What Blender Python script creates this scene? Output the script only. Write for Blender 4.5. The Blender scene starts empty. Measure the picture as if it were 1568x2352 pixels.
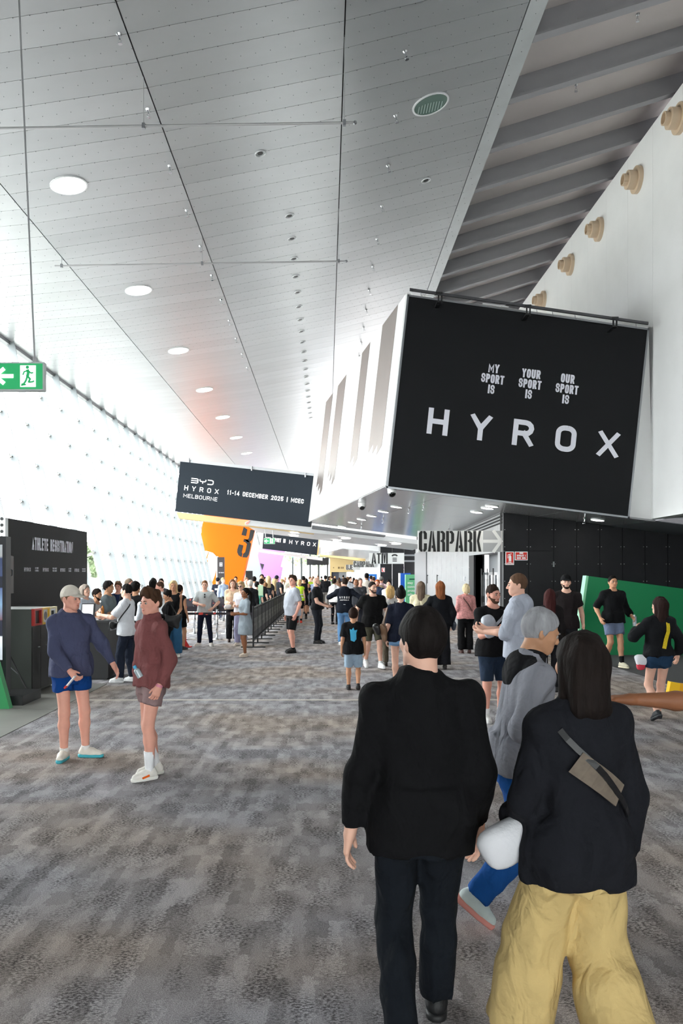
import bpy, math, random
import numpy as np
from mathutils import Vector, Matrix

# ------------------------------------------------------------------ camera, world, exposure
SC = bpy.context.scene
COL = SC.collection
F, VX, VY, H = 1830.0, 750.0, 1318.0, 1.88          # focal length (px of the 1568x2352 frame), vanishing point, eye height
cam_data = bpy.data.cameras.new('camera')
cam_data.sensor_fit = 'AUTO'
cam_data.sensor_width = 36.0
cam_data.lens = F / 2352 * 36.0
cam_data.shift_x = (784 - VX) / 2352
cam_data.shift_y = (VY - 1176) / 2352
cam_data.clip_end = 1000
cam = bpy.data.objects.new('camera', cam_data)
cam.location = (0, 0, H)
cam.rotation_euler = (math.pi / 2, 0, 0)
COL.objects.link(cam)
SC.camera = cam

world = bpy.data.worlds.new('overcast_sky')
SC.world = world
world.use_nodes = True
WN = world.node_tree.nodes
bg = WN['Background']
bg.inputs[0].default_value = (0.985, 0.99, 1.0, 1)
bg.inputs[1].default_value = 4.2
SC.view_settings.view_transform = 'Standard'
SC.view_settings.look = 'None'
SC.view_settings.gamma = 1.0
SC.view_settings.use_curve_mapping = False
SC.view_settings.exposure = 1.7
cy = SC.cycles
cy.max_bounces = 6
cy.diffuse_bounces = 4
cy.glossy_bounces = 3
cy.transmission_bounces = 4
cy.transparent_max_bounces = 10
cy.caustics_reflective = False
cy.caustics_refractive = False
cy.use_adaptive_sampling = True
cy.adaptive_threshold = 0.02
cy.sample_clamp_indirect = 8.0

random.seed(7)
RNG = np.random.default_rng(7)
PI = math.pi

def P(px, py, Y):
    """point seen at pixel (px, py) at depth Y"""
    return Vector(((px - VX) / F * Y, Y, H - (py - VY) / F * Y))

def X_at(px, Y):
    return (px - VX) / F * Y

def on_plane(px, py, o, n):
    """point of the plane (o, n) seen at pixel (px, py)"""
    d = Vector(((px - VX) / F, 1, -(py - VY) / F))
    c = Vector((0, 0, H))
    return c + d * ((o - c).dot(n) / d.dot(n))

# ------------------------------------------------------------------ materials
def lin(c):
    if isinstance(c, str):
        c = c.lstrip('#')
        c = tuple(int(c[i:i + 2], 16) for i in (0, 2, 4))
    r = []
    for v in c[:3]:
        v = v / 255.0
        r.append(v / 12.92 if v <= 0.04045 else ((v + 0.055) / 1.055) ** 2.4)
    return tuple(r) + (1.0,)

MATS = {}
def mat(name, col, rough=0.6, metal=0.0, var=0.0, scale=8.0, bump=0.0, bscale=60.0, emit=0.0, stretch=(1, 1, 1), spec=None, objvar=0.0, wrinkle=0.0):
    if name in MATS:
        return MATS[name]
    m = bpy.data.materials.new(name)
    m.use_nodes = True
    nt = m.node_tree
    N, L = nt.nodes, nt.links
    b = N['Principled BSDF']
    c = lin(col)
    b.inputs['Base Color'].default_value = c
    b.inputs['Roughness'].default_value = rough
    b.inputs['Metallic'].default_value = metal
    if spec is not None:
        b.inputs['Specular IOR Level'].default_value = spec
    if emit:
        b.inputs['Emission Color'].default_value = c
        b.inputs['Emission Strength'].default_value = emit
    if var or bump:
        tc = N.new('ShaderNodeTexCoord')
        mp = N.new('ShaderNodeMapping')
        mp.inputs['Scale'].default_value = stretch
        L.new(tc.outputs['Object'], mp.inputs[0])
    last = None
    if var:
        nz = N.new('ShaderNodeTexNoise')
        nz.inputs['Scale'].default_value = scale
        nz.inputs['Detail'].default_value = 4
        L.new(mp.outputs[0], nz.inputs['Vector'])
        mr = N.new('ShaderNodeMapRange')
        mr.inputs['From Min'].default_value = 0.3
        mr.inputs['From Max'].default_value = 0.7
        mr.inputs['To Min'].default_value = 1 - var
        mr.inputs['To Max'].default_value = 1 + var
        L.new(nz.outputs['Fac'], mr.inputs['Value'])
        last = mr.outputs[0]
    if objvar:
        oi = N.new('ShaderNodeObjectInfo')
        mr2 = N.new('ShaderNodeMapRange')
        mr2.inputs['To Min'].default_value = 1 - objvar
        mr2.inputs['To Max'].default_value = 1 + objvar
        L.new(oi.outputs['Random'], mr2.inputs['Value'])
        if last:
            mm = N.new('ShaderNodeMath'); mm.operation = 'MULTIPLY'
            L.new(last, mm.inputs[0]); L.new(mr2.outputs[0], mm.inputs[1])
            last = mm.outputs[0]
        else:
            last = mr2.outputs[0]
    if last:
        vm = N.new('ShaderNodeVectorMath'); vm.operation = 'SCALE'
        vm.inputs[0].default_value = c[:3]
        L.new(last, vm.inputs['Scale'])
        L.new(vm.outputs[0], b.inputs['Base Color'])
    if bump:
        n2 = N.new('ShaderNodeTexNoise')
        n2.inputs['Scale'].default_value = bscale
        n2.inputs['Detail'].default_value = 3
        L.new(mp.outputs[0], n2.inputs['Vector'])
        bp = N.new('ShaderNodeBump')
        bp.inputs['Strength'].default_value = bump
        bp.inputs['Distance'].default_value = 0.02
        L.new(n2.outputs['Fac'], bp.inputs['Height'])
        L.new(bp.outputs[0], b.inputs['Normal'])
    if wrinkle:
        n3 = N.new('ShaderNodeTexNoise')
        n3.inputs['Scale'].default_value = 7.0
        n3.inputs['Detail'].default_value = 2.5
        n3.inputs['Distortion'].default_value = 0.8
        mp3 = N.new('ShaderNodeMapping'); mp3.inputs['Scale'].default_value = (1.4, 1.4, .8); mp3.inputs['Rotation'].default_value = (.3, .5, .4)
        L.new(tc.outputs['Object'], mp3.inputs[0]); L.new(mp3.outputs[0], n3.inputs['Vector'])
        bp3 = N.new('ShaderNodeBump')
        bp3.inputs['Strength'].default_value = wrinkle
        bp3.inputs['Distance'].default_value = 0.05
        L.new(n3.outputs['Fac'], bp3.inputs['Height'])
        L.new(bp.outputs[0], bp3.inputs['Normal'])
        L.new(bp3.outputs[0], b.inputs['Normal'])
    MATS[name] = m
    return m

def cloth(col, rough=0.9, bump=0.25, var=0.06, bscale=35.0):
    key = 'cloth_' + (col if isinstance(col, str) else '%d_%d_%d' % tuple(col)).lstrip('#')
    return mat(key, col, rough, 0, var, 9.0, bump, bscale, spec=0.15, wrinkle=.6)

def carpet_material():
    m = bpy.data.materials.new('carpet')
    m.use_nodes = True
    N, L = m.node_tree.nodes, m.node_tree.links
    b = N['Principled BSDF']
    b.inputs['Roughness'].default_value = 0.95
    b.inputs['Specular IOR Level'].default_value = 0.1
    tc = N.new('ShaderNodeTexCoord')
    def noise(sc, stretch, det, dist=0.0):
        mp = N.new('ShaderNodeMapping'); mp.inputs['Scale'].default_value = stretch
        L.new(tc.outputs['Object'], mp.inputs[0])
        n = N.new('ShaderNodeTexNoise')
        n.inputs['Scale'].default_value = sc; n.inputs['Detail'].default_value = det
        n.inputs['Distortion'].default_value = dist
        L.new(mp.outputs[0], n.inputs['Vector'])
        return n.outputs['Fac']
    def ramp(v, pts):
        r = N.new('ShaderNodeValToRGB')
        e = r.color_ramp.elements
        e[0].position, e[0].color = pts[0][0], lin(pts[0][1])
        e[1].position, e[1].color = pts[-1][0], lin(pts[-1][1])
        for p, c in pts[1:-1]:
            k = e.new(p); k.color = lin(c)
        L.new(v, r.inputs[0])
        return r.outputs[0]
    def mix(kind, fac, a, bb):
        x = N.new('ShaderNodeMix'); x.data_type = 'RGBA'; x.blend_type = kind
        if isinstance(fac, float): x.inputs['Factor'].default_value = fac
        else: L.new(fac, x.inputs['Factor'])
        L.new(a, x.inputs['A']); L.new(bb, x.inputs['B'])
        return x.outputs['Result']
    # ragged little blocks of lighter and darker pile, dark flecks in drifts, fine pile
    jit = N.new('ShaderNodeTexNoise'); jit.inputs['Scale'].default_value = 22.0; jit.inputs['Detail'].default_value = 3
    L.new(tc.outputs['Object'], jit.inputs['Vector'])
    jm = N.new('ShaderNodeVectorMath'); jm.operation = 'MULTIPLY_ADD'
    jm.inputs[1].default_value = (0.10, 0.16, 0); L.new(jit.outputs['Color'], jm.inputs[0]); L.new(tc.outputs['Object'], jm.inputs[2])
    sn = N.new('ShaderNodeVectorMath'); sn.operation = 'SNAP'
    sn.inputs[1].default_value = (0.065, 0.20, 1.0); L.new(jm.outputs[0], sn.inputs[0])
    def block(sc, stretch, det):
        mp = N.new('ShaderNodeMapping'); mp.inputs['Scale'].default_value = stretch; L.new(sn.outputs[0], mp.inputs[0])
        n = N.new('ShaderNodeTexNoise'); n.inputs['Scale'].default_value = sc; n.inputs['Detail'].default_value = det
        L.new(mp.outputs[0], n.inputs['Vector']); return n.outputs['Fac']
    big = ramp(block(1.0, (7.0, 2.0, 1), 5), [(0.34, (156, 153, 152)), (0.47, (182, 178, 177)), (0.62, (208, 205, 204))])
    tint = ramp(noise(0.35, (1, 1.6, 1), 2), [(0.36, (255, 241, 230)), (0.56, (248, 248, 255))])
    c = mix('MULTIPLY', 1.0, big, tint)
    drift = ramp(noise(3.0, (1.8, 0.9, 1), 5), [(0.40, (0, 0, 0)), (0.60, (255, 255, 255))])
    fl = ramp(noise(52.0, (1.0, 1.9, 1), 6), [(0.44, (88, 86, 86)), (0.50, (205, 205, 205)), (0.55, (255, 255, 255))])
    white = N.new('ShaderNodeRGB'); white.outputs[0].default_value = (1, 1, 1, 1)
    fl2 = mix('MIX', drift, white.outputs[0], fl)
    c = mix('MULTIPLY', 0.75, c, fl2)
    pile = ramp(noise(150.0, (1, 1.4, 1), 3), [(0.34, (160, 160, 160)), (0.64, (255, 255, 255))])
    c = mix('MULTIPLY', 0.8, c, pile)
    L.new(c, b.inputs['Base Color'])
    n = N.new('ShaderNodeTexNoise'); n.inputs['Scale'].default_value = 180
    L.new(tc.outputs['Object'], n.inputs['Vector'])
    bp = N.new('ShaderNodeBump'); bp.inputs['Strength'].default_value = 0.5; bp.inputs['Distance'].default_value = 0.01
    L.new(n.outputs['Fac'], bp.inputs['Height']); L.new(bp.outputs[0], b.inputs['Normal'])
    return m

def glass_material():
    m = bpy.data.materials.new('clear_glass')
    m.use_nodes = True
    N, L = m.node_tree.nodes, m.node_tree.links
    N.remove(N['Principled BSDF'])
    t = N.new('ShaderNodeBsdfTransparent'); t.inputs[0].default_value = (0.95, 0.975, 0.97, 1)
    g = N.new('ShaderNodeBsdfGlossy'); g.inputs['Roughness'].default_value = 0.02
    mx = N.new('ShaderNodeMixShader'); mx.inputs[0].default_value = 0.05
    L.new(t.outputs[0], mx.inputs[1]); L.new(g.outputs[0], mx.inputs[2])
    L.new(mx.outputs[0], N['Material Output'].inputs[0])
    return m

# ------------------------------------------------------------------ mesh builder
class MB:
    def __init__(self):
        self.v, self.f, self.mi = [], [], []
    def add(self, vs, fs, mi=0):
        o = len(self.v)
        self.v += [tuple(p) for p in vs]
        self.f += [tuple(i + o for i in f) for f in fs]
        self.mi += [mi] * len(fs)
        return self
    def hexa(self, a, b, mi=0):
        """a, b: two matching 4-loops"""
        return self.prism(a, b, mi)
    def prism(self, a, b, mi=0):
        n = len(a)
        fs = [tuple(range(n))[::-1], tuple(range(n, 2 * n))]
        fs += [(i, (i + 1) % n, n + (i + 1) % n, n + i) for i in range(n)]
        return self.add(list(a) + list(b), fs, mi)
    def extrude(self, poly, off, mi=0):
        off = Vector(off)
        return self.prism([Vector(p) for p in poly], [Vector(p) + off for p in poly], mi)
    def box(self, c, s, rot=None, mi=0):
        c = Vector(c)
        h = Vector(s) / 2
        pts = [Vector((x * h.x, y * h.y, z * h.z)) for z in (-1, 1) for x, y in ((-1, -1), (1, -1), (1, 1), (-1, 1))]
        if rot is not None:
            pts = [rot @ p for p in pts]
        pts = [p + c for p in pts]
        return self.prism(pts[:4], pts[4:], mi)
    def bb(self, x0, x1, y0, y1, z0, z1, mi=0):
        return self.box(((x0 + x1) / 2, (y0 + y1) / 2, (z0 + z1) / 2), (x1 - x0, y1 - y0, z1 - z0), None, mi)
    def cyl(self, a, b, ra, rb=None, seg=16, mi=0, cap=True):
        rb = ra if rb is None else rb
        a, b = Vector(a), Vector(b)
        d = (b - a).normalized()
        u = d.orthogonal().normalized()
        w = d.cross(u)
        va = [a + (u * math.cos(2 * PI * i / seg) + w * math.sin(2 * PI * i / seg)) * ra for i in range(seg)]
        vb = [b + (u * math.cos(2 * PI * i / seg) + w * math.sin(2 * PI * i / seg)) * rb for i in range(seg)]
        fs = [(i, (i + 1) % seg, seg + (i + 1) % seg, seg + i) for i in range(seg)]
        if cap:
            fs += [tuple(range(seg))[::-1], tuple(range(seg, 2 * seg))]
        return self.add(va + vb, fs, mi)
    def tube(self, pts, r, seg=8, mi=0):
        pts = [Vector(p) for p in pts]
        n = len(pts)
        rs = r if isinstance(r, (list, tuple)) else [r] * n
        vs = []
        u = None
        for i, p in enumerate(pts):
            d = (pts[min(i + 1, n - 1)] - pts[max(i - 1, 0)]).normalized()
            if u is None:
                u = d.orthogonal().normalized()
            u = (u - d * u.dot(d)).normalized()
            w = d.cross(u)
            vs += [p + (u * math.cos(2 * PI * k / seg) + w * math.sin(2 * PI * k / seg)) * rs[i] for k in range(seg)]
        fs = []
        for i in range(n - 1):
            for k in range(seg):
                fs.append((i * seg + k, i * seg + (k + 1) % seg, (i + 1) * seg + (k + 1) % seg, (i + 1) * seg + k))
        fs += [tuple(range(seg))[::-1], tuple(range((n - 1) * seg, n * seg))]
        return self.add(vs, fs, mi)
    def ribbon(self, pts, nrm, w, t=0.004, mi=0):
        """flat band along pts; nrm: outward normal at each point"""
        pts = [Vector(p) for p in pts]
        n = len(pts)
        vs = []
        for i, p in enumerate(pts):
            d = (pts[min(i + 1, n - 1)] - pts[max(i - 1, 0)]).normalized()
            nn = Vector(nrm[i]).normalized()
            s = d.cross(nn).normalized() * (w / 2)
            vs += [p - s, p + s, p + s + nn * t, p - s + nn * t]
        fs = []
        for i in range(n - 1):
            for k in range(4):
                fs.append((i * 4 + k, i * 4 + (k + 1) % 4, (i + 1) * 4 + (k + 1) % 4, (i + 1) * 4 + k))
        fs += [(0, 3, 2, 1), (n * 4 - 4, n * 4 - 3, n * 4 - 2, n * 4 - 1)]
        return self.add(vs, fs, mi)
    def ball(self, c, r, seg=12, rings=8, mi=0, sc=(1, 1, 1)):
        c = Vector(c)
        vs = [c + Vector((0, 0, r * sc[2]))]
        for j in range(1, rings):
            t = PI * j / rings
            vs += [c + Vector((math.sin(t) * math.cos(2 * PI * i / seg) * r * sc[0], math.sin(t) * math.sin(2 * PI * i / seg) * r * sc[1], math.cos(t) * r * sc[2])) for i in range(seg)]
        vs.append(c - Vector((0, 0, r * sc[2])))
        fs = [(0, 1 + i, 1 + (i + 1) % seg) for i in range(seg)]
        for j in range(rings - 2):
            fs += [(1 + j * seg + i, 1 + (j + 1) * seg + i, 1 + (j + 1) * seg + (i + 1) % seg, 1 + j * seg + (i + 1) % seg) for i in range(seg)]
        e = len(vs) - 1
        fs += [(e, e - seg + (i + 1) % seg, e - seg + i) for i in range(seg)]
        return self.add(vs, fs, mi)
    def mesh(self, name, mats, smooth=False):
        me = bpy.data.meshes.new(name)
        me.from_pydata(self.v, [], self.f)
        for m in (mats if isinstance(mats, (list, tuple)) else [mats]):
            me.materials.append(m)
        if any(self.mi):
            me.polygons.foreach_set('material_index', self.mi)
        if smooth:
            me.polygons.foreach_set('use_smooth', [True] * len(me.polygons))
        me.update()
        return me
    def build(self, name, mats, parent=None, smooth=False):
        me = self.mesh(name, mats, smooth)
        if smooth:
            me.set_sharp_from_angle(angle=math.radians(40))
        return link(bpy.data.objects.new(name, me), parent)

def link(o, parent=None, local=False):
    """children are modelled in world coordinates unless local"""
    COL.objects.link(o)
    if parent is not None:
        o.parent = parent
        if not local:
            o.matrix_parent_inverse = world_of(parent).inverted()
    return o

def world_of(o):
    M = o.matrix_basis.copy()
    p = o.parent
    if p is not None:
        M = world_of(p) @ o.matrix_parent_inverse @ M
    return M

def tag(o, label, cat, group=None):
    o['label'] = label
    o['category'] = cat
    if group:
        o['group'] = group
    return o

def struct(o):
    o['kind'] = 'structure'
    return o

def stuff(o):
    o['kind'] = 'stuff'
    return o

def empty(name, loc=(0, 0, 0), rz=0.0):
    o = bpy.data.objects.new(name, None)
    o.location = loc
    o.rotation_euler = (0, 0, rz)
    o.empty_display_size = 0.2
    COL.objects.link(o)
    return o

def thing(name, label, cat, loc=(0, 0, 0), rz=0.0, group=None):
    return tag(empty(name, loc, rz), label, cat, group)

def inst(name, me, parent=None, M=None):
    """another object on shared mesh data"""
    o = bpy.data.objects.new(name, me)
    if M is not None:
        o.matrix_basis = M
    return link(o, parent)

# ------------------------------------------------------------------ stroke lettering
def arc(cx, cy, rx, ry, a0, a1, n=6):
    return [(cx + rx * math.cos(math.radians(a0 + (a1 - a0) * i / n)), cy + ry * math.sin(math.radians(a0 + (a1 - a0) * i / n))) for i in range(n + 1)]
RX, RY = 0.42, 0.26
_O = arc(1 - RX, 1 - RY, RX, RY, 90, 0) + arc(1 - RX, RY, RX, RY, 0, -90) + arc(RX, RY, RX, RY, -90, -180) + arc(RX, 1 - RY, RX, RY, 180, 90) + [(1 - RX, 1)]
_B = [(0, 0), (0, 1), (0.6, 1)] + arc(0.62, 0.77, 0.38, 0.23, 90, -90) + [(0, 0.54)]
GL = {
 'A': [[(0, 0), (0.5, 1), (1, 0)], [(0.17, 0.28), (0.83, 0.28)]],
 'B': [_B, [(0.5, 0.54)] + arc(0.6, 0.27, 0.4, 0.27, 90, -90) + [(0, 0)]],
 'C': [arc(1 - RX, 1 - RY, RX, RY, 0, 90) + arc(RX, 1 - RY, RX, RY, 90, 180) + arc(RX, RY, RX, RY, 180, 270) + arc(1 - RX, RY, RX, RY, 270, 360)],
 'D': [[(0, 0), (0, 1), (0.55, 1)] + arc(1 - .45, 1 - .3, .45, .3, 90, 0) + arc(1 - .45, .3, .45, .3, 0, -90) + [(0, 0)]],
 'E': [[(1, 1), (0, 1), (0, 0), (1, 0)], [(0, 0.52), (0.85, 0.52)]],
 'F': [[(1, 1), (0, 1), (0, 0)], [(0, 0.52), (0.85, 0.52)]],
 'G': [arc(1 - RX, 1 - RY, RX, RY, 0, 90) + arc(RX, 1 - RY, RX, RY, 90, 180) + arc(RX, RY, RX, RY, 180, 270) + arc(1 - RX, RY, RX, RY, 270, 360) + [(1, 0.48), (0.55, 0.48)]],
 'H': [[(0, 0), (0, 1)], [(1, 0), (1, 1)], [(0, 0.5), (1, 0.5)]],
 'I': [[(0.5, 0), (0.5, 1)]],
 'J': [[(1, 1), (1, RY)] + arc(1 - RX, RY, RX, RY, 0, -90) + arc(RX, RY, RX, RY, -90, -170)],
 'K': [[(0, 0), (0, 1)], [(1, 1), (0.08, 0.45)], [(0.3, 0.58), (1, 0)]],
 'L': [[(0, 1), (0, 0), (1, 0)]],
 'M': [[(0, 0), (0, 1), (0.5, 0.3), (1, 1), (1, 0)]],
 'N': [[(0, 0), (0, 1), (1, 0), (1, 1)]],
 'O': [_O],
 'P': [[(0, 0), (0, 1), (0.6, 1)] + arc(0.62, 0.74, 0.38, 0.26, 90, -90) + [(0, 0.48)]],
 'R': [[(0, 0), (0, 1), (0.6, 1)] + arc(0.62, 0.74, 0.38, 0.26, 90, -90) + [(0, 0.48)], [(0.55, 0.48), (1, 0)]],
 'S': [arc(1 - RX, 1 - RY, RX, RY, 0, 90) + arc(RX, 0.76, RX, 0.24, 90, 250) + arc(1 - RX, 0.26, RX, 0.26, 70, -90) + arc(RX, RY, RX, RY, 270, 180)],
 'T': [[(0, 1), (1, 1)], [(0.5, 1), (0.5, 0)]],
 'U': [[(0, 1), (0, RY)] + arc(RX, RY, RX, RY, 180, 270) + arc(1 - RX, RY, RX, RY, 270, 360) + [(1, 1)]],
 'V': [[(0, 1), (0.5, 0), (1, 1)]],
 'W': [[(0, 1), (0.25, 0), (0.5, 0.8), (0.75, 0), (1, 1)]],
 'X': [[(0, 0), (1, 1)], [(0, 1), (1, 0)]],
 'Y': [[(0, 1), (0.5, 0.45), (1, 1)], [(0.5, 0.5), (0.5, 0)]],
 'Z': [[(0, 1), (1, 1), (0, 0), (1, 0)]],
 '0': [_O], '1': [[(0.15, 0.8), (0.6, 1), (0.6, 0)]],
 '2': [arc(.5, .7, .5, .3, 165, -20) + [(0, 0), (1, 0)]],
 '3': [arc(.5, .75, .46, .25, 165, -90) , arc(.5, .26, .5, .26, 90, -165)],
 '4': [[(0.75, 0), (0.75, 1), (0, 0.25), (1, 0.25)]],
 '5': [[(0.95, 1), (0.08, 1), (0.05, 0.55)] + arc(0.5, 0.3, 0.5, 0.3, 110, -165)],
 '-': [[(0.1, 0.42), (0.9, 0.42)]], '|': [[(0.5, -0.1), (0.5, 1.05)]],
 '&': [[(1, 0), (0.2, 0.75)] + arc(.42, .82, .25, .18, 200, -30) + [(0.1, 0.35)] + arc(.4, .22, .36, .22, 160, 330)],
}
WID = {'I': 0.42, '1': 0.7, 'M': 1.25, 'W': 1.35, '|': 0.4, '-': 0.7, 'E': 0.9, 'L': 0.9, 'F': 0.88}

def stroke_strip(pts, t):
    pts = [Vector((p[0], p[1])) for p in pts]
    q = [pts[0]]
    for p in pts[1:]:
        if (p - q[-1]).length > 1e-4:
            q.append(p)
    pts = q
    n = len(pts)
    L, R = [], []
    for i in range(n):
        if i == 0: d0 = d1 = (pts[1] - pts[0]).normalized()
        elif i == n - 1: d0 = d1 = (pts[-1] - pts[-2]).normalized()
        else:
            d0 = (pts[i] - pts[i - 1]).normalized(); d1 = (pts[i + 1] - pts[i]).normalized()
        n0 = Vector((-d0.y, d0.x)); n1 = Vector((-d1.y, d1.x))
        m = n0 + n1
        if m.length < 0.3:
            m = n0
        m.normalize()
        k = min(1.0 / max(m.dot(n0), 0.35), 2.4)
        L.append(pts[i] + m * t / 2 * k)
        R.append(pts[i] - m * t / 2 * k)
    return L, R

def text2d(s, h, w, t, gap, space=None, layers=None):
    """strips of a line of text with its baseline at v=0; returns (quads, width)"""
    u = 0.0
    quads = []
    t0 = t
    for ch in s:
        t = t0 * (.78 if ch in 'MW' else .86 if ch in 'NGS' else 1)
        if ch == ' ':
            u += (space if space is not None else w * 0.7) + gap
            continue
        cw = w * WID.get(ch, 1.0)
        for li, pl in enumerate(GL[ch]):
            pp = [(u + t / 2 + x * (cw - t), t / 2 + y * (h - t)) for x, y in pl]
            # open straight ends run to the glyph's outline
            if len(pp) > 1:
                def ext(a, b):
                    d = Vector((a[0] - b[0], a[1] - b[1])); l = d.length
                    if l < 1e-6: return a
                    d = d / l * (t / 2)
                    return (a[0] + d.x, a[1] + d.y)
                if pl[0] != pl[-1]:
                    pp = [ext(pp[0], pp[1])] + pp[1:-1] + [ext(pp[-1], pp[-2])]
            L, R = stroke_strip(pp, t)
            for i in range(len(L) - 1):
                quads.append((R[i], R[i + 1], L[i + 1], L[i]))
                if layers is not None:
                    layers.append(li + (.5 if i % 2 else 0))
        u += cw + gap
    return quads, u - gap

def clipv(quads, h):
    return [tuple(Vector((p[0], min(max(p[1], 0.0), h))) for p in q) for q in quads]

def lettering(mb, s, org, U, V, N, h, w, t, gap, align='l', space=None, mi=0, eps=0.006, clip=True):
    """org: baseline point; U, V, N: unit vectors right, up and out of the surface"""
    ly = []
    quads, wd = text2d(s, h, w, t, gap, space, ly)
    if clip and '|' not in s:
        quads = clipv(quads, h)
    org, U, V, N = Vector(org), Vector(U), Vector(V), Vector(N)
    o = {'l': 0.0, 'c': -wd / 2, 'r': -wd}[align]
    st = max(.0006, min(.004, h * .012))
    for q, l_ in zip(quads, ly):
        mb.add([org + U * (p[0] + o) + V * p[1] + N * (eps + st * l_) for p in q], [(0, 1, 2, 3)], mi)
    return wd

def fit(s, h, t, gap_ratio, width, w_guess=None, space=None):
    """glyph width so that the line has the wanted total width; gap = gap_ratio*glyph width"""
    lo, hi = t * 1.2, h * 4
    for _ in range(40):
        w = (lo + hi) / 2
        if text2d(s, h, w, t, w * gap_ratio, space)[1] < width: lo = w
        else: hi = w
    return w

def flat_poly(mb, pts2, org, U, V, N, eps=0.006, mi=0):
    org, U, V, N = Vector(org), Vector(U), Vector(V), Vector(N)
    mb.add([org + U * p[0] + V * p[1] + N * eps for p in pts2], [tuple(range(len(pts2)))], mi)

# ================================================================== large structure
M_carpet = carpet_material()
M_white = mat('white_wall', (236, 236, 236), 0.55, var=0.02, scale=1.5)
M_whiteg = mat('white_gloss_panel', (240, 240, 240), 0.25)
M_offwhite = mat('off_white_board', (226, 227, 229), 0.5)
M_ceil = mat('perforated_metal_panel', (176, 179, 181), 0.36, 0.5, var=0.03, scale=1.2, stretch=(0.4, 1.5, 1), objvar=0.045)
M_ceil_lt = mat('light_metal_edge', (200, 204, 206), 0.4, 0.4, var=0.05, scale=2)
M_gap = mat('dark_joint', (38, 38, 40), 0.9)
M_rib = mat('grey_beam_paint', (150, 149, 153), 0.6, var=0.03, scale=1.5)
M_rec = mat('warm_grey_deck', (200, 192, 190), 0.7, var=0.03, scale=0.8)
M_blackwall = mat('black_fibre_panel', (33, 33, 36), 0.6, var=0.10, scale=2.5, objvar=0.05, spec=.25)
M_grey = mat('grey_metal_wall', (138, 140, 142), 0.5, 0.1, var=0.06, scale=1.2, stretch=(1, 1, 3))
M_grey_d = mat('mid_grey_panel', (112, 114, 118), 0.5)
M_chrome = mat('chrome', (215, 217, 220), 0.16, 1.0)
M_steel = mat('brushed_steel', (150, 152, 156), 0.35, 0.9)
M_rod = mat('pale_rod', (176, 176, 178), 0.4, 0.3)
M_black = mat('black_plastic', (22, 22, 24), 0.45)
M_blk_board = mat('black_print_board', (21, 22, 25), 0.65, spec=.2)
M_navy_board = mat('slate_print_board', (36, 43, 51), 0.65, spec=.2)
M_ink = mat('pale_print', (226, 226, 236), 0.6)
M_inkw = mat('white_print', (248, 248, 248), 0.6)
M_inkb = mat('black_print', (18, 18, 18), 0.6)
M_lamp = mat('lamp_diffuser', (255, 250, 240), 0.5, emit=7.0)
M_glass = glass_material()
M_fin = mat('glass_fin', (128, 134, 137), 0.3)
M_conc = mat('concrete_floor', (128, 127, 122), 0.55, var=0.10, scale=1.2, bump=0.05)
M_darkfloor = mat('dark_carpet', (66, 66, 68), 0.95, var=0.12, scale=30, bump=0.3, bscale=150)
M_orange = mat('orange_wall', (240, 104, 0), 0.6, spec=.2)
M_purple = mat('lilac_wall', (160, 120, 178), 0.6, spec=.2)
M_cream = mat('cream_wall', (214, 188, 136), 0.6, spec=.2)
M_green = mat('green_board', (0, 128, 76), 0.5)
M_green_lt = mat('pale_green_edge', (150, 226, 178), 0.5)
M_yellow = mat('yellow_board', (250, 196, 0), 0.5)
M_red = mat('red_print', (214, 44, 32), 0.5)
M_signgreen = mat('exit_sign_green', (36, 152, 92), 0.35, emit=0.25)
M_signwhite = mat('exit_sign_white', (250, 250, 248), 0.35, emit=0.45)
Y_BACK, Y_END = -14.0, 112.0

# ---- floors
fl = struct(MB().bb(-12, 14, Y_BACK, Y_END + 1, -0.2, 0).build('floor', M_carpet))
cf = struct(empty('floor_2', (-7, 9, 0)))
xs_ = [-11.5, -8.9, -6.35, -3.74]
for i in range(3):
    for y0, y1 in ((-4, 2), (2, 7.6), (7.6, 11.0), (11.0, 13.6)):
        MB().bb(xs_[i] + 0.004, xs_[i + 1] - 0.004, y0 + 0.004, y1 - 0.004, 0.0, 0.006).build('concrete_slab', M_conc, cf)
struct(MB().bb(5.8, 13.9, 2, 22, 0, 0.005).build('floor_3', M_darkfloor))
struct(MB().bb(X_at(185, 11.86), X_at(1150, 11.86), 11.83, 11.89, 0, 0.006).build('trim_1', mat('pale_floor_strip', (205, 196, 186), 0.4, 0.3)))
ext = struct(MB().bb(-160, 160, -60, 330, -0.6, -0.22).build('ground', mat('outdoor_paving', (190, 190, 186), 0.9)))

# ---- ceiling: metal strips between long seams
PROF = [(-10.4, 9.40), (-6.6, 9.77), (-3.1, 10.30), (0.3, 10.98), (3.86, 11.87)]
def ceil_z(x):
    for (x0, z0), (x1, z1) in zip(PROF[:-1], PROF[1:]):
        if x <= x1:
            return z0 + (z1 - z0) * (x - x0) / (x1 - x0)
    return PROF[-1][1]
ce = struct(empty('ceiling', (0, 20, 10)))
mb = MB()
for (x0, z0), (x1, z1) in zip(PROF[:-1], PROF[1:]):
    mb.prism([(x0, Y_BACK, z0 + .06), (x1, Y_BACK, z1 + .06), (x1, Y_BACK, z1 + .2), (x0, Y_BACK, z0 + .2)],
             [(x0, Y_END, z0 + .06), (x1, Y_END, z1 + .06), (x1, Y_END, z1 + .2), (x0, Y_END, z0 + .2)])
mb.build('ceiling_backing', M_gap, ce)
PITCH, GAPY = 0.69, 0.008
far = MB()
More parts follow.
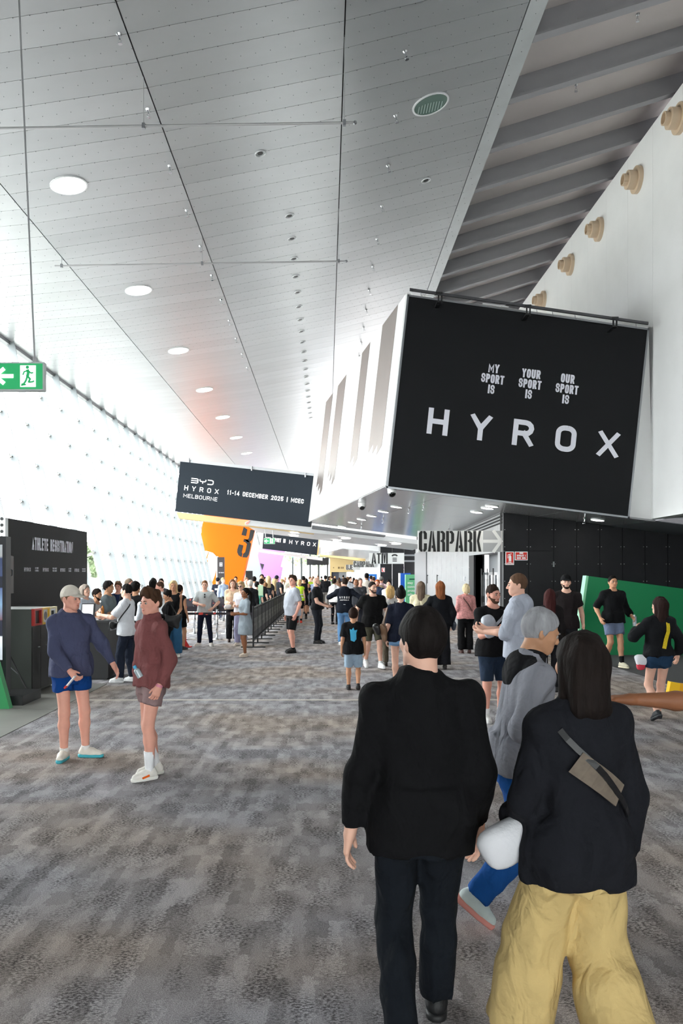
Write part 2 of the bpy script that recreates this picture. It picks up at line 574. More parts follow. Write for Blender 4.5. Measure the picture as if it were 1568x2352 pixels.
for bi, ((x0, z0), (x1, z1)) in enumerate(zip(PROF[:-1], PROF[1:])):
    g = 0.011
    sl = (z1 - z0) / (x1 - x0)
    xa, xb = x0 + g, x1 - (g if bi < 3 else 0.36)
    za, zb = z0 + sl * (xa - x0), z0 + sl * (xb - x0)
    def strip(y0, y1, mbx):
        yy0, yy1 = y0 + GAPY / 2, y1 - GAPY / 2
        mbx.prism([(xa, yy0, za), (xb, yy0, zb), (xb, yy1, zb), (xa, yy1, za)],
                  [(xa, yy0, za + .04), (xb, yy0, zb + .04), (xb, yy1, zb + .04), (xa, yy1, za + .04)])
    m0 = MB(); strip(0, PITCH, m0)
    me = m0.mesh('ceiling_panel', M_ceil)
    k0 = int(10.2 / PITCH)
    for k in range(k0, int(40 / PITCH)):
        inst('ceiling_panel', me, ce, Matrix.Translation((0, k * PITCH, 0)))
    for k in list(range(int(Y_BACK / PITCH), k0)) + list(range(int(40 / PITCH), int(Y_END / PITCH))):
        strip(k * PITCH, (k + 1) * PITCH, far)
stuff(far.build('ceiling_panels_beyond', M_ceil, ce))
# folded bright edge along the drop to the beams
mb = MB()
x0, z0 = 3.52, ceil_z(3.52)
mb.prism([(x0, Y_BACK, z0), (3.86, Y_BACK, 11.87), (3.86, Y_BACK, 12.4), (x0, Y_BACK, 12.3)],
         [(x0, 60, z0), (3.86, 60, 11.87), (3.86, 60, 12.4), (x0, 60, 12.3)])
mb.build('edge_fascia', M_ceil_lt, ce)
# small clips along the cross joints
mb = MB()
for k in range(int(10.4 / PITCH) * 2, int(30 / PITCH) * 2):
    x = -10.2 + (k % 3) * 0.08
    r_ = .008 if k % 2 == 0 else .006
    while x < 3.8:
        z = ceil_z(x) - .004
        y = k * PITCH / 2
        mb.add([(x - r_, y - r_, z), (x + r_, y - r_, z), (x + r_, y + r_, z), (x - r_, y + r_, z), (x, y, z - .012)], [(0, 1, 4), (1, 2, 4), (2, 3, 4), (3, 0, 4)])
        x += 0.25
stuff(mb.build('panel_clips', mat('clip_grey', (110, 112, 115), 0.4, 0.6), ce))

# ---- beams and recessed deck on the right
dk = struct(empty('ceiling_2', (6, 20, 12)))
def rib_z(x): return 11.87 + 0.31 * (x - 3.86)
mb = MB()
mb.prism([(3.80, Y_BACK, rib_z(3.80) + .46), (9.0, Y_BACK, rib_z(9.0) + .46), (9.0, Y_BACK, rib_z(9.0) + .7), (3.80, Y_BACK, rib_z(3.80) + .7)],
         [(3.80, 60, rib_z(3.80) + .46), (9.0, 60, rib_z(9.0) + .46), (9.0, 60, rib_z(9.0) + .7), (3.80, 60, rib_z(3.80) + .7)])
mb.build('deck', M_rec, dk)
def beam_mesh():
    m = MB()
    xa, xb = 3.865, 8.75
    m.prism([(xa, -.05, rib_z(xa) + .05), (xb, -.05, rib_z(xb) + .05), (xb, -.05, rib_z(xb) + .47), (xa, -.05, rib_z(xa) + .47)],
            [(xa, .05, rib_z(xa) + .05), (xb, .05, rib_z(xb) + .05), (xb, .05, rib_z(xb) + .47), (xa, .05, rib_z(xa) + .47)])
    m.prism([(xa, -.11, rib_z(xa)), (xb, -.11, rib_z(xb)), (xb, .11, rib_z(xb)), (xa, .11, rib_z(xa))],
            [(xa, -.11, rib_z(xa) + .05), (xb, -.11, rib_z(xb) + .05), (xb, .11, rib_z(xb) + .05), (xa, .11, rib_z(xa) + .05)])
    for i in range(9):
        x = xa + 0.3 + i * 0.52
        m.cyl((x, -.055, rib_z(x) + .11), (x, -.048, rib_z(x) + .11), 0.014, seg=8)
    return m.mesh('beam', M_rib)
bm = beam_mesh()
for k in range(-3, 22):
    inst('beam', bm, dk, Matrix.Translation((0, 14.9 + 1.975 * k, 0)))
struct(MB().bb(8.75, 9.0, Y_BACK, 60, 12.4, 14.4).build('wall_upper', mat('dark_grey_wall', (120, 118, 120), 0.7)))  # backing wall behind the beam ends, one even dark grey

# ---- white wall on the right, in tall panels
wr = struct(empty('wall_right', (8.1, 20, 3)))
WX = 8.1
MB().bb(WX + .05, WX + .35, -4, 60, 3.25, 13.0).build('wall_core', M_white, wr)
m0 = MB().bb(WX, WX + .05, 0.004, 1.646, 3.25, 13.05).mesh('wall_panel', M_white)
for k in range(9, 32):
    inst('wall_panel', m0, wr, Matrix.Translation((0, 1.65 * k, 0)))
MB().bb(WX, WX + .05, -4, 14.84, 3.25, 13.05).build('wall_panel', M_white, wr)
MB().bb(WX + .3, 14, -4, 19.9, 3.25, 3.45).build('wall_soffit', M_grey_d, wr)
struct(MB().bb(13.6, 14, Y_BACK, 23, 0, 3.5).build('wall_right_lower', M_grey_d))
struct(MB().prism([(-8.25, Y_BACK, 0), (-8.25, Y_BACK, .1), (-10.4, Y_BACK, 9.5), (-10.8, Y_BACK, 9.5), (-10.8, Y_BACK, 0)], [(-8.25, 8.9, 0), (-8.25, 8.9, .1), (-10.4, 8.9, 9.5), (-10.8, 8.9, 9.5), (-10.8, 8.9, 0)]).build('wall_left_blocker', M_grey_d))  # unseen solid wall added in place of glazing, darkens the near floor
wb = struct(empty('wall_back', (0, Y_BACK, 0)))
M_bw = mat('back_wall_grey', (150, 150, 152), 0.7)
MB().bb(-12, 14, Y_BACK - .3, Y_BACK, 5.5, 14.5).build('wall_panel', M_bw, wb)
MB().bb(-12, -9.0, Y_BACK - .3, Y_BACK, 0, 5.5).build('wall_panel', M_bw, wb)
MB().bb(8.0, 14, Y_BACK - .3, Y_BACK, 0, 5.5).build('wall_panel', M_bw, wb)
w3 = struct(empty('added_window', (0, Y_BACK, 0)))  # glazing added out of view to light the camera-facing sides
for i in range(8):
    MB().bb(-9 + i * 2.125 + .04, -9 + (i + 1) * 2.125 - .04, Y_BACK - .2, Y_BACK - .17, 0, 5.5).build('glass_pane', M_glass, w3)
    MB().bb(-9 + i * 2.125 - .04, -9 + i * 2.125 + .04, Y_BACK - .25, Y_BACK - .1, 0, 5.5).build('mullion', M_steel, w3)
struct(MB().bb(8.4, 14, Y_BACK, -4, 3.3, 14.5).build('wall_right_back', M_grey_d))

# ---- bulkhead that carries the big board: sheared white box with a mirror soffit
BY0, BY1 = 19.9, 34.0
SH = (458 - VX) / F                                    # sideways drift per metre of depth
def bulk(px, py, Y0, Y1, sh=SH):
    a = P(px, py, Y0)
    return a, a + Vector((sh * (Y1 - Y0), Y1 - Y0, 0))
bk = struct(empty('bulkhead_1', (4, 26, 4)))
fr = [(884, 1116), (1500, 1195), (1489, 751), (934, 676)]
A = [bulk(x, y, BY0, BY1) for x, y in fr]
mb = MB()
mb.prism([p[0] + Vector((0, 0, 0)) for p in A], [p[1] for p in A])
mb.build('bulkhead_body', M_white, bk)
SO_O = A[0][0]
SO_N = (A[1][0] - A[0][0]).cross(Vector((SH, 1, 0))).normalized()
if SO_N.z > 0: SO_N = -SO_N
def so_z(x, y):
    # height of the soffit plane
    return SO_O.z - (SO_N.x * (x - SO_O.x) + SO_N.y * (y - SO_O.y)) / SO_N.z
# side cladding: white gloss panels with printed grey streaks
s0, s1 = A[3][0], A[0][0]                             # front edge: top, bottom
back = Vector((SH, 1, 0))
outn = (s1 - s0).cross(back).normalized()
if outn.x > 0: outn = -outn
L_ = BY1 - BY0
def side_pt(y, v, e=0.0):
    """y: depth, v: 0 top .. 1 bottom"""
    return s0 + (s1 - s0) * v + back * (y - BY0) + outn * e
cuts = [BY0, 20.3, 22.4, 25.2, 27.9, 30.7, BY1]
for a_, b_ in zip(cuts[:-1], cuts[1:]):
    q = [side_pt(a_ + .004, 0), side_pt(b_ - .004, 0), side_pt(b_ - .004, 1), side_pt(a_ + .004, 1)]
    MB().extrude(q, outn * 0.03).build('side_panel', M_whiteg, bk)
M_streak = mat('taupe_print', (122, 113, 109), 0.3, var=0.03, scale=2)
mb = MB()
for ya, yb, v0, v1, v2, st in ((20.66, 22.40, 0.0, 0.755, 0.80, 3), (24.0, 25.2, 0, 0.735, 0.775, 2), (27.9, 29.6, 0, 0.72, 0.80, 3), (30.7, 32.4, 0, 0.735, 0.82, 3)):
    # saw-tooth foot
    pts = [side_pt(ya, v0, .036), side_pt(yb, v0, .036)]
    for i in range(st):
        f0, f1 = i / st, (i + 1) / st
        vv = v1 + (v2 - v1) * i / max(st - 1, 1)
        pts += [side_pt(yb + (ya - yb) * f0, vv, .036), side_pt(yb + (ya - yb) * f1, vv - .035, .036)]
    n = len(pts)
    # fan as separate slices so the outline may be concave
    for i in range(st):
        f0, f1 = i / st, (i + 1) / st
        ya_, yb_ = yb + (ya - yb) * f1, yb + (ya - yb) * f0
        vv = v1 + (v2 - v1) * i / max(st - 1, 1)
        q = [side_pt(ya_, v0, .036), side_pt(yb_, v0, .036), side_pt(yb_, vv, .036), side_pt(ya_, vv - .035, .036)]
        mb.add(q, [(0, 1, 2, 3)])
mb.build('streak_print', M_streak, bk)
# bright corner strip beside the board
mb = MB()
mb.extrude([P(884, 1116, BY0), P(892, 1117, BY0), P(942, 677, BY0), P(934, 676, BY0)], (0, -0.10, 0))
mb.build('corner_strip', M_white, bk)
for t0 in range(14):
    pass
mb = MB()
for i in range(18):
    f = (i + .5) / 18
    p = P(888 + 50 * f, 1112 - 434 * f, BY0)
    mb.cyl(p + Vector((0, -.11, 0)), p + Vector((0, -.10, 0)), 0.012, seg=6)
stuff(mb.build('strip_screws', M_steel, bk))
# mirror soffit in plates
M_soff = mat('polished_soffit', (206, 208, 210), 0.2, 0.6, var=0.05, scale=3)
def soffit(y0, y1, xa0, xb0, name, par, matx):
    q = [Vector((xa0 + SH * (y0 - BY0), y0, 0)), Vector((xb0 + SH * (y0 - BY0), y0, 0)), Vector((xb0 + SH * (y1 - BY0), y1, 0)), Vector((xa0 + SH * (y1 - BY0), y1, 0))]
    for p in q: p.z = so_z(p.x, p.y) - 0.02
    return MB().extrude(q, (0, 0, 0.018)).build(name, matx, par)
xs2 = [A[0][0].x, 3.0, 4.55, 6.1, A[1][0].x]
ys2 = [BY0, 22.0, 24.4, 26.8, 29.2, 31.6, BY1]
for i in range(4):
    for j in range(6):
        soffit(ys2[j] + .004, ys2[j + 1] - .004, xs2[i] + .004, xs2[i + 1] - .004, 'soffit_plate', bk, M_soff)
soffit(BY0, 24, A[1][0].x + .004, 14.5, 'soffit_plate', bk, M_grey_d)
# grey soffit nosing along the front edge
mb = MB()
mb.prism([P(884, 1116, BY0), P(1500, 1195, BY0), P(1500, 1199, BY0), P(884, 1120, BY0)], [p + Vector((0, -.12, 0)) for p in (P(884, 1116, BY0), P(1500, 1195, BY0), P(1500, 1199, BY0), P(884, 1120, BY0))])
mb.build('front_nosing', mat('grey_nosing', (150, 150, 152), 0.4, 0.4), bk)

# ---- slatted canopy further on, and the next bulkhead
cn = struct(empty('bulkhead_2', (0, 38, 4)))
Yc = 36.0
q = [P(562, 1200, Yc), P(575, 1194, Yc), P(712, 1211, Yc), P(985, 1243, Yc), P(985, 1253, Yc), P(712, 1223, Yc), P(562, 1205, Yc)]
qb = [p + Vector((0, 7.0, 0)) for p in q]
MB().prism(q, qb).build('canopy_slab', M_offwhite, cn)
MB().extrude([P(567, 1199, Yc), P(575, 1196, Yc), P(569, 1205, Yc), P(563, 1204, Yc)], (0, -.02, 0)).build('red_stripe', mat('faded_red', (240, 176, 160), 0.5), cn)
q = [P(716, 1206, 35.0), P(885, 1229, 35.0), P(885, 1232, 35.0), P(716, 1213, 35.0)]
MB().prism(q, [p + Vector((0, 0.9, 0)) for p in q]).build('grey_slab', M_grey_d, cn)  # plain dark grey slab ahead of the canopy front
q = [P(404, 1176, 36.5), P(720, 1212, 36.5), P(720, 1226, 36.5), P(410, 1190, 36.5)]
MB().prism(q, [p + Vector((0, 0.8, 0)) for p in q]).build('cream_beam', M_cream, cn)
b3 = struct(empty('bulkhead_3', (3, 58, 4)))
S3 = (575 - VX) / F
q = [P(786, 1259, 52), P(985, 1276, 52), P(985, 1215, 52), P(786, 1195, 52)]
MB().prism(q, [p + Vector((S3 * 16, 16, 0)) for p in q]).build('bulkhead_body', M_white, b3)
q = [P(786, 1259.3, 52), P(985, 1276.3, 52)]
q = q + [q[1] + Vector((S3 * 16, 16, 0)), q[0] + Vector((S3 * 16, 16, 0))]
MB().extrude([p - Vector((0, 0, .03)) for p in q], (0, 0, .03)).build('soffit_plate', M_soff, b3)
q = [P(734, 1272, 70), P(900, 1290, 70), P(900, 1297, 70), P(734, 1277, 70)]
MB().prism(q, [p + Vector((0, 3, 0)) for p in q]).build('cream_beam', M_cream, b3)
q = [P(592, 1262, 69), P(740, 1281, 69), P(740, 1287, 69), P(592, 1267, 69)]
MB().prism(q, [p + Vector((0, 3, 0)) for p in q]).build('white_beam', M_white, b3)

# ---- black panelled wall facing us, right
YB = 22.0
bw = struct(empty('wall_black', (8, YB, 0)))
JX = [1155, 1214, 1271, 1324, 1377, 1429, 1481, 1533, 1585, 1637]
xsb = [X_at(p, YB) for p in JX]
MB().bb(xsb[0], 13.6, YB + .05, YB + .4, 0, 4.2).build('wall_core', M_gap, bw)
for i, (a_, b_) in enumerate(zip(xsb[:-1], xsb[1:])):
    top0, top1 = so_z(a_, YB) - 0.03, so_z(b_, YB) - 0.03
    def pan(z0, z1a, z1b):
        q = [(a_ + .006, YB, z0), (b_ - .006, YB, z0), (b_ - .006, YB, z1b), (a_ + .006, YB, z1a)]
        MB().extrude(q, (0, .05, 0)).build('black_panel', M_blackwall, bw)
    if i < 2:
        zj = H + 52 / F * YB
        pan(.02, zj - .006, zj - .006); pan(zj + .006, top0, top1)
    else:
        pan(.02, top0, top1)
mb = MB()
for i, xj in enumerate(xsb):
    z = 0.25
    while z < 3.6:
        for d in ((-0.045, 0.045) if i else (0.045,)):
            if z < so_z(xj, YB) - .15:
                mb.cyl((xj + d, YB, z), (xj + d, YB - .008, z), 0.011, seg=6)
        z += 0.475
stuff(mb.build('panel_rivets', mat('rivet', (190, 190, 192), 0.3, 0.8), bw))
MB().bb(X_at(1269, YB), X_at(1272, YB), YB - .04, YB, H + .05 * 0 + (1318 - 1302) / F * YB, H + (1318 - 1290) / F * YB).build('door_handle', M_steel, bw)

# ---- grey wall with doors running away on the right
GX = 4.87
gw = struct(empty('wall_grey', (GX, 33, 0)))
Y0d, Y1d = 22.7, 26.4
def gtop(y): return so_z(GX, y) - .03 if y < BY1 else so_z(GX, BY1) - .03
def gseg(y0, y1, z0=0.0, z1=None, mtx=None, name='grey_panel', x=GX):
    a1, b1 = (gtop(y0), gtop(y1)) if z1 is None else (z1, z1)
    q = [(x, y0 + .006, z0), (x, y1 - .006, z0), (x, y1 - .006, b1), (x, y0 + .006, a1)]
    return MB().extrude(q, (.06, 0, 0)).build(name, mtx or M_grey, gw)
gseg(22.0, Y0d); gseg(Y0d, Y1d, 2.5)
yy = [Y1d, 27.3, 28.6, 29.9, 31.2, 32.5, 33.8, 35.2, 36.6, 38.6, 41.2, 43.7]
gseg(yy[0], yy[1], 0, 2.5, M_blackwall, 'black_panel'); gseg(yy[0], yy[1], 2.5)
for a_, b_ in zip(yy[1:-1], yy[2:]):
    gseg(a_, b_)
MB().bb(GX + .06, GX + .3, Y1d, 43.7, 0, 4.5).build('wall_core', M_gap, gw)
MB().bb(GX + .06, GX + .3, 22.05, Y0d, 0, 4.5).build('wall_core', M_gap, gw)
gseg(38.7, 43.7, 0, 3.0, M_grey_d, 'pilaster', GX - .05)
mb = MB()
for y in yy[1:-2]:
    for s_ in (-.07, .07):
        z = .3
        while z < 3.2:
            mb.cyl((GX, y + s_, z), (GX - .006, y + s_, z), 0.010, seg=6); z += .45
stuff(mb.build('panel_rivets', mat('rivet', (190, 190, 192)), gw))
mb = MB()
for i in range(3):
    z = -.10 - .09 * i
    q = [(GX - .02, 22.1, gtop(22.1) + z), (GX - .02, 31, gtop(31) + z), (GX - .02, 31, gtop(31) + z + .04), (GX - .02, 22.1, gtop(22.1) + z + .04)]
    MB().extrude(q, (.03, 0, 0)).build('vent_slat', M_gap, gw)
for pxh, y0, y1 in ((983, 1340, 1320), (1006, 1337, 1320), (1070, 1335, 1324)):
    Yh = GX * F / (pxh - VX)
    MB().cyl((GX - .05, Yh, P(0, y0, Yh).z), (GX - .05, Yh, P(0, y1, Yh).z), .02, seg=8).bb(GX - .05, GX, Yh - .01, Yh + .01, P(0, y1, Yh).z - .06, P(0, y1, Yh).z - .03).build('door_handle', M_black if pxh < 1050 else M_chrome, gw)
# doorway recess
dw = struct(empty('door_1', (GX + .4, 24.5, 0)))
MB().bb(GX + .06, GX + .9, Y0d - .05, Y0d, 0, 2.5).build('door_jamb', M_grey, dw)
MB().bb(GX + .06, GX + .36, Y1d, Y1d + .05, 0, 2.5).build('door_jamb', M_black, dw)
MB().bb(GX + .06, GX + .9, Y0d, Y1d, 2.5, 2.55).build('door_head', M_grey_d, dw)
MB().bb(GX + .5, GX + .56, Y0d, Y1d, 1.93, 2.5).build('transom_panel', M_grey_d, dw)
M_mirror = mat('door_glass_reflective', (205, 220, 208), 0.06, 0.85)
for i in range(4):
    y0 = Y0d + .04 + i * .91
    lf = MB()
    for a_, b_ in ((y0, y0 + .07), (y0 + .81, y0 + .88)):
        lf.bb(GX + .30, GX + .36, a_, b_, .02, 1.93)
    lf.bb(GX + .30, GX + .36, y0 + .07, y0 + .81, .02, .12).bb(GX + .30, GX + .36, y0 + .07, y0 + .81, 1.84, 1.93)
    d_ = lf.build('door_leaf', M_steel, dw)
    MB().bb(GX + .32, GX + .34, y0 + .07, y0 + .81, .12, 1.84).build('glass_pane', M_glass, d_)
    MB().cyl((GX + .22, y0 + .72, .5), (GX + .22, y0 + .72, 2.05), .022, seg=10).bb(GX + .2, GX + .3, y0 + .7, y0 + .74, .95, 1.15).build('door_handle', M_black, d_)

# ---- recess with vending boxes, then the black return and the far grey wall
rc = struct(empty('wall_recess', (5.6, 47, 0)))
for k in range(10):
    MB().bb(5.6, 5.66, 43.7 + k * .65 + .02, 43.7 + (k + 1) * .65 - .02, 0, 3.6).build('white_slat', M_offwhite, rc)
MB().bb(GX + .3, 5.7, 43.4, 43.7, 0, 3.6).build('wall_return', M_grey, rc)
b2 = struct(empty('wall_black_far', (4.2, 50.5, 0)))
for i in range(3):
    MB().bb(3.4 + i * .75 + .006, 3.4 + (i + 1) * .75 - .006, 50.5, 50.6, 0, 3.6).build('black_panel', M_blackwall, b2)
fw = struct(empty('wall_far_right', (3.4, 80, 0)))
for k in range(10):
    MB().bb(3.4, 3.46, 50.6 + k * 6.1 + .02, 50.6 + (k + 1) * 6.1 - .02, 0, 4.0).build('grey_panel', M_grey, fw)
struct(MB().bb(-1.2, 6, 72, Y_END, 4.3, 4.5).build('ceiling_3', M_white))

# ---- far end: glazed wall with dark mullions, cream box, black screen
ew = struct(empty('window_2', (-3, Y_END, 0)))
for px in (672, 692, 712, 732, 752):
    x = X_at(px, Y_END)
    MB().bb(x - .12, x + .12, Y_END - .1, Y_END + .1, 0, 4.6).build('mullion', mat('dark_mullion', (60, 68, 66), 0.4), ew)
pxs = [592, 612, 632, 652, 672, 692, 712, 732, 752, 800]
for a_, b_ in zip(pxs[:-1], pxs[1:]):
    MB().bb(X_at(a_, Y_END) + .02, X_at(b_, Y_END) - .02, Y_END, Y_END + .03, 0, 4.6).build('glass_pane', M_glass, ew)
MB().bb(X_at(704, 110), X_at(755, 110), 110.9, 111.1, H + (1318 - 1298) / F * 111, H + (1318 - 1281) / F * 111).build('dark_screen', M_black, ew)
struct(MB().bb(-11, 6, Y_END - .1, Y_END + .2, 4.6, 12.5).build('wall_end', M_white))
cb = struct(empty('wall_cream', (2, 100, 0)))
YCB = 100.0
MB().bb(X_at(757, YCB), 3.4, YCB, YCB + .3, P(0, 1314, YCB).z, 4.4).build('cream_panel', M_cream, cb)
MB().bb(X_at(757, YCB), X_at(761, YCB), YCB, YCB + .3, 0, P(0, 1314, YCB).z).build('cream_panel', M_cream, cb)
MB().bb(X_at(761, YCB), X_at(778, YCB), YCB + .2, YCB + .3, 0, P(0, 1314, YCB).z).build('dark_door', mat('slate_door', (58, 62, 74), 0.6), cb)
MB().bb(X_at(778, YCB), X_at(795, YCB), YCB + .2, YCB + .3, 0, P(0, 1314, YCB).z).build('grey_door', M_grey, cb)
mb = MB()
flat_poly(mb, [(0, .0), (.16, .1), (.16, -.1)], P(764, 1304, YCB), (1, 0, 0), (0, 0, 1), (0, -1, 0), .01)
for i, w_ in enumerate((.22, .10, .16, .2)):
    flat_poly(mb, [(0, 0), (w_ * .7, 0), (w_ * .7, .26), (0, .26)], P(776 + i * 3.4, 1306.5, YCB), (1, 0, 0), (0, 0, 1), (0, -1, 0), .01)
mb.build('wall_print', mat('brown_print', (120, 96, 60), 0.6), cb)

# ---- leaning glass wall on the left: panes, fins, point fittings
gl = struct(empty('wall_left', (-8.2, 40, 0)))
GB, GT = Vector((-8.2, 0, 0)), Vector((-10.38, 0, 9.36))
up = (GT - GB); gh = up.length; up.normalize()
gn = Vector((up.z, 0, -up.x))                        # towards the hall
FIN0, FINP = 25.8, 2.1
NR = 7
rh = gh / NR
def pane_mesh():
    q = [GB + up * .012 + Vector((0, .012, 0)), GB + up * .012 + Vector((0, FINP - .012, 0)), GB + up * (rh - .012) + Vector((0, FINP - .012, 0)), GB + up * (rh - .012) + Vector((0, .012, 0))]
    return MB().extrude(q, gn * .02).mesh('glass_pane', M_glass)
pm = pane_mesh()
farp = MB()
fin = MB().extrude([GB + gn * .03, GT + gn * .03, GT + gn * .26, GB + gn * .26], (0, .03, 0)).mesh('glass_fin', M_fin)
fit_mb = MB()
for k in range(-8, 42):
    y = FIN0 + FINP * k
    if k <= 20 and k >= -5:
        for r in range(NR):
            inst('glass_pane', pm, gl, Matrix.Translation(up * (rh * r) + Vector((0, y, 0))))
    else:
        for r in range(NR):
            o = up * (rh * r) + Vector((0, y, 0))
            farp.extrude([GB + o, GB + o + Vector((0, FINP - .02, 0)), GB + o + up * (rh - .02) + Vector((0, FINP - .02, 0)), GB + o + up * (rh - .02)], gn * .02)
    inst('glass_fin', fin, gl, Matrix.Translation((0, y, 0)))
    if -4 <= k <= 24:
        for r in range(1, NR):
            c = GB + up * (rh * r) + Vector((0, y, 0)) + gn * .06
            for sy in (-1, 1):
                for sz in (-1, 1):
                    e = c + Vector((0, sy * .13, 0)) + up * (sz * .06)
                    fit_mb.tube([c, e], .010, seg=4)
                    fit_mb.cyl(e - gn * .05, e + gn * .02, .022, seg=6)
            fit_mb.box(c + gn * .02, (.05, .14, .035))
stuff(farp.build('glass_panes_beyond', M_glass, gl))
stuff(fit_mb.build('spider_fittings', mat('fitting_steel', (176, 174, 166), 0.4, 0.5), gl))
for r in range(1, NR):
    c = GB + up * (rh * r) + gn * .03
    MB().box(c + Vector((0, 45, 0)), (.012, 120, .014)).build('tie_rod', mat('tie_rod_grey', (196, 196, 186), 0.4), gl)
MB().bb(-8.35, -8.05, Y_BACK, Y_END, 0, .12).build('base_rail', M_steel, gl)
MB().prism([(-10.45, Y_BACK, 9.30), (-10.25, Y_BACK, 9.30), (-10.25, Y_BACK, 9.5), (-10.45, Y_BACK, 9.5)], [(-10.45, Y_END, 9.30), (-10.25, Y_END, 9.30), (-10.25, Y_END, 9.5), (-10.45, Y_END, 9.5)]).build('head_rail', M_grey_d, gl)

# ---- orange portal with its numerals, lilac portal beyond
def gx_at(z): return -8.2 - z * 2.18 / 9.36
op = struct(empty('wall_orange', (-7, 59, 0)))
YO = 59.0
poly = [(495, 1373), (460, 1234), (469, 1180), (590, 1190), (585, 1206), (555, 1338), (546, 1374)]
MB().extrude([P(x, y, YO) for x, y in poly], (0, 1.2, 0)).build('orange_face', M_orange, op)
mb = MB()
def zo(pts, e): return [P(420 + x / 7.84, 1180 + y / 7.84, YO) + Vector((0, -e, 0)) for x, y in pts]
for pts in ([(1095, 235), (1160, 285), (1135, 402), (1052, 382)],
            [(1213, 285), (1296, 298), (1262, 430), (1240, 480), (1192, 512), (1150, 505), (1105, 455), (1160, 470), (1185, 440)],
            [(1095, 455), (1165, 463), (1200, 510), (1228, 540), (1215, 620), (1185, 740), (1150, 790), (1070, 785), (1085, 720), (1120, 690), (1140, 600), (1150, 545), (1120, 512), (1088, 503)],
            [(1008, 548), (1088, 570), (1058, 695), (1072, 720), (1055, 782), (1000, 750), (975, 690), (980, 640)]):
    mb.add(zo(pts, .02), [tuple(range(len(pts)))])
mb.build('black_numeral', M_inkb, op)
mb = MB()
pts = [(372, 678), (415, 668), (470, 682), (540, 705), (590, 755), (612, 850), (600, 980), (575, 1110), (540, 1200), (525, 1225), (450, 945)]
mb.add(zo(pts, .02), [tuple(range(len(pts)))])
mb.build('white_numeral', M_inkw, op)
mb = MB()
pts = [(455, 688), (468, 690), (430, 825), (455, 845), (440, 915), (412, 815)]
mb.add(zo(pts, .03), [tuple(range(len(pts)))])
mb.build('numeral_slit', M_orange, op)
lp = struct(empty('wall_lilac', (-8, 100, 0)))
YL = 100.0
MB().extrude([P(x, y, YL) for x, y in ((608, 1352), (592, 1276), (596, 1255), (655, 1262), (644, 1301), (649, 1303), (640, 1352))], (0, 1.0, 0)).build('lilac_face', M_purple, lp)
MB().extrude([P(x, y, YL - .05) for x, y in ((597, 1294), (606, 1296), (602, 1309))], (0, .04, 0)).build('dark_numeral', M_inkb, lp)

# ================================================================== things: boards, signs, lamps
ORD = ['nearest', 'second', 'third', 'fourth', 'fifth', 'sixth', 'seventh', 'eighth', 'ninth', 'tenth', 'eleventh', 'twelfth', 'thirteenth', 'fourteenth', 'fifteenth', 'sixteenth', 'seventeenth', 'eighteenth', 'nineteenth', 'twentieth', 'twenty-first', 'twenty-second', 'twenty-third', 'twenty-fourth', 'twenty-fifth', 'twenty-sixth', 'twenty-seventh', 'twenty-eighth']
FRONT = Vector((0, -1, 0))

def px_line(mb, s, p0, p1, hpx, Y, t=0.19, gap=1.0, vdir=None, space=None, mi=0, eps=0.006):
    """line of text whose baseline runs from pixel p0 to pixel p1 on a board at depth Y"""
    a, b = P(p0[0], p0[1], Y), P(p1[0], p1[1], Y)
    U = (b - a); wd = U.length; U.normalize()
    V = Vector((-U.z, 0, U.x)) if vdir is None else Vector(vdir).normalized()
    h = hpx / F * Y
    w = fit(s, h, t * h, gap, wd, space=space)
    lettering(mb, s, a, U, V, FRONT, h, w, t * h, w * gap, space=space, mi=mi, eps=eps)

def z6(x, y): return (860 + x / 2.2147, 640 + y / 2.2147)
def z3(x, y): return (390 + x / 4.48, 1040 + y / 4.48)

# ---- main board
YM = 19.74
bd = thing('billboard', 'huge tilted black board with white HYROX lettering on the white bulkhead', 'billboard', P(1190, 935, YM))
q = [P(891, 1117, YM), P(1441, 1186, YM), P(1486, 758, YM), P(939, 681, YM)]
MB().extrude(q, (0, .12, 0)).build('board_panel', M_blk_board, bd)
def rim(q, w, d, m, par, Yf):
    for i in range(4):
        a, b = q[i], q[(i + 1) % 4]
        e = (b - a).normalized(); n_ = Vector((-e.z, 0, e.x))
        o = n_ * -w
        MB().extrude([a - e * w, b + e * w, b + e * w + o, a - e * w + o], (0, d, 0)).build('board_frame', m, par)
rim([p + Vector((0, -.012, 0)) for p in q], .045, .10, M_steel, bd, YM)
mb = MB()
Vb = (P(985, 935.7, YM) - P(978.8, 995.4, YM)).normalized()
px_line(mb, 'HYROX', z6(263, 787), z6(1234, 916), 60, YM, 0.195, 1.05, Vb)
for s, x0, y0, x1, y1 in (('MY', 577, 476, 631, 483), ('SPORT', 540, 524, 656, 541), ('IS', 574, 583, 607, 588), ('YOUR', 747, 501, 841, 513), ('SPORT', 730, 550, 845, 567), ('IS', 764, 608, 797, 613), ('OUR', 945, 526, 1014, 537), ('SPORT', 918, 576, 1033, 592), ('IS', 952, 634, 986, 639)):
    px_line(mb, s, z6(x0, y0), z6(x1, y1), 20.5, YM, 0.20, 0.16, Vb)
mb.build('lettering', M_ink, bd)

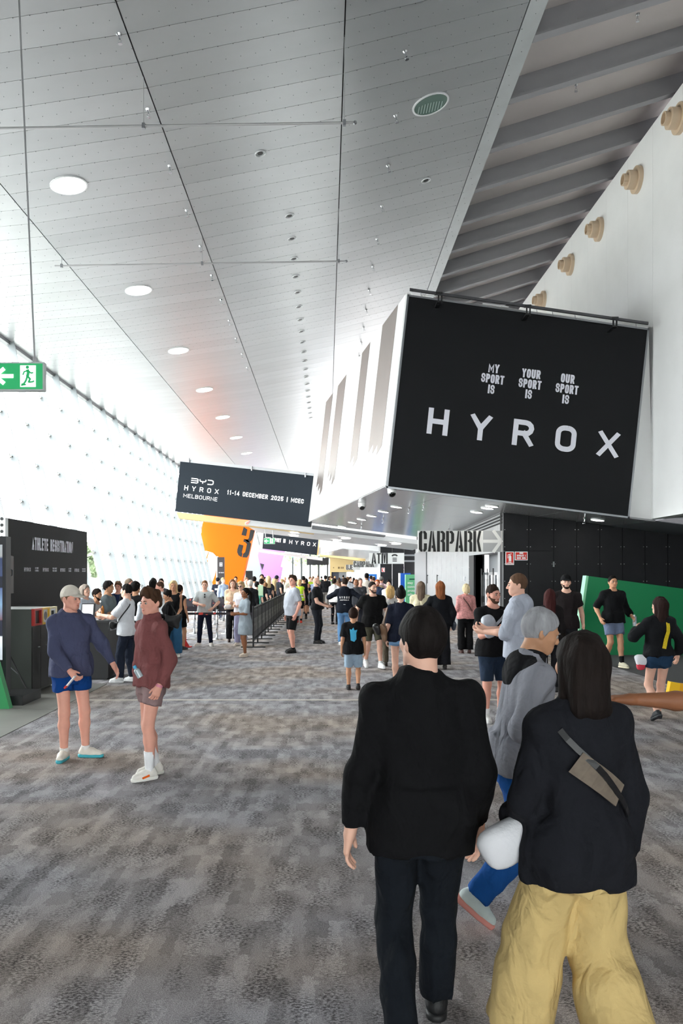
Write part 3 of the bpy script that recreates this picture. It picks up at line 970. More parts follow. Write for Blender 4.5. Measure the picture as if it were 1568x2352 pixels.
rl = thing('ceiling_rail', 'dark grey lighting rail on brackets above the huge black board', 'rail', P(1215, 705, 19.3))
a, b = P(941, 667, 19.3), P(1489, 745, 19.3)
U = (b - a).normalized()
MB().extrude([a, b, b + Vector((0, 0, .06)), a + Vector((0, 0, .06))], (0, .06, 0)).build('rail_bar', mat('dark_grey_metal', (78, 78, 82), 0.45, 0.4), rl)
for px, py in ((1008, 679), (1212, 708), (1412, 736)):
    c = P(px, py, 19.3)
    MB().box(c + Vector((0, .03, .06)), (.16, .1, .05)).box(c + Vector((0, .12, -.06)), (.03, .04, .26)).box(c + Vector((.08, .12, -.04)), (.03, .04, .22)).bb(c.x - .05, c.x + .05, c.y, c.y + .5, c.z - .16, c.z - .12).build('bracket', M_black, rl)
for px, py in ((966, 676), (1232, 715), (1268, 719), (1320, 727), (1460, 748)):
    c = P(px, py, 19.32)
    MB().tube([c + Vector((0, 0, .05)), c + Vector((.01, 0, -.05)), c + Vector((.03, 0, -.07)), c + Vector((.04, 0, -.04))], .008, 5).build('hook', M_steel, rl)
for (x0, y0), (x1, y1) in (((968, 674), (1000, 678)), ((1108, 694), (1168, 702)), ((1330, 726), (1390, 735))):
    MB().tube([P(x0, y0 + 3, 19.36), P(x1, y1 + 3, 19.36)], .014, 6).build('lamp_tube', M_offwhite, rl)

# ---- second board
YS = 33.7
b2_ = thing('billboard', 'slate board with event dates hung from the bulkhead end, tilted', 'billboard', P(560, 1135, YS))
q = [P(402, 1174, YS), P(711, 1210, YS), P(719, 1093, YS), P(414, 1060, YS)]
MB().extrude(q, (0, .25, 0)).build('board_panel', M_navy_board, b2_)
MB().extrude([P(414, 1060, YS), P(719, 1093, YS), P(721, 1087, YS), P(415, 1053, YS)], (0, .3, 0)).build('top_rail', mat('pale_grey_metal', (190, 192, 196), 0.4, 0.3), b2_)
MB().extrude([P(711, 1210, YS - .02), P(715, 1210, YS - .02), P(722, 1094, YS - .02), P(719, 1093, YS - .02)], (0, .3, 0)).build('edge_strip', M_black, b2_)
for px, py in ((434, 1056), (578, 1075), (701, 1090)):
    MB().cyl(P(px, py + 6, YS - .04), P(px, py - 4, YS - .04), .035, seg=8).build('hanger', M_steel, b2_)
mb = MB()
px_line(mb, 'HYROX', z3(146, 383), z3(499, 426), 11.2, YS, 0.17, 1.0)
px_line(mb, 'MELBOURNE', z3(137, 457), z3(486, 501), 9.0, YS, 0.14, 0.28)
px_line(mb, '11-14 DECEMBER 2025 | MCEC', z3(586, 428), z3(1374, 524), 10.4, YS, 0.19, 0.22, space=.09)
# angular three-letter mark
a, b = P(*z3(217, 305), YS), P(*z3(449, 331), YS)
U = (b - a).normalized(); V = Vector((-U.z, 0, U.x)); wd = (b - a).length; hh = 11.4 / F * YS
def strokes(mb, pls, o, U, V, w, h, t, N=FRONT, eps=.006):
    for li, pl in enumerate(pls):
        eps = eps + (h * .012 if li else 0)
        L, R = stroke_strip([(x * w, y * h) for x, y in pl], t)
        for i in range(len(L) - 1):
            mb.add([o + U * p[0] + V * p[1] + N * eps for p in (R[i], R[i + 1], L[i + 1], L[i])], [(0, 1, 2, 3)])
strokes(mb, [[(0, 1), (.85, 1), (1, .85), (1, .65), (.9, .5), (1, .35), (1, .15), (.85, 0), (0, 0)], [(0, .5), (.9, .5)]], a, U, V, wd * .3, hh * .84, hh * .2)
strokes(mb, [[(0, 1), (0, .72), (.15, .5), (.85, .5), (1, .72), (1, 1)], [(.5, .5), (.5, 0)]], a + U * wd * .385, U, V, wd * .26, hh * .84, hh * .2)
strokes(mb, [[(0, 1), (.7, 1), (.95, .85), (1, .5), (.95, .15), (.7, 0), (0, 0)]], a + U * wd * .73, U, V, wd * .25, hh * .84, hh * .2)
mb.build('lettering', M_inkw, b2_)

# ---- third board
YT = 68.0
def zt(x, y): return (580 + x / 3.733, 1150 + y / 3.733)
b3_ = thing('billboard', 'small far slate board reading OUR SPORT IS HYROX above the lilac wall', 'billboard', P(667, 1248, YT))
MB().extrude([P(*zt(83, 411), YT), P(*zt(550, 467), YT), P(*zt(566, 326), YT), P(*zt(95, 264), YT)], (0, .3, 0)).build('board_panel', M_navy_board, b3_)
MB().extrude([P(*zt(60, 412), YT), P(*zt(83, 414), YT), P(*zt(97, 264), YT), P(*zt(75, 262), YT)], (0, .5, 0)).build('side_frame', M_offwhite, b3_)
MB().extrude([P(*zt(552, 467), YT), P(*zt(560, 468), YT), P(*zt(577, 327), YT), P(*zt(568, 326), YT)], (0, .3, 0)).build('edge_strip', mat('amber_strip', (222, 178, 96), 0.5), b3_)
mb = MB()
px_line(mb, 'HYROX', zt(312, 369), zt(541, 394), 9.0, YT, 0.18, 0.95)
px_line(mb, 'OUR SPORT IS', zt(113, 345), zt(281, 363), 9.2, YT, 0.2, 0.2, space=.16)
mb.build('lettering', M_inkw, b3_)

# ---- exit signs
def running_man(mb, o, U, V, h, N=FRONT, eps=.008):
    """o: lower left of the white door panel; pictogram of height h"""
    def S(pl, t): strokes(mb, [pl], o, U, V, h, h, t * h, N, eps)
    c = [(.36 + .075 * math.cos(a_ * PI / 6), .86 + .075 * math.sin(a_ * PI / 6)) for a_ in range(12)]
    flat_poly(mb, [(x * h, y * h) for x, y in c], o, U, V, N, eps)
    S([(.36, .76), (.40, .62), (.36, .44)], .13)
    S([(.40, .72), (.22, .66), (.16, .52)], .06)
    S([(.38, .72), (.52, .60), (.62, .62)], .06)
    S([(.37, .46), (.48, .34), (.42, .22), (.42, .18)], .085)
    S([(.42, .20), (.60, .22), (.66, .26)], .07)
    S([(.36, .46), (.30, .28), (.20, .12), (.10, .10)], .085)
    S([(.08, .06), (.30, .10)], .06)

def exit_sign(label, px0, px1, py0, py1, Y, rods, arrow=True, cat='sign', detail=True):
    t = thing('exit_sign', label, cat, P((px0 + px1) / 2, (py0 + py1) / 2, Y))
    s = Y / F
    a = P(px0, py1, Y)
    W, Hh = (px1 - px0) * s, (py1 - py0) * s
    MB().bb(a.x, a.x + W, Y, Y + .07, a.z, a.z + Hh).build('sign_housing', mat('sign_housing_grey', (205, 208, 210), 0.4, 0.2), t)
    m = .05 * Hh
    MB().bb(a.x + m, a.x + W - m, Y - .008, Y, a.z + m, a.z + Hh - m).build('green_panel', M_signgreen, t)
    U, V = Vector((1, 0, 0)), Vector((0, 0, 1))
    pw = Hh * .55
    po = Vector((a.x + W - .18 * Hh - pw - .1 * Hh, Y - .008, a.z + .12 * Hh))
    MB().bb(po.x, po.x + pw, Y - .012, Y - .007, po.z, po.z + Hh * .76).build('white_panel', M_signwhite, t)
    mb = MB()
    running_man(mb, po + Vector((-.02 * Hh, -.004, 0)), U, V, Hh * .8)
    mb.build('running_figure', M_signgreen, t)
    ax = Vector((po.x - .95 * Hh, Y - .008, a.z + Hh * .5))
    mb = MB()
    strokes(mb, [[(.1, 0), (.72, 0)], [(.40, .27), (.08, 0), (.40, -.27)]], ax, U, V, Hh, Hh, Hh * .14)
    mb.build('arrow', M_signwhite, t)
    for rx, top in rods:
        p0 = P(rx, py0, Y + .03); p1 = P(top[0], top[1], Y + .03)
        MB().cyl(p0, p1, .011 if Y < 20 else .02, seg=8).build('hanging_rod', M_rod, t)
    return t
e1 = exit_sign('green exit sign with running figure hung on a long rod by the left edge', -28, 101, 832, 897, 8.4, [])
rp0 = P(80, 832, 8.44); rp1 = Vector((-3.36, 8.44, ceil_z(-3.36) + .05))
MB().cyl(rp0, rp1, .010, seg=8).cyl(rp0, rp0 + Vector((0, 0, .05)), .02, seg=8).build('hanging_rod', M_rod, e1)
MB().cyl(P(-8, 832, 8.44), Vector((-3.8, 8.44, ceil_z(-3.8) + .05)), .010, seg=8).build('hanging_rod', M_rod, e1)
exit_sign('small green exit sign on two rods in front of the far slate board', 606, 631, 1236, 1249.5, 38.0, [(609.5, (609, 1206)), (627, (626, 1208))])
exit_sign('tiny green exit sign over the glazed far end doors', 669, 680, 1274, 1281, 111.7, [(672, (672, 1270)), (677, (677, 1270))])

# ---- direction signs on the right wall
_ST = [(0, 0), (.36, 0), (.36, 1), (0, 1)]
def mir(p): return [(1 - x, y) for x, y in p][::-1]
STW = {'M': 1.35, 'T': .9, 'E': .85}
STEN = {
 'C': [[(.46, 1), (.22, 1), (0, .88), (0, .12), (.22, 0), (.46, 0), (.46, .10), (.40, .14), (.40, .86), (.46, .9)], [(.54, .9), (.62, .86), (.62, .6), (1, .6), (1, .88), (.78, 1), (.54, 1)], [(.54, 0), (.78, 0), (1, .12), (1, .40), (.62, .40), (.62, .14), (.54, .1)]],
 'A': [[(0, 0), (.33, 0), (.52, 1), (.33, 1)], [(.60, 1), (.68, 1), (1, 0), (.66, 0), (.62, .17), (.45, .17), (.47, .30), (.60, .30), (.55, .62)]],
 'R': [_ST, [(.44, 1), (.74, 1), (1, .88), (1, .62), (.86, .52), (1, .42), (1, 0), (.64, 0), (.64, .42), (.56, .47), (.44, .47), (.44, .56), (.56, .56), (.64, .62), (.64, .86), (.56, .9), (.44, .9)]],
 'P': [_ST, [(.44, 1), (.76, 1), (1, .86), (1, .52), (.76, .38), (.44, .38), (.44, .48), (.56, .48), (.62, .54), (.62, .84), (.56, .9), (.44, .9)]],
 'K': [_ST, [(.44, .52), (.68, 1), (1, 1), (.72, .52), (1, 0), (.68, 0)]],
 'T': [[(0, .86), (.28, .86), (.28, 1), (0, 1)], [(.32, 0), (.68, 0), (.68, 1), (.32, 1)], [(.72, .86), (1, .86), (1, 1), (.72, 1)]],
 'M': [[(0, 0), (.26, 0), (.26, 1), (0, 1)], [(.74, 0), (1, 0), (1, 1), (.74, 1)], [(.30, 1), (.42, .05), (.58, .05), (.70, 1), (.54, 1), (.5, .7), (.46, 1)]],
 'U': [[(0, 1), (0, .12), (.2, 0), (.46, 0), (.46, .1), (.38, .14), (.38, 1)], [(1, 1), (.62, 1), (.62, .14), (.54, .1), (.54, 0), (.8, 0), (1, .12)]],
 'J': [[(.6, 1), (.6, .14), (.5, .1), (.5, 0), (.78, 0), (1, .12), (1, 1)], [(0, .3), (0, .12), (.2, 0), (.42, 0), (.42, .1), (.38, .14), (.38, .3)]],
 'E': [_ST, [(.44, .86), (1, .86), (1, 1), (.44, 1)], [(.44, .44), (.9, .44), (.9, .58), (.44, .58)], [(.44, 0), (1, 0), (1, .14), (.44, .14)]],
}
def stencil_board(label, px0, px1, py0, py1, Y, word, wpx0, wpx1, arrow=False, phone=False):
    t = thing('direction_sign', label, 'sign', P((px0 + px1) / 2, (py0 + py1) / 2, Y))
    s = Y / F
    a = P(px0, py1, Y); W, Hh = (px1 - px0) * s, (py1 - py0) * s
    MB().bb(a.x, a.x + W, Y, Y + .10, a.z, a.z + Hh).build('sign_box', mat('lit_white_acrylic', (214, 214, 212), 0.4), t)
    ws, we = P(wpx0, py1, Y), P(wpx1, py1, Y)
    wd = (we - ws).length
    mb = MB()
    U, V = Vector((1, 0, 0)), Vector((0, 0, 1))
    n_ = sum(STW.get(ch, 1) for ch in word) + .12 * (len(word) - 1)
    w, u = wd / n_, 0.0
    for ch in word:
        cw = w * STW.get(ch, 1)
        for pl in STEN[ch]:
            flat_poly(mb, [(u + x * cw, .01 * Hh + y * Hh * .98) for x, y in pl], ws, U, V, FRONT)
        u += cw + w * .12
    mb.build('lettering', M_inkb, t)
    if arrow:
        o = P(wpx1 + 4, py1, Y)
        aw = (px1 - wpx1 - 4) * s
        MB().bb(o.x, a.x + W - .03, Y - .006, Y, a.z, a.z + Hh).build('arrow_field', mat('light_grey_acrylic', (160, 161, 163), 0.4), t)
        mb = MB()
        strokes(mb, [[(0, .5), (.93, .5)], [(.52, -.02), (.93, .5), (.52, 1.02)]], o, U, V, aw, Hh, Hh * .15, eps=.012)
        mb.build('arrow', mat('lit_white_acrylic', (214, 214, 212)), t)
    if phone:
        mb = MB()
        c = P(906, 1282, Y)
        strokes(mb, [arc(0, .10, .16, .10, 15, 165, 8)], c, U, V, 1, 1, .09)
        strokes(mb, [[(-.13, z), (.13, z)] for z in (.0, -.09, -.18)], c, U, V, 1, 1, .045)
        mb.build('telephone_symbol', M_inkb, t)
    return t
stencil_board('long white CARPARK sign with arrow beside the black wall corner', 960, 1153, 1219, 1267.5, 21.9, 'CARPARK', 961.5, 1105, arrow=True)
atm_ = stencil_board('white ATM sign with telephone symbol above the far black panels', 848, 928, 1270, 1295, 48.0, 'ATM', 853, 890, phone=True)
MB().bb(4.66, 5.62, 48.02, 48.08, 2.6, 2.7).bb(4.66, 5.62, 48.02, 48.08, 2.95, 3.05).build('wall_bracket', M_steel, atm_)
stencil_board('second white CARPARK sign, small and half hidden behind the ATM sign', 811, 862, 1289, 1303, 55.6, 'CARPARK', 812, 859)
stencil_board('farthest small white sign with black letters UJE left of other signs', 794, 826, 1297, 1309, 81.9, 'UJE', 795, 810)

def fire_sign(label, px0, px1, py0, py1, Y, kind):
    t = thing('fire_sign', label, 'sign', P((px0 + px1) / 2, (py0 + py1) / 2, Y))
    s = Y / F
    a = P(px0, py1, Y - .02); W, Hh = (px1 - px0) * s, (py1 - py0) * s
    MB().bb(a.x, a.x + W, Y - .02, Y - .005, a.z, a.z + Hh).build('sign_plate', M_inkw, t)
    m = .02
    MB().bb(a.x + m, a.x + W - m, Y - .024, Y - .019, a.z + m, a.z + Hh - m).build('red_panel', M_red, t)
    U, V = Vector((1, 0, 0)), Vector((0, 0, 1))
    mb = MB()
    if kind == 'ext':
        o = Vector((a.x + W / 2, Y - .024, a.z))
        flat_poly(mb, [(-.03, .28 * Hh), (.04, .28 * Hh), (.04, .62 * Hh), (.025, .72 * Hh), (-.015, .72 * Hh), (-.03, .62 * Hh)], o, U, V, FRONT)
        strokes(mb, [[(0.0, .72), (0.0, .80), (.05, .84)], [(0, .80), (-.05, .76), (-.055, .5)]], o, U, V, 1, Hh, .018)
        for i, wd_ in enumerate(('FIRE', 'EXTINGUISHER')):
            w = fit(wd_, .035, .008, .2, .08 if i == 0 else .17)
            lettering(mb, wd_, o + V * (.17 - .09 * i) * Hh, U, V, FRONT, .03, w, .008, w * .2, 'c', clip=False)
    elif kind == 'text':
        o = Vector((a.x + W / 2, Y - .024, a.z))
        for i, (wd_, ww) in enumerate((('FIRE', .10), ('HYDRANT &', .25), ('HOSE REEL', .25))):
            w = fit(wd_, .05, .014, .22, ww, space=.02)
            lettering(mb, wd_, o + V * (.70 - .27 * i) * Hh, U, V, FRONT, .05, w, .014, w * .22, 'c', space=.02, clip=False)
    else:
        o = Vector((a.x + W / 2, Y - .03, a.z))
        flat_poly(mb, [(-.02, .2 * Hh), (.06, .2 * Hh), (.06, .8 * Hh), (.0, .85 * Hh), (-.08, .7 * Hh), (-.02, .7 * Hh)], o, U, V, FRONT)
    mb.build('print', M_inkw, t)
fire_sign('tall red fire extinguisher sign at the corner of the black wall', 1160.5, 1180, 1267, 1297.5, YB, 'ext')
fire_sign('wide red FIRE HYDRANT & HOSE REEL sign on the black wall', 1182, 1211.5, 1267, 1287, YB, 'text')
fire_sign('small red fire sign on the far black panels under the ATM sign', 876, 883.5, 1304, 1314, 50.505, 'far')

# ---- lamps and fittings in the metal ceiling
def on_ceiling(ratio, Y):
    """point of the ceiling whose x / height above eye level is ratio"""
    for (x0, z0), (x1, z1) in zip(PROF[:-1], PROF[1:]):
        sl = (z1 - z0) / (x1 - x0)
        x = ratio * (z0 - sl * x0 - H) / (1 - ratio * sl)
        if x0 - 1e-6 <= x <= x1 + 1e-6:
            return Vector((x, Y, z0 + sl * (x - x0))), Vector((sl, 0, -1)).normalized()
def disc_meshes(r, depth=.03):
    ring = MB(); seg = 28
    vs = []
    for rr, z in ((r * 1.06, 0), (r * 1.06, -.02), (r * .97, -.024), (r * .95, .01)):
        vs += [(rr * math.cos(2 * PI * i / seg), rr * math.sin(2 * PI * i / seg), z) for i in range(seg)]
    ring.add(vs, [(j * seg + i, j * seg + (i + 1) % seg, (j + 1) * seg + (i + 1) % seg, (j + 1) * seg + i) for j in range(3) for i in range(seg)])
    d = MB().cyl((0, 0, -.012), (0, 0, .01), r * .96, seg=seg)
    return ring, d
def orient(nrm, loc):
    return Matrix.Translation(loc) @ Vector((0, 0, -1)).rotation_difference(nrm).to_matrix().to_4x4()
ring, d = disc_meshes(.36)
ring_me, disc_me = ring.mesh('trim_ring', M_offwhite), d.mesh('diffuser', M_lamp)
k = 0
Yl = 16.55
while Yl < 56:
    p, n = on_ceiling(-.663, Yl)
    t = thing('ceiling_downlight', 'large round glowing downlight, %s in the left row of the metal ceiling' % ORD[k], 'ceiling light', p, group='large downlights in the metal ceiling')
    for nm, me in (('trim_ring', ring_me), ('diffuser', disc_me)):
        inst(nm, me, t, orient(n, p))
    Yl += 6.13; k += 1
p, n = on_ceiling(.221, 16.2)
t = thing('ceiling_downlight', 'large unlit green-tinted downlight in the right part of the metal ceiling', 'ceiling light', p)
inst('trim_ring', ring_me, t, orient(n, p))
MB().cyl((0, 0, -.01), (0, 0, .01), .345, seg=28).build('lens', mat('green_tinted_lens', (112, 140, 130), 0.25, 0.4), t).matrix_basis = orient(n, p)
mb = MB()
for i in range(9):
    x = -.24 + i * .06
    mb.box((x, .1, -.014), (.012, .34 * math.sqrt(max(0.05, 1 - (x / .34) ** 2)), .01))
o_ = mb.build('louvre', mat('louvre_green', (170, 190, 184), 0.4), t); o_.matrix_basis = orient(n, p)

ring2, d2 = disc_meshes(.11)
r2m, d2m = ring2.mesh('trim_ring', M_offwhite), MB().cyl((0, 0, -.01), (0, 0, .02), .06, seg=14).mesh('lamp_hole', M_black)
k = 0
Yl = 19.7
while Yl < 46:
    p, n = on_ceiling(-.1035, Yl)
    t = thing('ceiling_spotlight', 'small recessed spotlight, %s in the middle row of the metal ceiling' % ORD[k], 'ceiling light', p, group='small recessed spotlights')
    inst('trim_ring', r2m, t, orient(n, p)); inst('lamp_hole', d2m, t, orient(n, p))
    Yl += 1.34; k += 1
for r_, Yl, lab in ((-.158, 16.6, 'small round recessed spotlight alone left of the green-tinted downlight'), (.252, 19.5, 'small round recessed spotlight below the green-tinted downlight')):
    p, n = on_ceiling(r_, Yl)
    t = thing('ceiling_spotlight', lab, 'ceiling light', p)
    inst('trim_ring', r2m, t, orient(n, p)); inst('lamp_hole', d2m, t, orient(n, p))

def sprinkler_meshes():
    a = MB().cyl((0, 0, 0), (0, 0, -.03), .045, .03, 10).cyl((0, 0, -.03), (0, 0, -.10), .014, seg=6)
    b = MB().cyl((0, 0, -.155), (0, 0, -.145), .036, seg=10).tube([(.02, 0, -.09), (.03, 0, -.12), (0, 0, -.15)], .006, 4).tube([(-.02, 0, -.09), (-.03, 0, -.12), (0, 0, -.15)], .006, 4)
    return a.mesh('pipe', M_chrome), b.mesh('deflector', M_chrome)
sp_a, sp_b = sprinkler_meshes()
def sprinkler(label, p, n, group):
    t = thing('sprinkler', label, 'sprinkler', p, group=group)
    inst('pipe', sp_a, t, orient(n, p)); inst('deflector', sp_b, t, orient(n, p))
for r_, Ys_, nm in ((.15, 14.3, 'right'), (-.385, 12.4, 'left')):
    for k in range(11):
        p, n = on_ceiling(r_, Ys_ + 2.0 * k)
        sprinkler('small chrome sprinkler, %s in the %s row under the metal ceiling' % (ORD[k], nm), p, n, 'sprinklers in the metal ceiling, %s row' % nm)
for px, py, k in ((1430, 52, 0), (1345, 198, 1)):
    pass
for Ys_, x in ((15.9, 6.2), (17.9, 5.6)):
    z = rib_z(x) + .46
    sprinkler('small chrome sprinkler between the ceiling beams, %s one' % ('nearer' if Ys_ < 16 else 'farther'), Vector((x, Ys_, z)), Vector((0, 0, -1)), 'sprinklers between the beams')

# ---- thin bars hung under the ceiling
def hanging_bar(label, Y, xa, xb, za, zb, hang):
    t = thing('hanging_bar', label, 'bar', ((xa + xb) / 2, Y, za))
    MB().cyl((xa, Y, za), (xb, Y, zb), .022, seg=8).build('bar', M_rod, t)
    MB().ball((xb, Y, zb), .035, 8, 6).build('end_cap', M_steel, t)
    for x in hang:
        z = za + (zb - za) * (x - xa) / (xb - xa)
        MB().cyl((x, Y, z), (x, Y, ceil_z(x)), .006, seg=5).build('wire', M_rod, t)
        MB().box((x, Y, z), (.05, .06, .09)).build('clamp', M_steel, t)
hanging_bar('long thin steel bar on wires below the ceiling, nearer one', 13.5, P(-330, 298, 13.5).x, P(815, 282, 13.5).x, P(-330, 300, 13.5).z, P(815, 282, 13.5).z, (-6.6, -3.1, .3))
hanging_bar('long thin steel bar on wires below the ceiling, farther one', 19.85, P(126, 611, 19.85).x, P(795, 600, 19.85).x, P(126, 611, 19.85).z, P(795, 600, 19.85).z, (-6.6, -3.1, .3))

# ---- soffit lamps, sprinklers, cameras
def on_soffit(px, py):
    p = on_plane(px, py, SO_O - Vector((0, 0, .02)), SO_N)
    return p, SO_N
ring3, d3 = disc_meshes(.17)
r3m, d3m = ring3.mesh('trim_ring', M_offwhite), d3.mesh('diffuser', M_lamp)
spots = [(910, 1163.5), (880, 1174.5), (853, 1184.5), (830, 1192.5), (809, 1200), (785, 1209)]
for k, (x, y) in enumerate(spots):
    p, n = on_soffit(x, y)
    t = thing('soffit_downlight', 'round lit downlight, %s of the slanting row under the polished soffit' % ORD[k], 'ceiling light', p, group='downlights in the polished soffit')
    inst('trim_ring', r3m, t, orient(n, p)); inst('diffuser', d3m, t, orient(n, p))
for x, y, lab in ((1129, 1162, 'round lit downlight, largest of three near the black wall corner'), (1119, 1166.5, 'round lit downlight, middle of three near the black wall corner'), (1094, 1175.5, 'round lit downlight, leftmost of three near the black wall corner'), (1372, 1193.5, 'round lit downlight alone in front of the black panelled wall')):
    p, n = on_soffit(x, y)
    t = thing('soffit_downlight', lab, 'ceiling light', p)
    inst('trim_ring', r3m, t, orient(n, p)); inst('diffuser', d3m, t, orient(n, p))
for k, (x, y) in enumerate(((1342, 1190), (1031, 1215), (1000, 1229), (973, 1160), (940, 1168), (880, 1192), (830, 1207))):
    p, n = on_soffit(x, y)
    sprinkler('small chrome sprinkler under the polished soffit, %s from the right' % (['first'] + ORD[1:])[k], p, n, 'sprinklers under the polished soffit')
def dome_camera(label, px, py):
    p, n = on_soffit(px, py)
    t = thing('security_camera', label, 'camera', p)
    MB().cyl((0, 0, 0), (0, 0, -.12), .12, .11, 18).build('housing', M_inkw, t).matrix_basis = Matrix.Translation(p)
    MB().ball((0, -.02, -.13), .095, 16, 10).build('dome', mat('black_dome', (14, 14, 16), 0.08), t, smooth=True).matrix_basis = Matrix.Translation(p)
dome_camera('white dome camera with black lens under the front edge of the big board', 900, 1122)
dome_camera('white dome camera under the side edge of the polished soffit, farther one', 831, 1155)
# canopy lamps
ring4, d4 = disc_meshes(.22)
r4m, d4m = ring4.mesh('trim_ring', M_offwhite), d4.mesh('diffuser', M_lamp)
for k, (x, Yc_) in enumerate(((675, 37.0), (666, 40.5), (795, 37.0), (777, 40.5), (914, 37.0), (893, 40.5))):
    zc = P(x, 0, 36).z
    X = X_at(x, Yc_)
    pyf = 1205 + (X_at(x, 36) - X_at(562, 36)) / (X_at(712, 36) - X_at(562, 36)) * 18 if x < 712 else 1223 + (x - 712) / 273 * 30
    z = P(0, pyf - 1.0, 36).z
    p = Vector((X_at(x, 36), Yc_, z - .06))
    t = thing('canopy_downlight', 'round lit downlight under the white canopy, %s from the left' % ['first', 'second', 'third', 'fourth', 'fifth', 'sixth'][[1, 0, 3, 2, 5, 4][k]], 'ceiling light', p, group='downlights under the white canopy')
    inst('trim_ring', r4m, t, Matrix.Translation(p)); inst('diffuser', d4m, t, Matrix.Translation(p))

# ---- round jet nozzles on the white wall
M_beige = mat('beige_paint', (206, 184, 158), 0.5)
def nozzle_meshes():
    def ringed(r, x0, x1, hole=None):
        m = MB().cyl((x0, 0, 0), (x1, 0, 0), r, r * .94, 24)
        return m
    fl_ = MB().cyl((0, 0, 0), (-.10, 0, 0), .34, .34, 28).mesh('flange', M_beige, True)
    a = MB().cyl((-.10, 0, 0), (-.30, 0, 0), .235, .235, 26).mesh('outer_sleeve', M_beige, True)
    b = MB()
    seg = 24; vs = []
    for rr, x in ((.15, -.30), (.15, -.42), (.125, -.42), (.125, -.31)):
        vs += [(x, rr * math.cos(2 * PI * i / seg), rr * math.sin(2 * PI * i / seg)) for i in range(seg)]
    b.add(vs, [(j * seg + i, j * seg + (i + 1) % seg, (j + 1) * seg + (i + 1) % seg, (j + 1) * seg + i) for j in range(3) for i in range(seg)])
    b.add(vs[3 * seg:], [tuple(range(seg))])
    for m in (fl_, a):
        m.set_sharp_from_angle(angle=math.radians(40))
    return fl_, a, b.mesh('inner_nozzle', M_beige)
nz_ = nozzle_meshes()
for k, (x, y) in enumerate(((1565, 272), (1466, 413), (1378, 527), (1312, 608), (1249, 690))):
    Yn = WX * F / (x - VX)
    p = P(x, y, Yn)
    t = thing('air_nozzle', 'round beige stepped air nozzle on the white wall, %s' % ('nearest, cut by photo edge' if k == 0 else ORD[k] + ' from the camera'), 'air vent', p, group='air nozzles on the white wall')
    for nm, me in zip(('flange', 'outer_sleeve', 'inner_nozzle'), nz_):
        inst(nm, me, t, Matrix.Translation(p))

# ================================================================== left side: registration
rb = thing('registration_wall', 'tall black board reading ATHLETE REGISTRATION beside the glass wall', 'board', (-6.4, 18.6, 0))
MB().bb(-6.55, -6.4, 16.0, 21.3, 0, 3.0).build('board_panel', M_blk_board, rb)
MB().bb(-6.53, -6.39, 15.85, 15.99, 0, 3.0).build('edge_post', mat('white_metal', (225, 228, 230), 0.4), rb)
mb = MB()
for i in range(24):
    mb.cyl((-6.46, 15.85, .1 + i * .125), (-6.46, 15.845, .1 + i * .125), .033, seg=10)
mb.build('post_holes', M_black, rb)
mb = MB()
Ub, Vb2, Nb = Vector((0, 1, 0)), Vector((0, 0, 1)), Vector((1, 0, 0))
w = fit('ATHLETE REGISTRATION', .28, .055, .22, 2.78, space=.10)
lettering(mb, 'ATHLETE REGISTRATION', (-6.4, 17.3, 2.40), Ub, Vb2, Nb, .28, w, .055, w * .22, space=.10)
for pa, pb in ((55, 70), (98, 111), (138, 149), (171, 181)):
    ya, yb = 6.4 * F / (VX - pa), 6.4 * F / (VX - pb)
    w = fit('HYROX', .085, .018, .6, yb - ya)
    lettering(mb, 'HYROX', (-6.4, ya, 1.93), Ub, Vb2, Nb, .085, w, .018, w * .6)
for pa, pb, ta, tb in ((80, 88, 'MY SPORT', 'MY SPORT IS'), (120, 130, 'YOUR SPORT', 'YOUR SPORT'), (157, 163, 'MY SPORT', 'MY SPORT IS'), (188, 196, 'YOUR SPORT', 'YOUR SPORT')):
    ya, yb = 6.4 * F / (VX - pa), 6.4 * F / (VX - pb)
    for tx, z in ((ta, 1.985), (tb, 1.93)):
        w = fit(tx, .04, .009, .2, yb - ya, space=.02)
        lettering(mb, tx, (-6.4, ya, z), Ub, Vb2, Nb, .04, w, .009, w * .2, space=.02)
mb.build('lettering', M_ink, rb)

ct = thing('counter', 'black registration counter with small HYROX letters on its end', 'counter', (-4.5, 14.5, 0))
MB().bb(-5.4, -3.87, 14.12, 14.9, 0.03, 1.02).build('body', mat('black_counter', (26, 26, 28), 0.5), ct)
MB().bb(-5.45, -3.85, 14.08, 14.95, 1.02, 1.06).build('worktop', mat('black_laminate', (38, 38, 40), 0.3), ct)
MB().bb(-5.38, -3.9, 14.16, 14.86, 0, .03).build('plinth', M_black, ct)
mb = MB()
w = fit('HYROX', .075, .016, .6, .48)
lettering(mb, 'HYROX', (-3.87, 14.25, .86), Ub, Vb2, Nb, .075, w, .016, w * .6)
mb.build('lettering', M_ink, ct)
tb_ = thing('tablet', 'tablet on a stand with white screen on the black counter', 'tablet', (-4.32, 14.45, 1.06))
R_ = Matrix.Rotation(math.radians(-14), 3, 'X')
MB().box((-4.32, 14.45, 1.21), (.24, .014, .27), R_).build('case', M_black, tb_)
MB().box((-4.33, 14.440, 1.212), (.20, .004, .235), R_).build('screen', mat('white_screen', (240, 242, 244), 0.3, emit=0.2), tb_)
MB().bb(-4.40, -4.24, 14.42, 14.56, 1.06, 1.075).cyl((-4.32, 14.52, 1.07), (-4.32, 14.47, 1.2), .012, seg=6).build('stand', M_black, tb_)
ph = thing('card_reader', 'flat black card reader lying on the counter edge', 'card reader', (-4.02, 14.3, 1.06))
MB().box((-4.02, 14.3, 1.07), (.10, .18, .02)).build('body', M_black, ph)
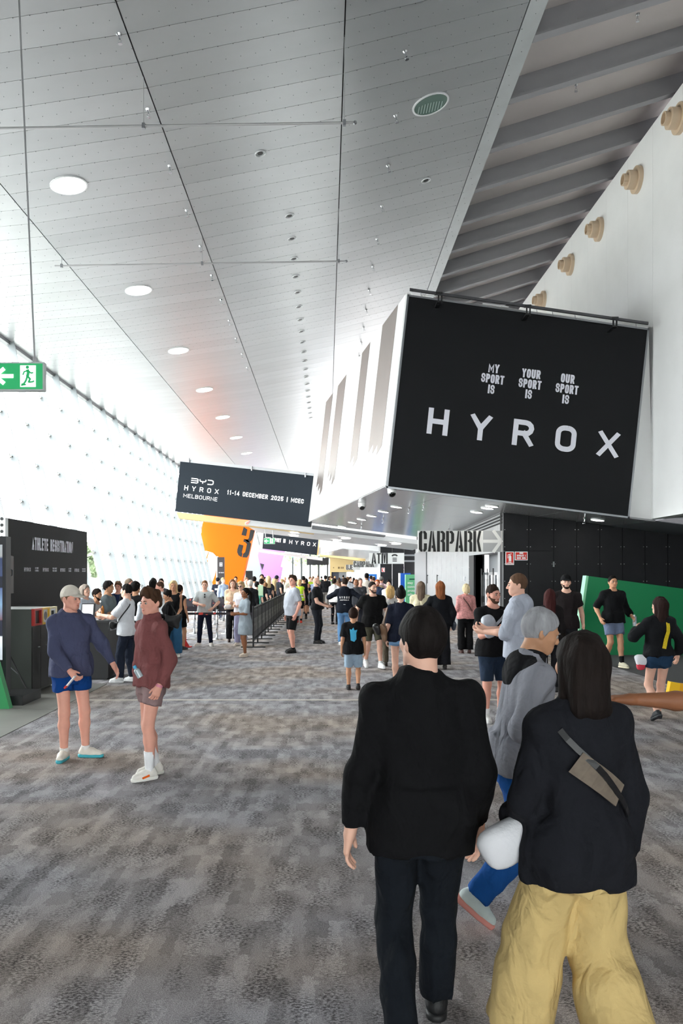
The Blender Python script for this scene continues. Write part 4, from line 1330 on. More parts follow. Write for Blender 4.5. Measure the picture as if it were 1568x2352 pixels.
MB().tube([(-3.97, 14.35, 1.07), (-3.94, 14.45, 1.12), (-4.0, 14.55, 1.08), (-4.1, 14.6, 1.065)], .006, 5).build('cable', M_offwhite, ph)

bn = thing('recycling_station', 'dark grey three-bin cabinet with red, yellow and cream hatch frames', 'bin', (-4.8, 12.8, 0))
M_bin = mat('bin_grey', (74, 78, 74), 0.4, 0.3)
M_bin_d = mat('bin_door_dark', (44, 44, 42), 0.4, 0.3)
BX = -4.56
MB().bb(BX - .75, BX - .02, 12.36, 13.4, .04, 1.33).build('body', M_bin, bn)
MB().bb(BX - .70, BX - .06, 12.4, 13.35, 0, .04).build('plinth', M_black, bn)
yb_ = [12.36, 12.71, 13.055, 13.4]
for i, (fc, lab) in enumerate((((170, 40, 34), 'red'), ((214, 170, 40), 'yellow'), ((222, 208, 160), 'cream'))):
    y0, y1 = yb_[i] + .006, yb_[i + 1] - .006
    d_ = MB().bb(BX - .02, BX, y0, y1, .06, 1.05).build('door', M_bin_d, bn)
    MB().cyl((BX, y1 - .05, .72), (BX + .012, y1 - .05, .72), .012, seg=10).build('lock', M_chrome, d_)
    fm = MB()
    z0, z1 = 1.07, 1.335
    for a_ in ((y0, y1, z0, z0 + .03), (y0, y1, z1 - .03, z1), (y0, y0 + .04, z0 + .03, z1 - .03), (y1 - .04, y1, z0 + .03, z1 - .03)):
        fm.bb(BX - .02, BX + .03, *a_)
    f_ = fm.build('hatch_frame', mat('hatch_' + lab, fc, 0.4), bn)
    f_['label'] = '%s hatch frame' % lab
    if i == 1:
        MB().bb(BX - .02, BX + .005, y0 + .04, y1 - .04, z0 + .03, z1 - .03).build('hatch_panel', mat('hatch_panel_white', (214, 214, 206), 0.35), f_)
        mb = MB(); mb.cyl((BX + .005, (y0 + y1) / 2 + .03, 1.2), (BX + .008, (y0 + y1) / 2 + .03, 1.2), .07, seg=20).build('round_hole', M_grey_d, f_)
    else:
        MB().bb(BX - .02, BX - .012, y0 + .04, y1 - .04, z0 + .03, z1 - .03).build('opening', M_black, f_)
        if i == 2:
            fm = MB()
            for a_ in ((y0 + .045, y1 - .045, z0 + .035, z0 + .06), (y0 + .045, y1 - .045, z1 - .06, z1 - .035), (y0 + .045, y0 + .075, z0 + .06, z1 - .06), (y1 - .075, y1 - .045, z0 + .06, z1 - .06)):
                fm.bb(BX, BX + .02, *a_)
            fm.build('inner_frame', M_offwhite, f_)

def speaker(label, x, y, z0, z1, w, d, legs=((-50, .5), (70, .5), (190, .5))):
    t = thing('loudspeaker', label, 'speaker', (x, y, 0))
    hw = w / 2
    q = [(x - hw, y, z0), (x + hw, y, z0), (x + hw, y, z1), (x - hw, y, z1)]
    qb = [(x - hw * .8, y + d, z0), (x + hw * .8, y + d, z0), (x + hw * .8, y + d, z1 - .02), (x - hw * .8, y + d, z1 - .02)]
    MB().prism(q, qb).build('cabinet', M_black, t)
    MB().bb(x - hw + .03, x + hw - .03, y - .012, y, z0 + .04, z1 - .04).build('grille', mat('speaker_grille', (16, 16, 17), 0.7), t)
    MB().tube([(x + hw * .92, y + d * .35, z0 + (z1 - z0) * .44), (x + hw * .92 + .03, y + d * .4, z0 + (z1 - z0) * .47), (x + hw * .92 + .03, y + d * .4, z0 + (z1 - z0) * .6), (x + hw * .92, y + d * .35, z0 + (z1 - z0) * .63)], .014, 6).build('handle', M_grey_d, t)
    s = thing('speaker_stand', label.replace('loudspeaker', 'tripod stand carrying the loudspeaker'), 'stand', (x, y, 0))
    MB().cyl((x, y + d / 2, .55), (x, y + d / 2, z0), .02, seg=10).build('pole', M_black, s)
    MB().cyl((x, y + d / 2, .80), (x, y + d / 2, .88), .035, seg=10).build('collar', M_black, s)
    for ad, rl_ in legs:
        a_ = math.radians(ad)
        e = Vector((x + rl_ * math.cos(a_), y + d / 2 + rl_ * math.sin(a_), .012))
        MB().cyl((x, y + d / 2, .85), e, .014, seg=8).build('leg', M_black, s)
        MB().cyl((x, y + d / 2, .55), Vector((x, y + d / 2, .85)).lerp(e, .62), .008, seg=6).build('brace', M_steel, s)
speaker('black loudspeaker in front of the registration board', -4.95, 12.04, 1.58, 2.17, .28, .28, ((5, .40), (175, .40), (90, .10)))
speaker('far black loudspeaker at the right edge of the orange wall', X_at(572, 34), 34, H + 0.02 - .55, H + .13, .30, .3)

tt = thing('display_totem', 'tall dark display totem with lit screen cut by the left edge', 'display', (-5.1, 11.55, .14))
MB().bb(-5.75, -4.62, 11.48, 11.66, .14, 2.42).build('housing', mat('totem_grey', (52, 53, 56), 0.4, 0.3), tt)
M_scr = bpy.data.materials.new('screen_image'); M_scr.use_nodes = True
_n, _l = M_scr.node_tree.nodes, M_scr.node_tree.links
_tc = _n.new('ShaderNodeTexCoord'); _sx = _n.new('ShaderNodeSeparateXYZ'); _rp = _n.new('ShaderNodeValToRGB')
_l.new(_tc.outputs['Generated'], _sx.inputs[0]); _l.new(_sx.outputs['Z'], _rp.inputs[0])
_e = _rp.color_ramp.elements
_e[0].position, _e[0].color = 0.0, lin((200, 206, 216)); _e[1].position, _e[1].color = 1.0, lin((150, 156, 160))
for p_, c_ in ((.2, (214, 218, 226)), (.21, (40, 42, 54)), (.34, (44, 46, 60)), (.35, (110, 84, 92)), (.48, (120, 150, 180)), (.62, (84, 96, 132)), (.63, (38, 40, 50)), (.72, (40, 42, 52)), (.73, (64, 74, 104)), (.88, (58, 66, 92)), (.9, (150, 152, 156))):
    k_ = _e.new(p_); k_.color = lin(c_)
_rp.color_ramp.interpolation = 'LINEAR'
_l.new(_rp.outputs[0], _n['Principled BSDF'].inputs['Base Color']); _l.new(_rp.outputs[0], _n['Principled BSDF'].inputs['Emission Color'])
_n['Principled BSDF'].inputs['Emission Strength'].default_value = 0.25
_n['Principled BSDF'].inputs['Roughness'].default_value = 0.15
MB().bb(-5.70, -4.67, 11.47, 11.48, .64, 2.30).build('screen', M_scr, tt)
pl_ = thing('plinth', 'low black plinth under the display totem on the concrete floor', 'plinth', (-5, 11.7, 0))
MB().bb(-6.0, -4.32, 11.33, 12.05, .0, .14).build('plinth_body', mat('black_plinth', (34, 34, 36), 0.35), pl_)
gb = thing('green_board', 'slanted green board standing at the left edge before the totem', 'board', (-5, 11.05, 0))
YG = 11.05
MB().extrude([P(-90, 1629, YG), P(22, 1629, YG), P(-16, 1490, YG), P(-128, 1490, YG)], (0, .12, 0)).build('board_panel', mat('bright_green_board', (46, 150, 88), 0.5), gb)

# ================================================================== right side boards
g2 = thing('green_board', 'large slanted green board with pale edge in front of the black wall', 'board', (9, 18.4, 0))
Yg = 18.4
q = [P(1327, 1505, Yg), P(1640, 1505, Yg), P(1640, 1362, Yg), P(1352, 1323, Yg)]
MB().extrude(q, (0, .25, 0)).build('board_panel', M_green, g2)
MB().extrude([P(1320, 1505, Yg), P(1326.5, 1505, Yg), P(1351.5, 1323, Yg), P(1346, 1322, Yg)], (0, .25, 0)).build('edge_panel', M_green_lt, g2)
y2 = thing('yellow_board', 'low yellow board at the right edge of the photo', 'board', (5.1, 11.3, 0))
Yy = 11.3
MB().extrude([P(1530, 1622, Yy), P(1556, 1624, Yy), P(1562, 1570, Yy), P(1540, 1566, Yy)], (0, .1, 0)).build('board_panel', M_yellow, y2)
MB().extrude([P(1556, 1624, Yy), P(1660, 1630, Yy), P(1660, 1580, Yy), P(1562, 1570, Yy)], (0, .1, 0)).build('side_panel', mat('amber_board', (236, 168, 0), 0.5), y2)

def kiosk(label, X0, X1, Y, z1, m, name='vending_box'):
    t = thing(name, label, 'kiosk', ((X0 + X1) / 2, Y, 0))
    MB().bb(X0, X1, Y, Y + .5, .05, z1).build('cabinet', m, t)
    MB().bb(X0 + .03, X1 - .03, Y + .03, Y + .47, 0, .05).build('plinth', M_black, t)
    return t
kg = kiosk('pale green vending box with white words beside the grey wall edge', 4.42, 5.02, 44.6, 1.84, mat('mint_green', (108, 192, 140), 0.5))
def bfont(text, size, loc, rot, m, par, name='lettering'):
    cu = bpy.data.curves.new(name, 'FONT'); cu.body = text; cu.size = size; cu.align_x = 'LEFT'; cu.offset = .012 * size
    cu.space_line = 1.15
    ob = bpy.data.objects.new(name, cu)
    me = bpy.data.meshes.new_from_object(ob)
    bpy.data.objects.remove(ob)
    me.materials.append(m)
    ob = bpy.data.objects.new(name, me)
    ob.matrix_basis = Matrix.Translation(loc) @ Matrix.Rotation(PI / 2, 4, 'X')
    link(ob, par)
    return ob
MB().bb(4.62, 4.94, 44.585, 44.6, 1.54, 1.62).build('name_plate', mat('deep_green', (12, 84, 66), 0.5), kg)
bfont('stay\nconnect\nprotect\nsafe', .19, (4.52, 44.59, 1.32), 0, M_inkw, kg)
kb = kiosk('blue vending box with white edge behind the pale green box', 4.28, 4.86, 46.2, 1.92, mat('strong_blue', (8, 84, 190), 0.5))
MB().bb(4.20, 4.28, 46.2, 46.7, 0, 1.92).build('white_edge', M_inkw, kb)
k3 = kiosk('blue counter banner with white print before the far black panels', X_at(841, 49), X_at(865, 49), 49, H - .02, mat('sky_blue_banner', (24, 110, 200), 0.5), 'blue_banner')
mb = MB()
for i in range(7):
    flat_poly(mb, [(0, 0), (.05, 0), (.05, .05), (0, .05)], P(846 + i * 2.0, 1325, 49), (1, 0, 0), (0, 0, 1), FRONT, .01)
mb.build('print', M_inkw, k3)

# ================================================================== queue barriers
M_fab = mat('banner_fabric', (38, 38, 40), 0.8)
M_post = mat('black_tube', (20, 20, 22), 0.4, 0.3)
def barrier_meshes():
    r = {}
    r['post'] = MB().cyl((0, 0, 0.03), (0, 0, 1.06), .022, seg=8).mesh('post', M_post)
    r['foot'] = MB().box((0, 0, .015), (.62, .06, .03)).mesh('foot', M_post)
    r['top_rail'] = MB().cyl((0, .02, 1.02), (0, 1.28, 1.02), .016, seg=6).mesh('top_rail', M_post)
    r['bottom_rail'] = MB().cyl((0, .02, .16), (0, 1.28, .16), .016, seg=6).mesh('bottom_rail', M_post)
    r['banner'] = MB().bb(-.006, .006, .05, 1.25, .24, .95).mesh('banner', M_fab)
    m = MB()
    for i in range(8):
        for z0, z1 in ((.95, 1.02), (.16, .24)):
            m.cyl((0, .10 + i * .155, z0), (0, .10 + i * .155, z1), .010, seg=4)
    r['clips'] = m.mesh('clips', M_post)
    m = MB()
    w = fit('HYROX', .34, .06, .35, 1.05)
    lettering(m, 'HYROX', (.006, .12, .40), Vector((0, 1, 0)), Vector((0, 0, 1)), Vector((1, 0, 0)), .34, w, .06, w * .35, eps=.003)
    r['lettering'] = m.mesh('lettering', mat('grey_print', (118, 116, 112), 0.7))
    return r
bar_me = barrier_meshes()
for k in range(17):
    t = thing('crowd_barrier', 'black mesh crowd barrier panel, %s along the queue lane' % ORD[k], 'barrier', (-1.87, 20.3 + 1.3 * k, 0), group='black crowd barriers beside the queue')
    for nm, me in bar_me.items():
        inst_ = bpy.data.objects.new(nm, me); link(inst_, t, True)
M_belt = mat('belt_black_red', (46, 40, 48), 0.7)
_nt = M_belt.node_tree; _n, _l = _nt.nodes, _nt.links
_tc = _n.new('ShaderNodeTexCoord'); _vo = _n.new('ShaderNodeTexVoronoi'); _vo.inputs['Scale'].default_value = 7.0
_rp = _n.new('ShaderNodeValToRGB'); _rp.color_ramp.interpolation = 'CONSTANT'
_rp.color_ramp.elements[0].color = lin((222, 74, 66)); _rp.color_ramp.elements[1].position = 0.26; _rp.color_ramp.elements[1].color = lin((46, 40, 48))
_l.new(_tc.outputs['Object'], _vo.inputs['Vector']); _l.new(_vo.outputs['Distance'], _rp.inputs[0]); _l.new(_rp.outputs[0], _n['Principled BSDF'].inputs['Base Color'])
st_me = {
 'pole': MB().cyl((0, 0, .03), (0, 0, .90), .034, seg=14).mesh('pole', M_chrome, True),
 'base': MB().cyl((0, 0, 0), (0, 0, .02), .17, .16, 20).cyl((0, 0, .02), (0, 0, .045), .10, .04, 16).mesh('base', M_chrome),
 'belt_head': MB().cyl((0, 0, .88), (0, 0, .98), .042, seg=12).mesh('belt_head', M_black)}
lanes = [-2.3, -3.15, -4.15, -5.25]
rows = [22.9, 25.0, 27.2, 29.5, 31.8, 34.4, 37.2]
rown = ['front', 'second', 'third', 'fourth', 'fifth', 'sixth', 'rear']
lanen = ['beside the crowd barriers', 'one lane in from the barriers', 'two lanes in from the barriers', 'on the glass wall side']
for i, y in enumerate(rows):
    for j, x in enumerate(lanes):
        t = thing('queue_post', 'chrome queue post in the %s row, %s' % (rown[i], lanen[j]), 'queue post', (x, y, 0), group='chrome queue posts')
        for nm, me in st_me.items():
            link(bpy.data.objects.new(nm, me), t, True)
        if j < 3:
            MB().bb(x - abs(lanes[j + 1] - x) + .04, x - .04, y - .002, y + .002, .80, .95).build('belt', M_belt, t)
        elif i < 6:
            MB().bb(x - .002, x + .002, y + .04, rows[i + 1] - .04, .85, .94).build('belt', M_belt, t)
rp_ = thing('queue_post', 'red queue post with flared red foot and long belt at the queue entrance', 'queue post', (-3.64, 20.4, 0))
M_redp = mat('red_paint', (206, 20, 18), 0.45)
MB().cyl((-3.64, 20.4, .06), (-3.64, 20.4, 1.0), .05, .045, 14).build('pole', M_redp, rp_)
MB().cyl((-3.64, 20.4, 0), (-3.64, 20.4, .025), .19, .19, 20).cyl((-3.64, 20.4, .025), (-3.64, 20.4, .16), .13, .05, 16).build('base', M_redp, rp_)
MB().bb(-3.59, -1.90, 20.398, 20.402, .83, .89).build('belt', M_belt, rp_)

sg = thing('notice_stand', 'pale green paper notice on a slim post in the queue', 'notice', (-2.05, 24.8, 0))
MB().cyl((-2.05, 24.85, .02), (-2.05, 24.85, 1.3), .015, seg=8).build('post', M_post, sg)
MB().cyl((-2.05, 24.85, 0), (-2.05, 24.85, .02), .15, seg=16).build('base', M_post, sg)
MB().bb(-2.14, -1.98, 24.81, 24.83, 1.2, 1.53).build('paper', mat('pale_green_paper', (206, 238, 200), 0.7), sg)

tw = thing('banner_tower', 'narrow black banner tower in front of the orange wall', 'banner', (X_at(506, 40), 40, 0))
MB().bb(X_at(499, 40), X_at(515, 40), 40, 40.15, 0, 2.72).build('board_panel', mat('charcoal_board', (54, 48, 50), 0.6), tw)
MB().bb(X_at(496, 40), X_at(499, 40), 40.0, 40.4, 0, 2.76).build('edge_post', M_offwhite, tw)
mb = MB()
for r_ in range(2):
    for c_ in range(2):
        strokes(mb, [[(0, 0), (1, 0), (1, 1), (0, 1), (0, 0)]], P(504.2 + c_ * 3.4, 1296 + r_ * 4.6, 40), Vector((1, 0, 0)), Vector((0, 0, 1)), .055, .08, .018)
px_line(mb, 'HYROX', (502.5, 1316.5), (513.8, 1316.5), 2.6, 40, .2, .9)
mb.build('lettering', M_ink, tw)

bg_ = thing('duffel_bag', 'brown soft bag on the floor beside the counter', 'bag', (-3.42, 14.75, 0))
mb = MB(); mb.ball((-3.42, 14.75, .17), .17, 16, 10, sc=(.75, 1.3, 1.0))
mb.build('body', mat('brown_canvas', (92, 72, 56), 0.8, bump=.3), bg_, smooth=True)
MB().tube([(-3.42, 14.6, .30), (-3.42, 14.65, .42), (-3.42, 14.85, .42), (-3.42, 14.9, .30)], .012, 6).build('handle', M_black, bg_)

# ================================================================== trees outside
M_leaf = mat('leaf_green', (128, 146, 108), 0.7, var=.25, scale=1.5)
M_bark = mat('bark', (110, 96, 84), 0.9, var=.1)
def tree(label, x, y, h, r):
    t = thing('tree', label, 'tree', (x, y, -.22))
    n = 900
    g = RNG.normal(size=(n, 3)); g /= np.linalg.norm(g, axis=1)[:, None]
    rad = RNG.uniform(.55, 1, n) ** .5
    c = g * rad[:, None] * np.array([r, r, r * .9]) + np.array([x, y, h - r * .8])
    vs, fs = [], []
    for i in range(n):
        a = Vector(RNG.normal(size=3)).normalized(); b = a.orthogonal().normalized()
        s = RNG.uniform(.18, .38)
        p = Vector(c[i])
        vs += [p - a * s, p + b * s * .6, p + a * s, p - b * s * .6]
        fs.append((4 * i, 4 * i + 1, 4 * i + 2, 4 * i + 3))
    m = MB(); m.add(vs, fs)
    stuff(m.build('foliage', M_leaf, t))
    MB().tube([(x, y, -.3), (x + .1, y, h * .35), (x, y + .1, h * .7)], [.2, .16, .08], 8).build('trunk', M_bark, t)
for k, (x, y, h, r) in enumerate(((-14.5, 44, 3.2, 1.3), (-18, 58, 4.0, 1.6), (-22.5, 62, 4.2, 1.7), (-25, 82, 4.6, 1.9))):
    tree('pale green tree outside the glass wall, %s from the camera' % ORD[k], x, y, h, r)
for k, (x, y, h, r) in enumerate(((-10, 133, 8, 2.9), (-4.6, 146, 9, 3.4), (-1.5, 132, 8, 2.9), (3.5, 147, 9, 3.4))):
    tree('bright green tree beyond the far end doors, %s from the left' % ['first', 'second', 'third', 'fourth'][k], x, y, h, r)

# ================================================================== people: signed-distance bodies and clothes, meshed with surface nets
def V3(*a): return np.array(a, dtype=np.float64)
_CO = np.array([(i, j, k) for i in (0, 1) for j in (0, 1) for k in (0, 1)])
_ED = [(a, b) for a in range(8) for b in range(a + 1, 8) if np.abs(_CO[a] - _CO[b]).sum() == 1]

class Fld:
    def __init__(self, lo, hi, h):
        self.lo, self.h = np.asarray(lo, float), h
        self.n = np.maximum(np.ceil((np.asarray(hi, float) - self.lo) / h).astype(int) + 1, 4)
        self.F = np.full(self.n, 1.0, dtype=np.float32)
        self.ax = [(self.lo[i] + h * np.arange(self.n[i])).astype(np.float32) for i in range(3)]
    def reg(self, lo, hi):
        a = np.clip(np.floor((np.asarray(lo) - self.lo) / self.h).astype(int), 0, self.n)
        b = np.clip(np.ceil((np.asarray(hi) - self.lo) / self.h).astype(int) + 1, 0, self.n)
        sl = tuple(slice(a[i], b[i]) for i in range(3))
        X = self.ax[0][sl[0]][:, None, None]; Y = self.ax[1][sl[1]][None, :, None]; Z = self.ax[2][sl[2]][None, None, :]
        return sl, X, Y, Z
    def put(self, sl, d, k):
        f = self.F[sl]
        if f.size == 0: return
        if k > 0:
            h = np.maximum(k - np.abs(f - d), 0) / k
            self.F[sl] = np.minimum(f, d) - h * h * k * .25
        else:
            self.F[sl] = np.minimum(f, d)
    def cone(self, a, b, ra, rb, k=.02, cut=None, cuta=None, fy=1.0):
        a, b = np.asarray(a, float), np.asarray(b, float)
        r = max(ra, rb) + k + 3 * self.h
        sl, X, Y, Z = self.reg(np.minimum(a, b) - r, np.maximum(a, b) + r)
        ba = b - a; L2 = max(ba @ ba, 1e-9)
        x, y, z = X - a[0], Y - a[1], Z - a[2]
        t = np.clip((x * ba[0] + y * ba[1] + z * ba[2]) / L2, 0, 1)
        d = np.sqrt((x - t * ba[0]) ** 2 + (y - t * ba[1]) ** 2 + (z - t * ba[2]) ** 2) - (ra + (rb - ra) * t)
        if cut:
            n = ba / math.sqrt(L2)
            d = np.maximum(d, (X - b[0]) * n[0] + (Y - b[1]) * n[1] + (Z - b[2]) * n[2])
        if cuta:
            n = -ba / math.sqrt(L2)
            d = np.maximum(d, (X - a[0]) * n[0] + (Y - a[1]) * n[1] + (Z - a[2]) * n[2])
        self.put(sl, d, k)
    def _ell(self, X, Y, Z, c, r, R):
        x, y, z = X - c[0], Y - c[1], Z - c[2]
        if R is not None:
            x, y, z = (R[0, 0] * x + R[1, 0] * y + R[2, 0] * z, R[0, 1] * x + R[1, 1] * y + R[2, 1] * z, R[0, 2] * x + R[1, 2] * y + R[2, 2] * z)
        k0 = np.sqrt((x / r[0]) ** 2 + (y / r[1]) ** 2 + (z / r[2]) ** 2)
        k1 = np.sqrt((x / r[0] ** 2) ** 2 + (y / r[1] ** 2) ** 2 + (z / r[2] ** 2) ** 2) + 1e-9
        return k0 * (k0 - 1) / k1
    def ell(self, c, r, k=.02, R=None, cutf=None):
        r = (r, r, r) if np.isscalar(r) else r
        m = max(r) + k + 3 * self.h
        sl, X, Y, Z = self.reg(np.asarray(c) - m, np.asarray(c) + m)
        d = self._ell(X, Y, Z, c, r, R)
        if cutf is not None:
            d = np.maximum(d, cutf(X, Y, Z))
        self.put(sl, d, k)
    def sub(self, c, r, k=.01, R=None):
        r = (r, r, r) if np.isscalar(r) else r
        m = max(r) + k + 3 * self.h
        sl, X, Y, Z = self.reg(np.asarray(c) - m, np.asarray(c) + m)
        f = self.F[sl]
        if f.size == 0: return
        d = -self._ell(X, Y, Z, c, r, R)
        h = np.maximum(k - np.abs(f - d), 0) / k
        self.F[sl] = np.maximum(f, d) + h * h * k * .25
    def loft(self, prof, R, piv, z0, z1, ease=0.0, k=.03, p=2.3):
        """prof rows (z, half width, half depth, y centre) in the frame R about piv (template height .95)"""
        hw = max(q[1] for q in prof) + ease + .12
        lo, hi = [], []
        pts = np.array([[sx * hw, sy * (hw), z] for sx in (-1, 1) for sy in (-1, 1) for z in (z0 - .05, z1 + .05)])
        pts[:, 2] -= .95
        w = pts @ R.T + piv
        sl, X, Y, Z = self.reg(w.min(0), w.max(0))
        x, y, z = X - piv[0], Y - piv[1], Z - piv[2]
        qx = R[0, 0] * x + R[1, 0] * y + R[2, 0] * z
        qy = R[0, 1] * x + R[1, 1] * y + R[2, 1] * z
        qz = R[0, 2] * x + R[1, 2] * y + R[2, 2] * z + .95
        zz = [q[0] for q in prof]
        W = np.interp(qz, zz, [q[1] for q in prof]).astype(np.float32) + ease
        D = np.interp(qz, zz, [q[2] for q in prof]).astype(np.float32) + ease
        C = np.interp(qz, zz, [q[3] for q in prof]).astype(np.float32)
        r = (np.abs(qx / W) ** p + np.abs((qy - C) / D) ** p) ** (1 / p)
        d = (r - 1) * np.minimum(W, D)
        d = np.maximum(d, np.maximum(qz - z1, z0 - qz))
        self.put(sl, d, k)
    def cutz(self, z0=None, z1=None):
        Z = self.ax[2][None, None, :]
        if z0 is not None: self.F = np.maximum(self.F, z0 - Z)
        if z1 is not None: self.F = np.maximum(self.F, Z - z1)
    def folds(self, amp, rng, freq=(18, 55), n=6, stretch=(1, 1, .55), lim=None):
        m = np.argwhere(np.abs(self.F) < 3 * self.h + amp)
        if len(m) == 0: return
        p = self.lo + m * self.h
        d = np.zeros(len(m))
        for i in range(n):
            kv = rng.normal(size=3); kv /= np.linalg.norm(kv)
            kv = kv * np.array(stretch) * rng.uniform(*freq)
            s = np.sin(p @ kv + rng.uniform(0, 6.28) + 1.5 * np.sin(p @ rng.normal(size=3) * 9))
            d += s
        d = amp * d / math.sqrt(n)
        if lim is not None: d = np.minimum(d, lim)
        self.F[m[:, 0], m[:, 1], m[:, 2]] += d.astype(np.float32)
    def net(self):
        F = self.F
        F[0], F[-1], F[:, 0], F[:, -1], F[:, :, 0], F[:, :, -1] = 1, 1, 1, 1, 1, 1
        S = F < 0
        c = np.zeros(np.array(S.shape) - 1, np.int8)
        for i, j, k in _CO:
            c += S[i:S.shape[0] - 1 + i, j:S.shape[1] - 1 + j, k:S.shape[2] - 1 + k]
        idx = np.argwhere((c > 0) & (c < 8))
        if len(idx) == 0: return np.zeros((0, 3)), np.zeros((0, 4), int)
        num = np.full(c.shape, -1, np.int64)
        num[idx[:, 0], idx[:, 1], idx[:, 2]] = np.arange(len(idx))
        val = np.stack([F[idx[:, 0] + o[0], idx[:, 1] + o[1], idx[:, 2] + o[2]] for o in _CO], 1).astype(np.float64)
        acc = np.zeros((len(idx), 3)); cnt = np.zeros(len(idx))
        for a, b in _ED:
            m = (val[:, a] < 0) != (val[:, b] < 0)
            t = val[m, a] / (val[m, a] - val[m, b])
            acc[m] += _CO[a] + t[:, None] * (_CO[b] - _CO[a]); cnt[m] += 1
        V = self.lo + (idx + acc / cnt[:, None]) * self.h
        qs = []
        for axis in range(3):
            s0 = [slice(None)] * 3; s1 = [slice(None)] * 3
            s0[axis] = slice(0, -1); s1[axis] = slice(1, None)
            A, B = S[tuple(s0)], S[tuple(s1)]
            e = np.argwhere(A != B)
            u, v = (axis + 1) % 3, (axis + 2) % 3
            ok = (e[:, u] >= 1) & (e[:, v] >= 1) & (e[:, u] < c.shape[u]) & (e[:, v] < c.shape[v])
            e = e[ok]
            if len(e) == 0: continue
            du = np.zeros(3, int); du[u] = 1
            dv = np.zeros(3, int); dv[v] = 1
            g = lambda q: num[q[:, 0], q[:, 1], q[:, 2]]
            q = np.stack([g(e - du - dv), g(e - dv), g(e), g(e - du)], 1)
            fl_ = ~A[e[:, 0], e[:, 1], e[:, 2]]
            q[fl_] = q[fl_][:, ::-1]
            qs.append(q)
        Q = np.concatenate(qs)
        return V, Q[(Q >= 0).all(1)]

def np_mesh(name, parts, m):
    """parts: list of (V, Q) joined in one smooth mesh"""
    V = np.concatenate([p[0] for p in parts]); o = 0; Q = []
    for v, q in parts:
        Q.append(q + o); o += len(v)
    Q = np.concatenate(Q)
    me = bpy.data.meshes.new(name)
    me.vertices.add(len(V)); me.vertices.foreach_set('co', V.astype(np.float32).ravel())
    me.loops.add(Q.size); me.loops.foreach_set('vertex_index', Q.astype(np.int32).ravel())
    me.polygons.add(len(Q)); me.polygons.foreach_set('loop_start', np.arange(0, Q.size, 4, dtype=np.int32))
    me.polygons.foreach_set('use_smooth', np.ones(len(Q), bool))
    me.materials.append(m)
    me.update(calc_edges=True)
    return me

def rotm(axis, deg):
    c, s = math.cos(math.radians(deg)), math.sin(math.radians(deg))
    return {'x': np.array([[1, 0, 0], [0, c, -s], [0, s, c]]), 'y': np.array([[c, 0, s], [0, 1, 0], [-s, 0, c]]), 'z': np.array([[c, -s, 0], [s, c, 0], [0, 0, 1]])}[axis]

def ik(A, C, l1, l2, pole):
    A, C, pole = map(lambda v: np.asarray(v, float), (A, C, pole))
    d = C - A; D = np.linalg.norm(d)
    mx = (l1 + l2) * .998
    if D > mx:
        d *= mx / D; D = mx; C = A + d
    u = d / D
    a = (l1 * l1 - l2 * l2 + D * D) / (2 * D)
    hh = math.sqrt(max(l1 * l1 - a * a, 0))
    p = pole - u * (pole @ u); p /= max(np.linalg.norm(p), 1e-6)
    return A + u * a + p * hh, C

def unit(v):
    v = np.asarray(v, float); return v / max(np.linalg.norm(v), 1e-9)

PROF_M = [(.80, .140, .092, .012), (.86, .160, .104, .015), (.93, .168, .112, .016), (1.00, .160, .106, .008), (1.08, .148, .100, 0), (1.18, .154, .106, 0), (1.28, .168, .114, 0), (1.35, .166, .108, .004), (1.40, .146, .090, .012), (1.44, .108, .074, .018), (1.475, .074, .062, .02), (1.51, .056, .056, .02)]
PROF_F = [(.80, .142, .094, .014), (.86, .166, .108, .018), (.93, .172, .112, .018), (1.00, .154, .100, .008), (1.08, .128, .088, 0), (1.18, .136, .096, -.004), (1.28, .148, .118, -.014), (1.35, .146, .100, -.004), (1.40, .130, .080, .012), (1.44, .094, .064, .018), (1.475, .062, .054, .02), (1.51, .048, .050, .02)]
SKIN = {'fair': (226, 178, 156), 'pink': (230, 168, 148), 'tan': (200, 148, 116), 'olive': (188, 140, 108), 'brown': (142, 92, 64), 'dark': (92, 58, 42)}
def skin_mat(n):
    return mat('skin_' + n, SKIN[n], 0.55, 0, .05, 14.0, .05, 160, spec=.3)
def hair_mat(col):
    return mat('hair_%d_%d_%d' % tuple(col), col, 0.75, 0, .25, 26.0, .6, 40, stretch=(1, 1, .25), spec=.12)

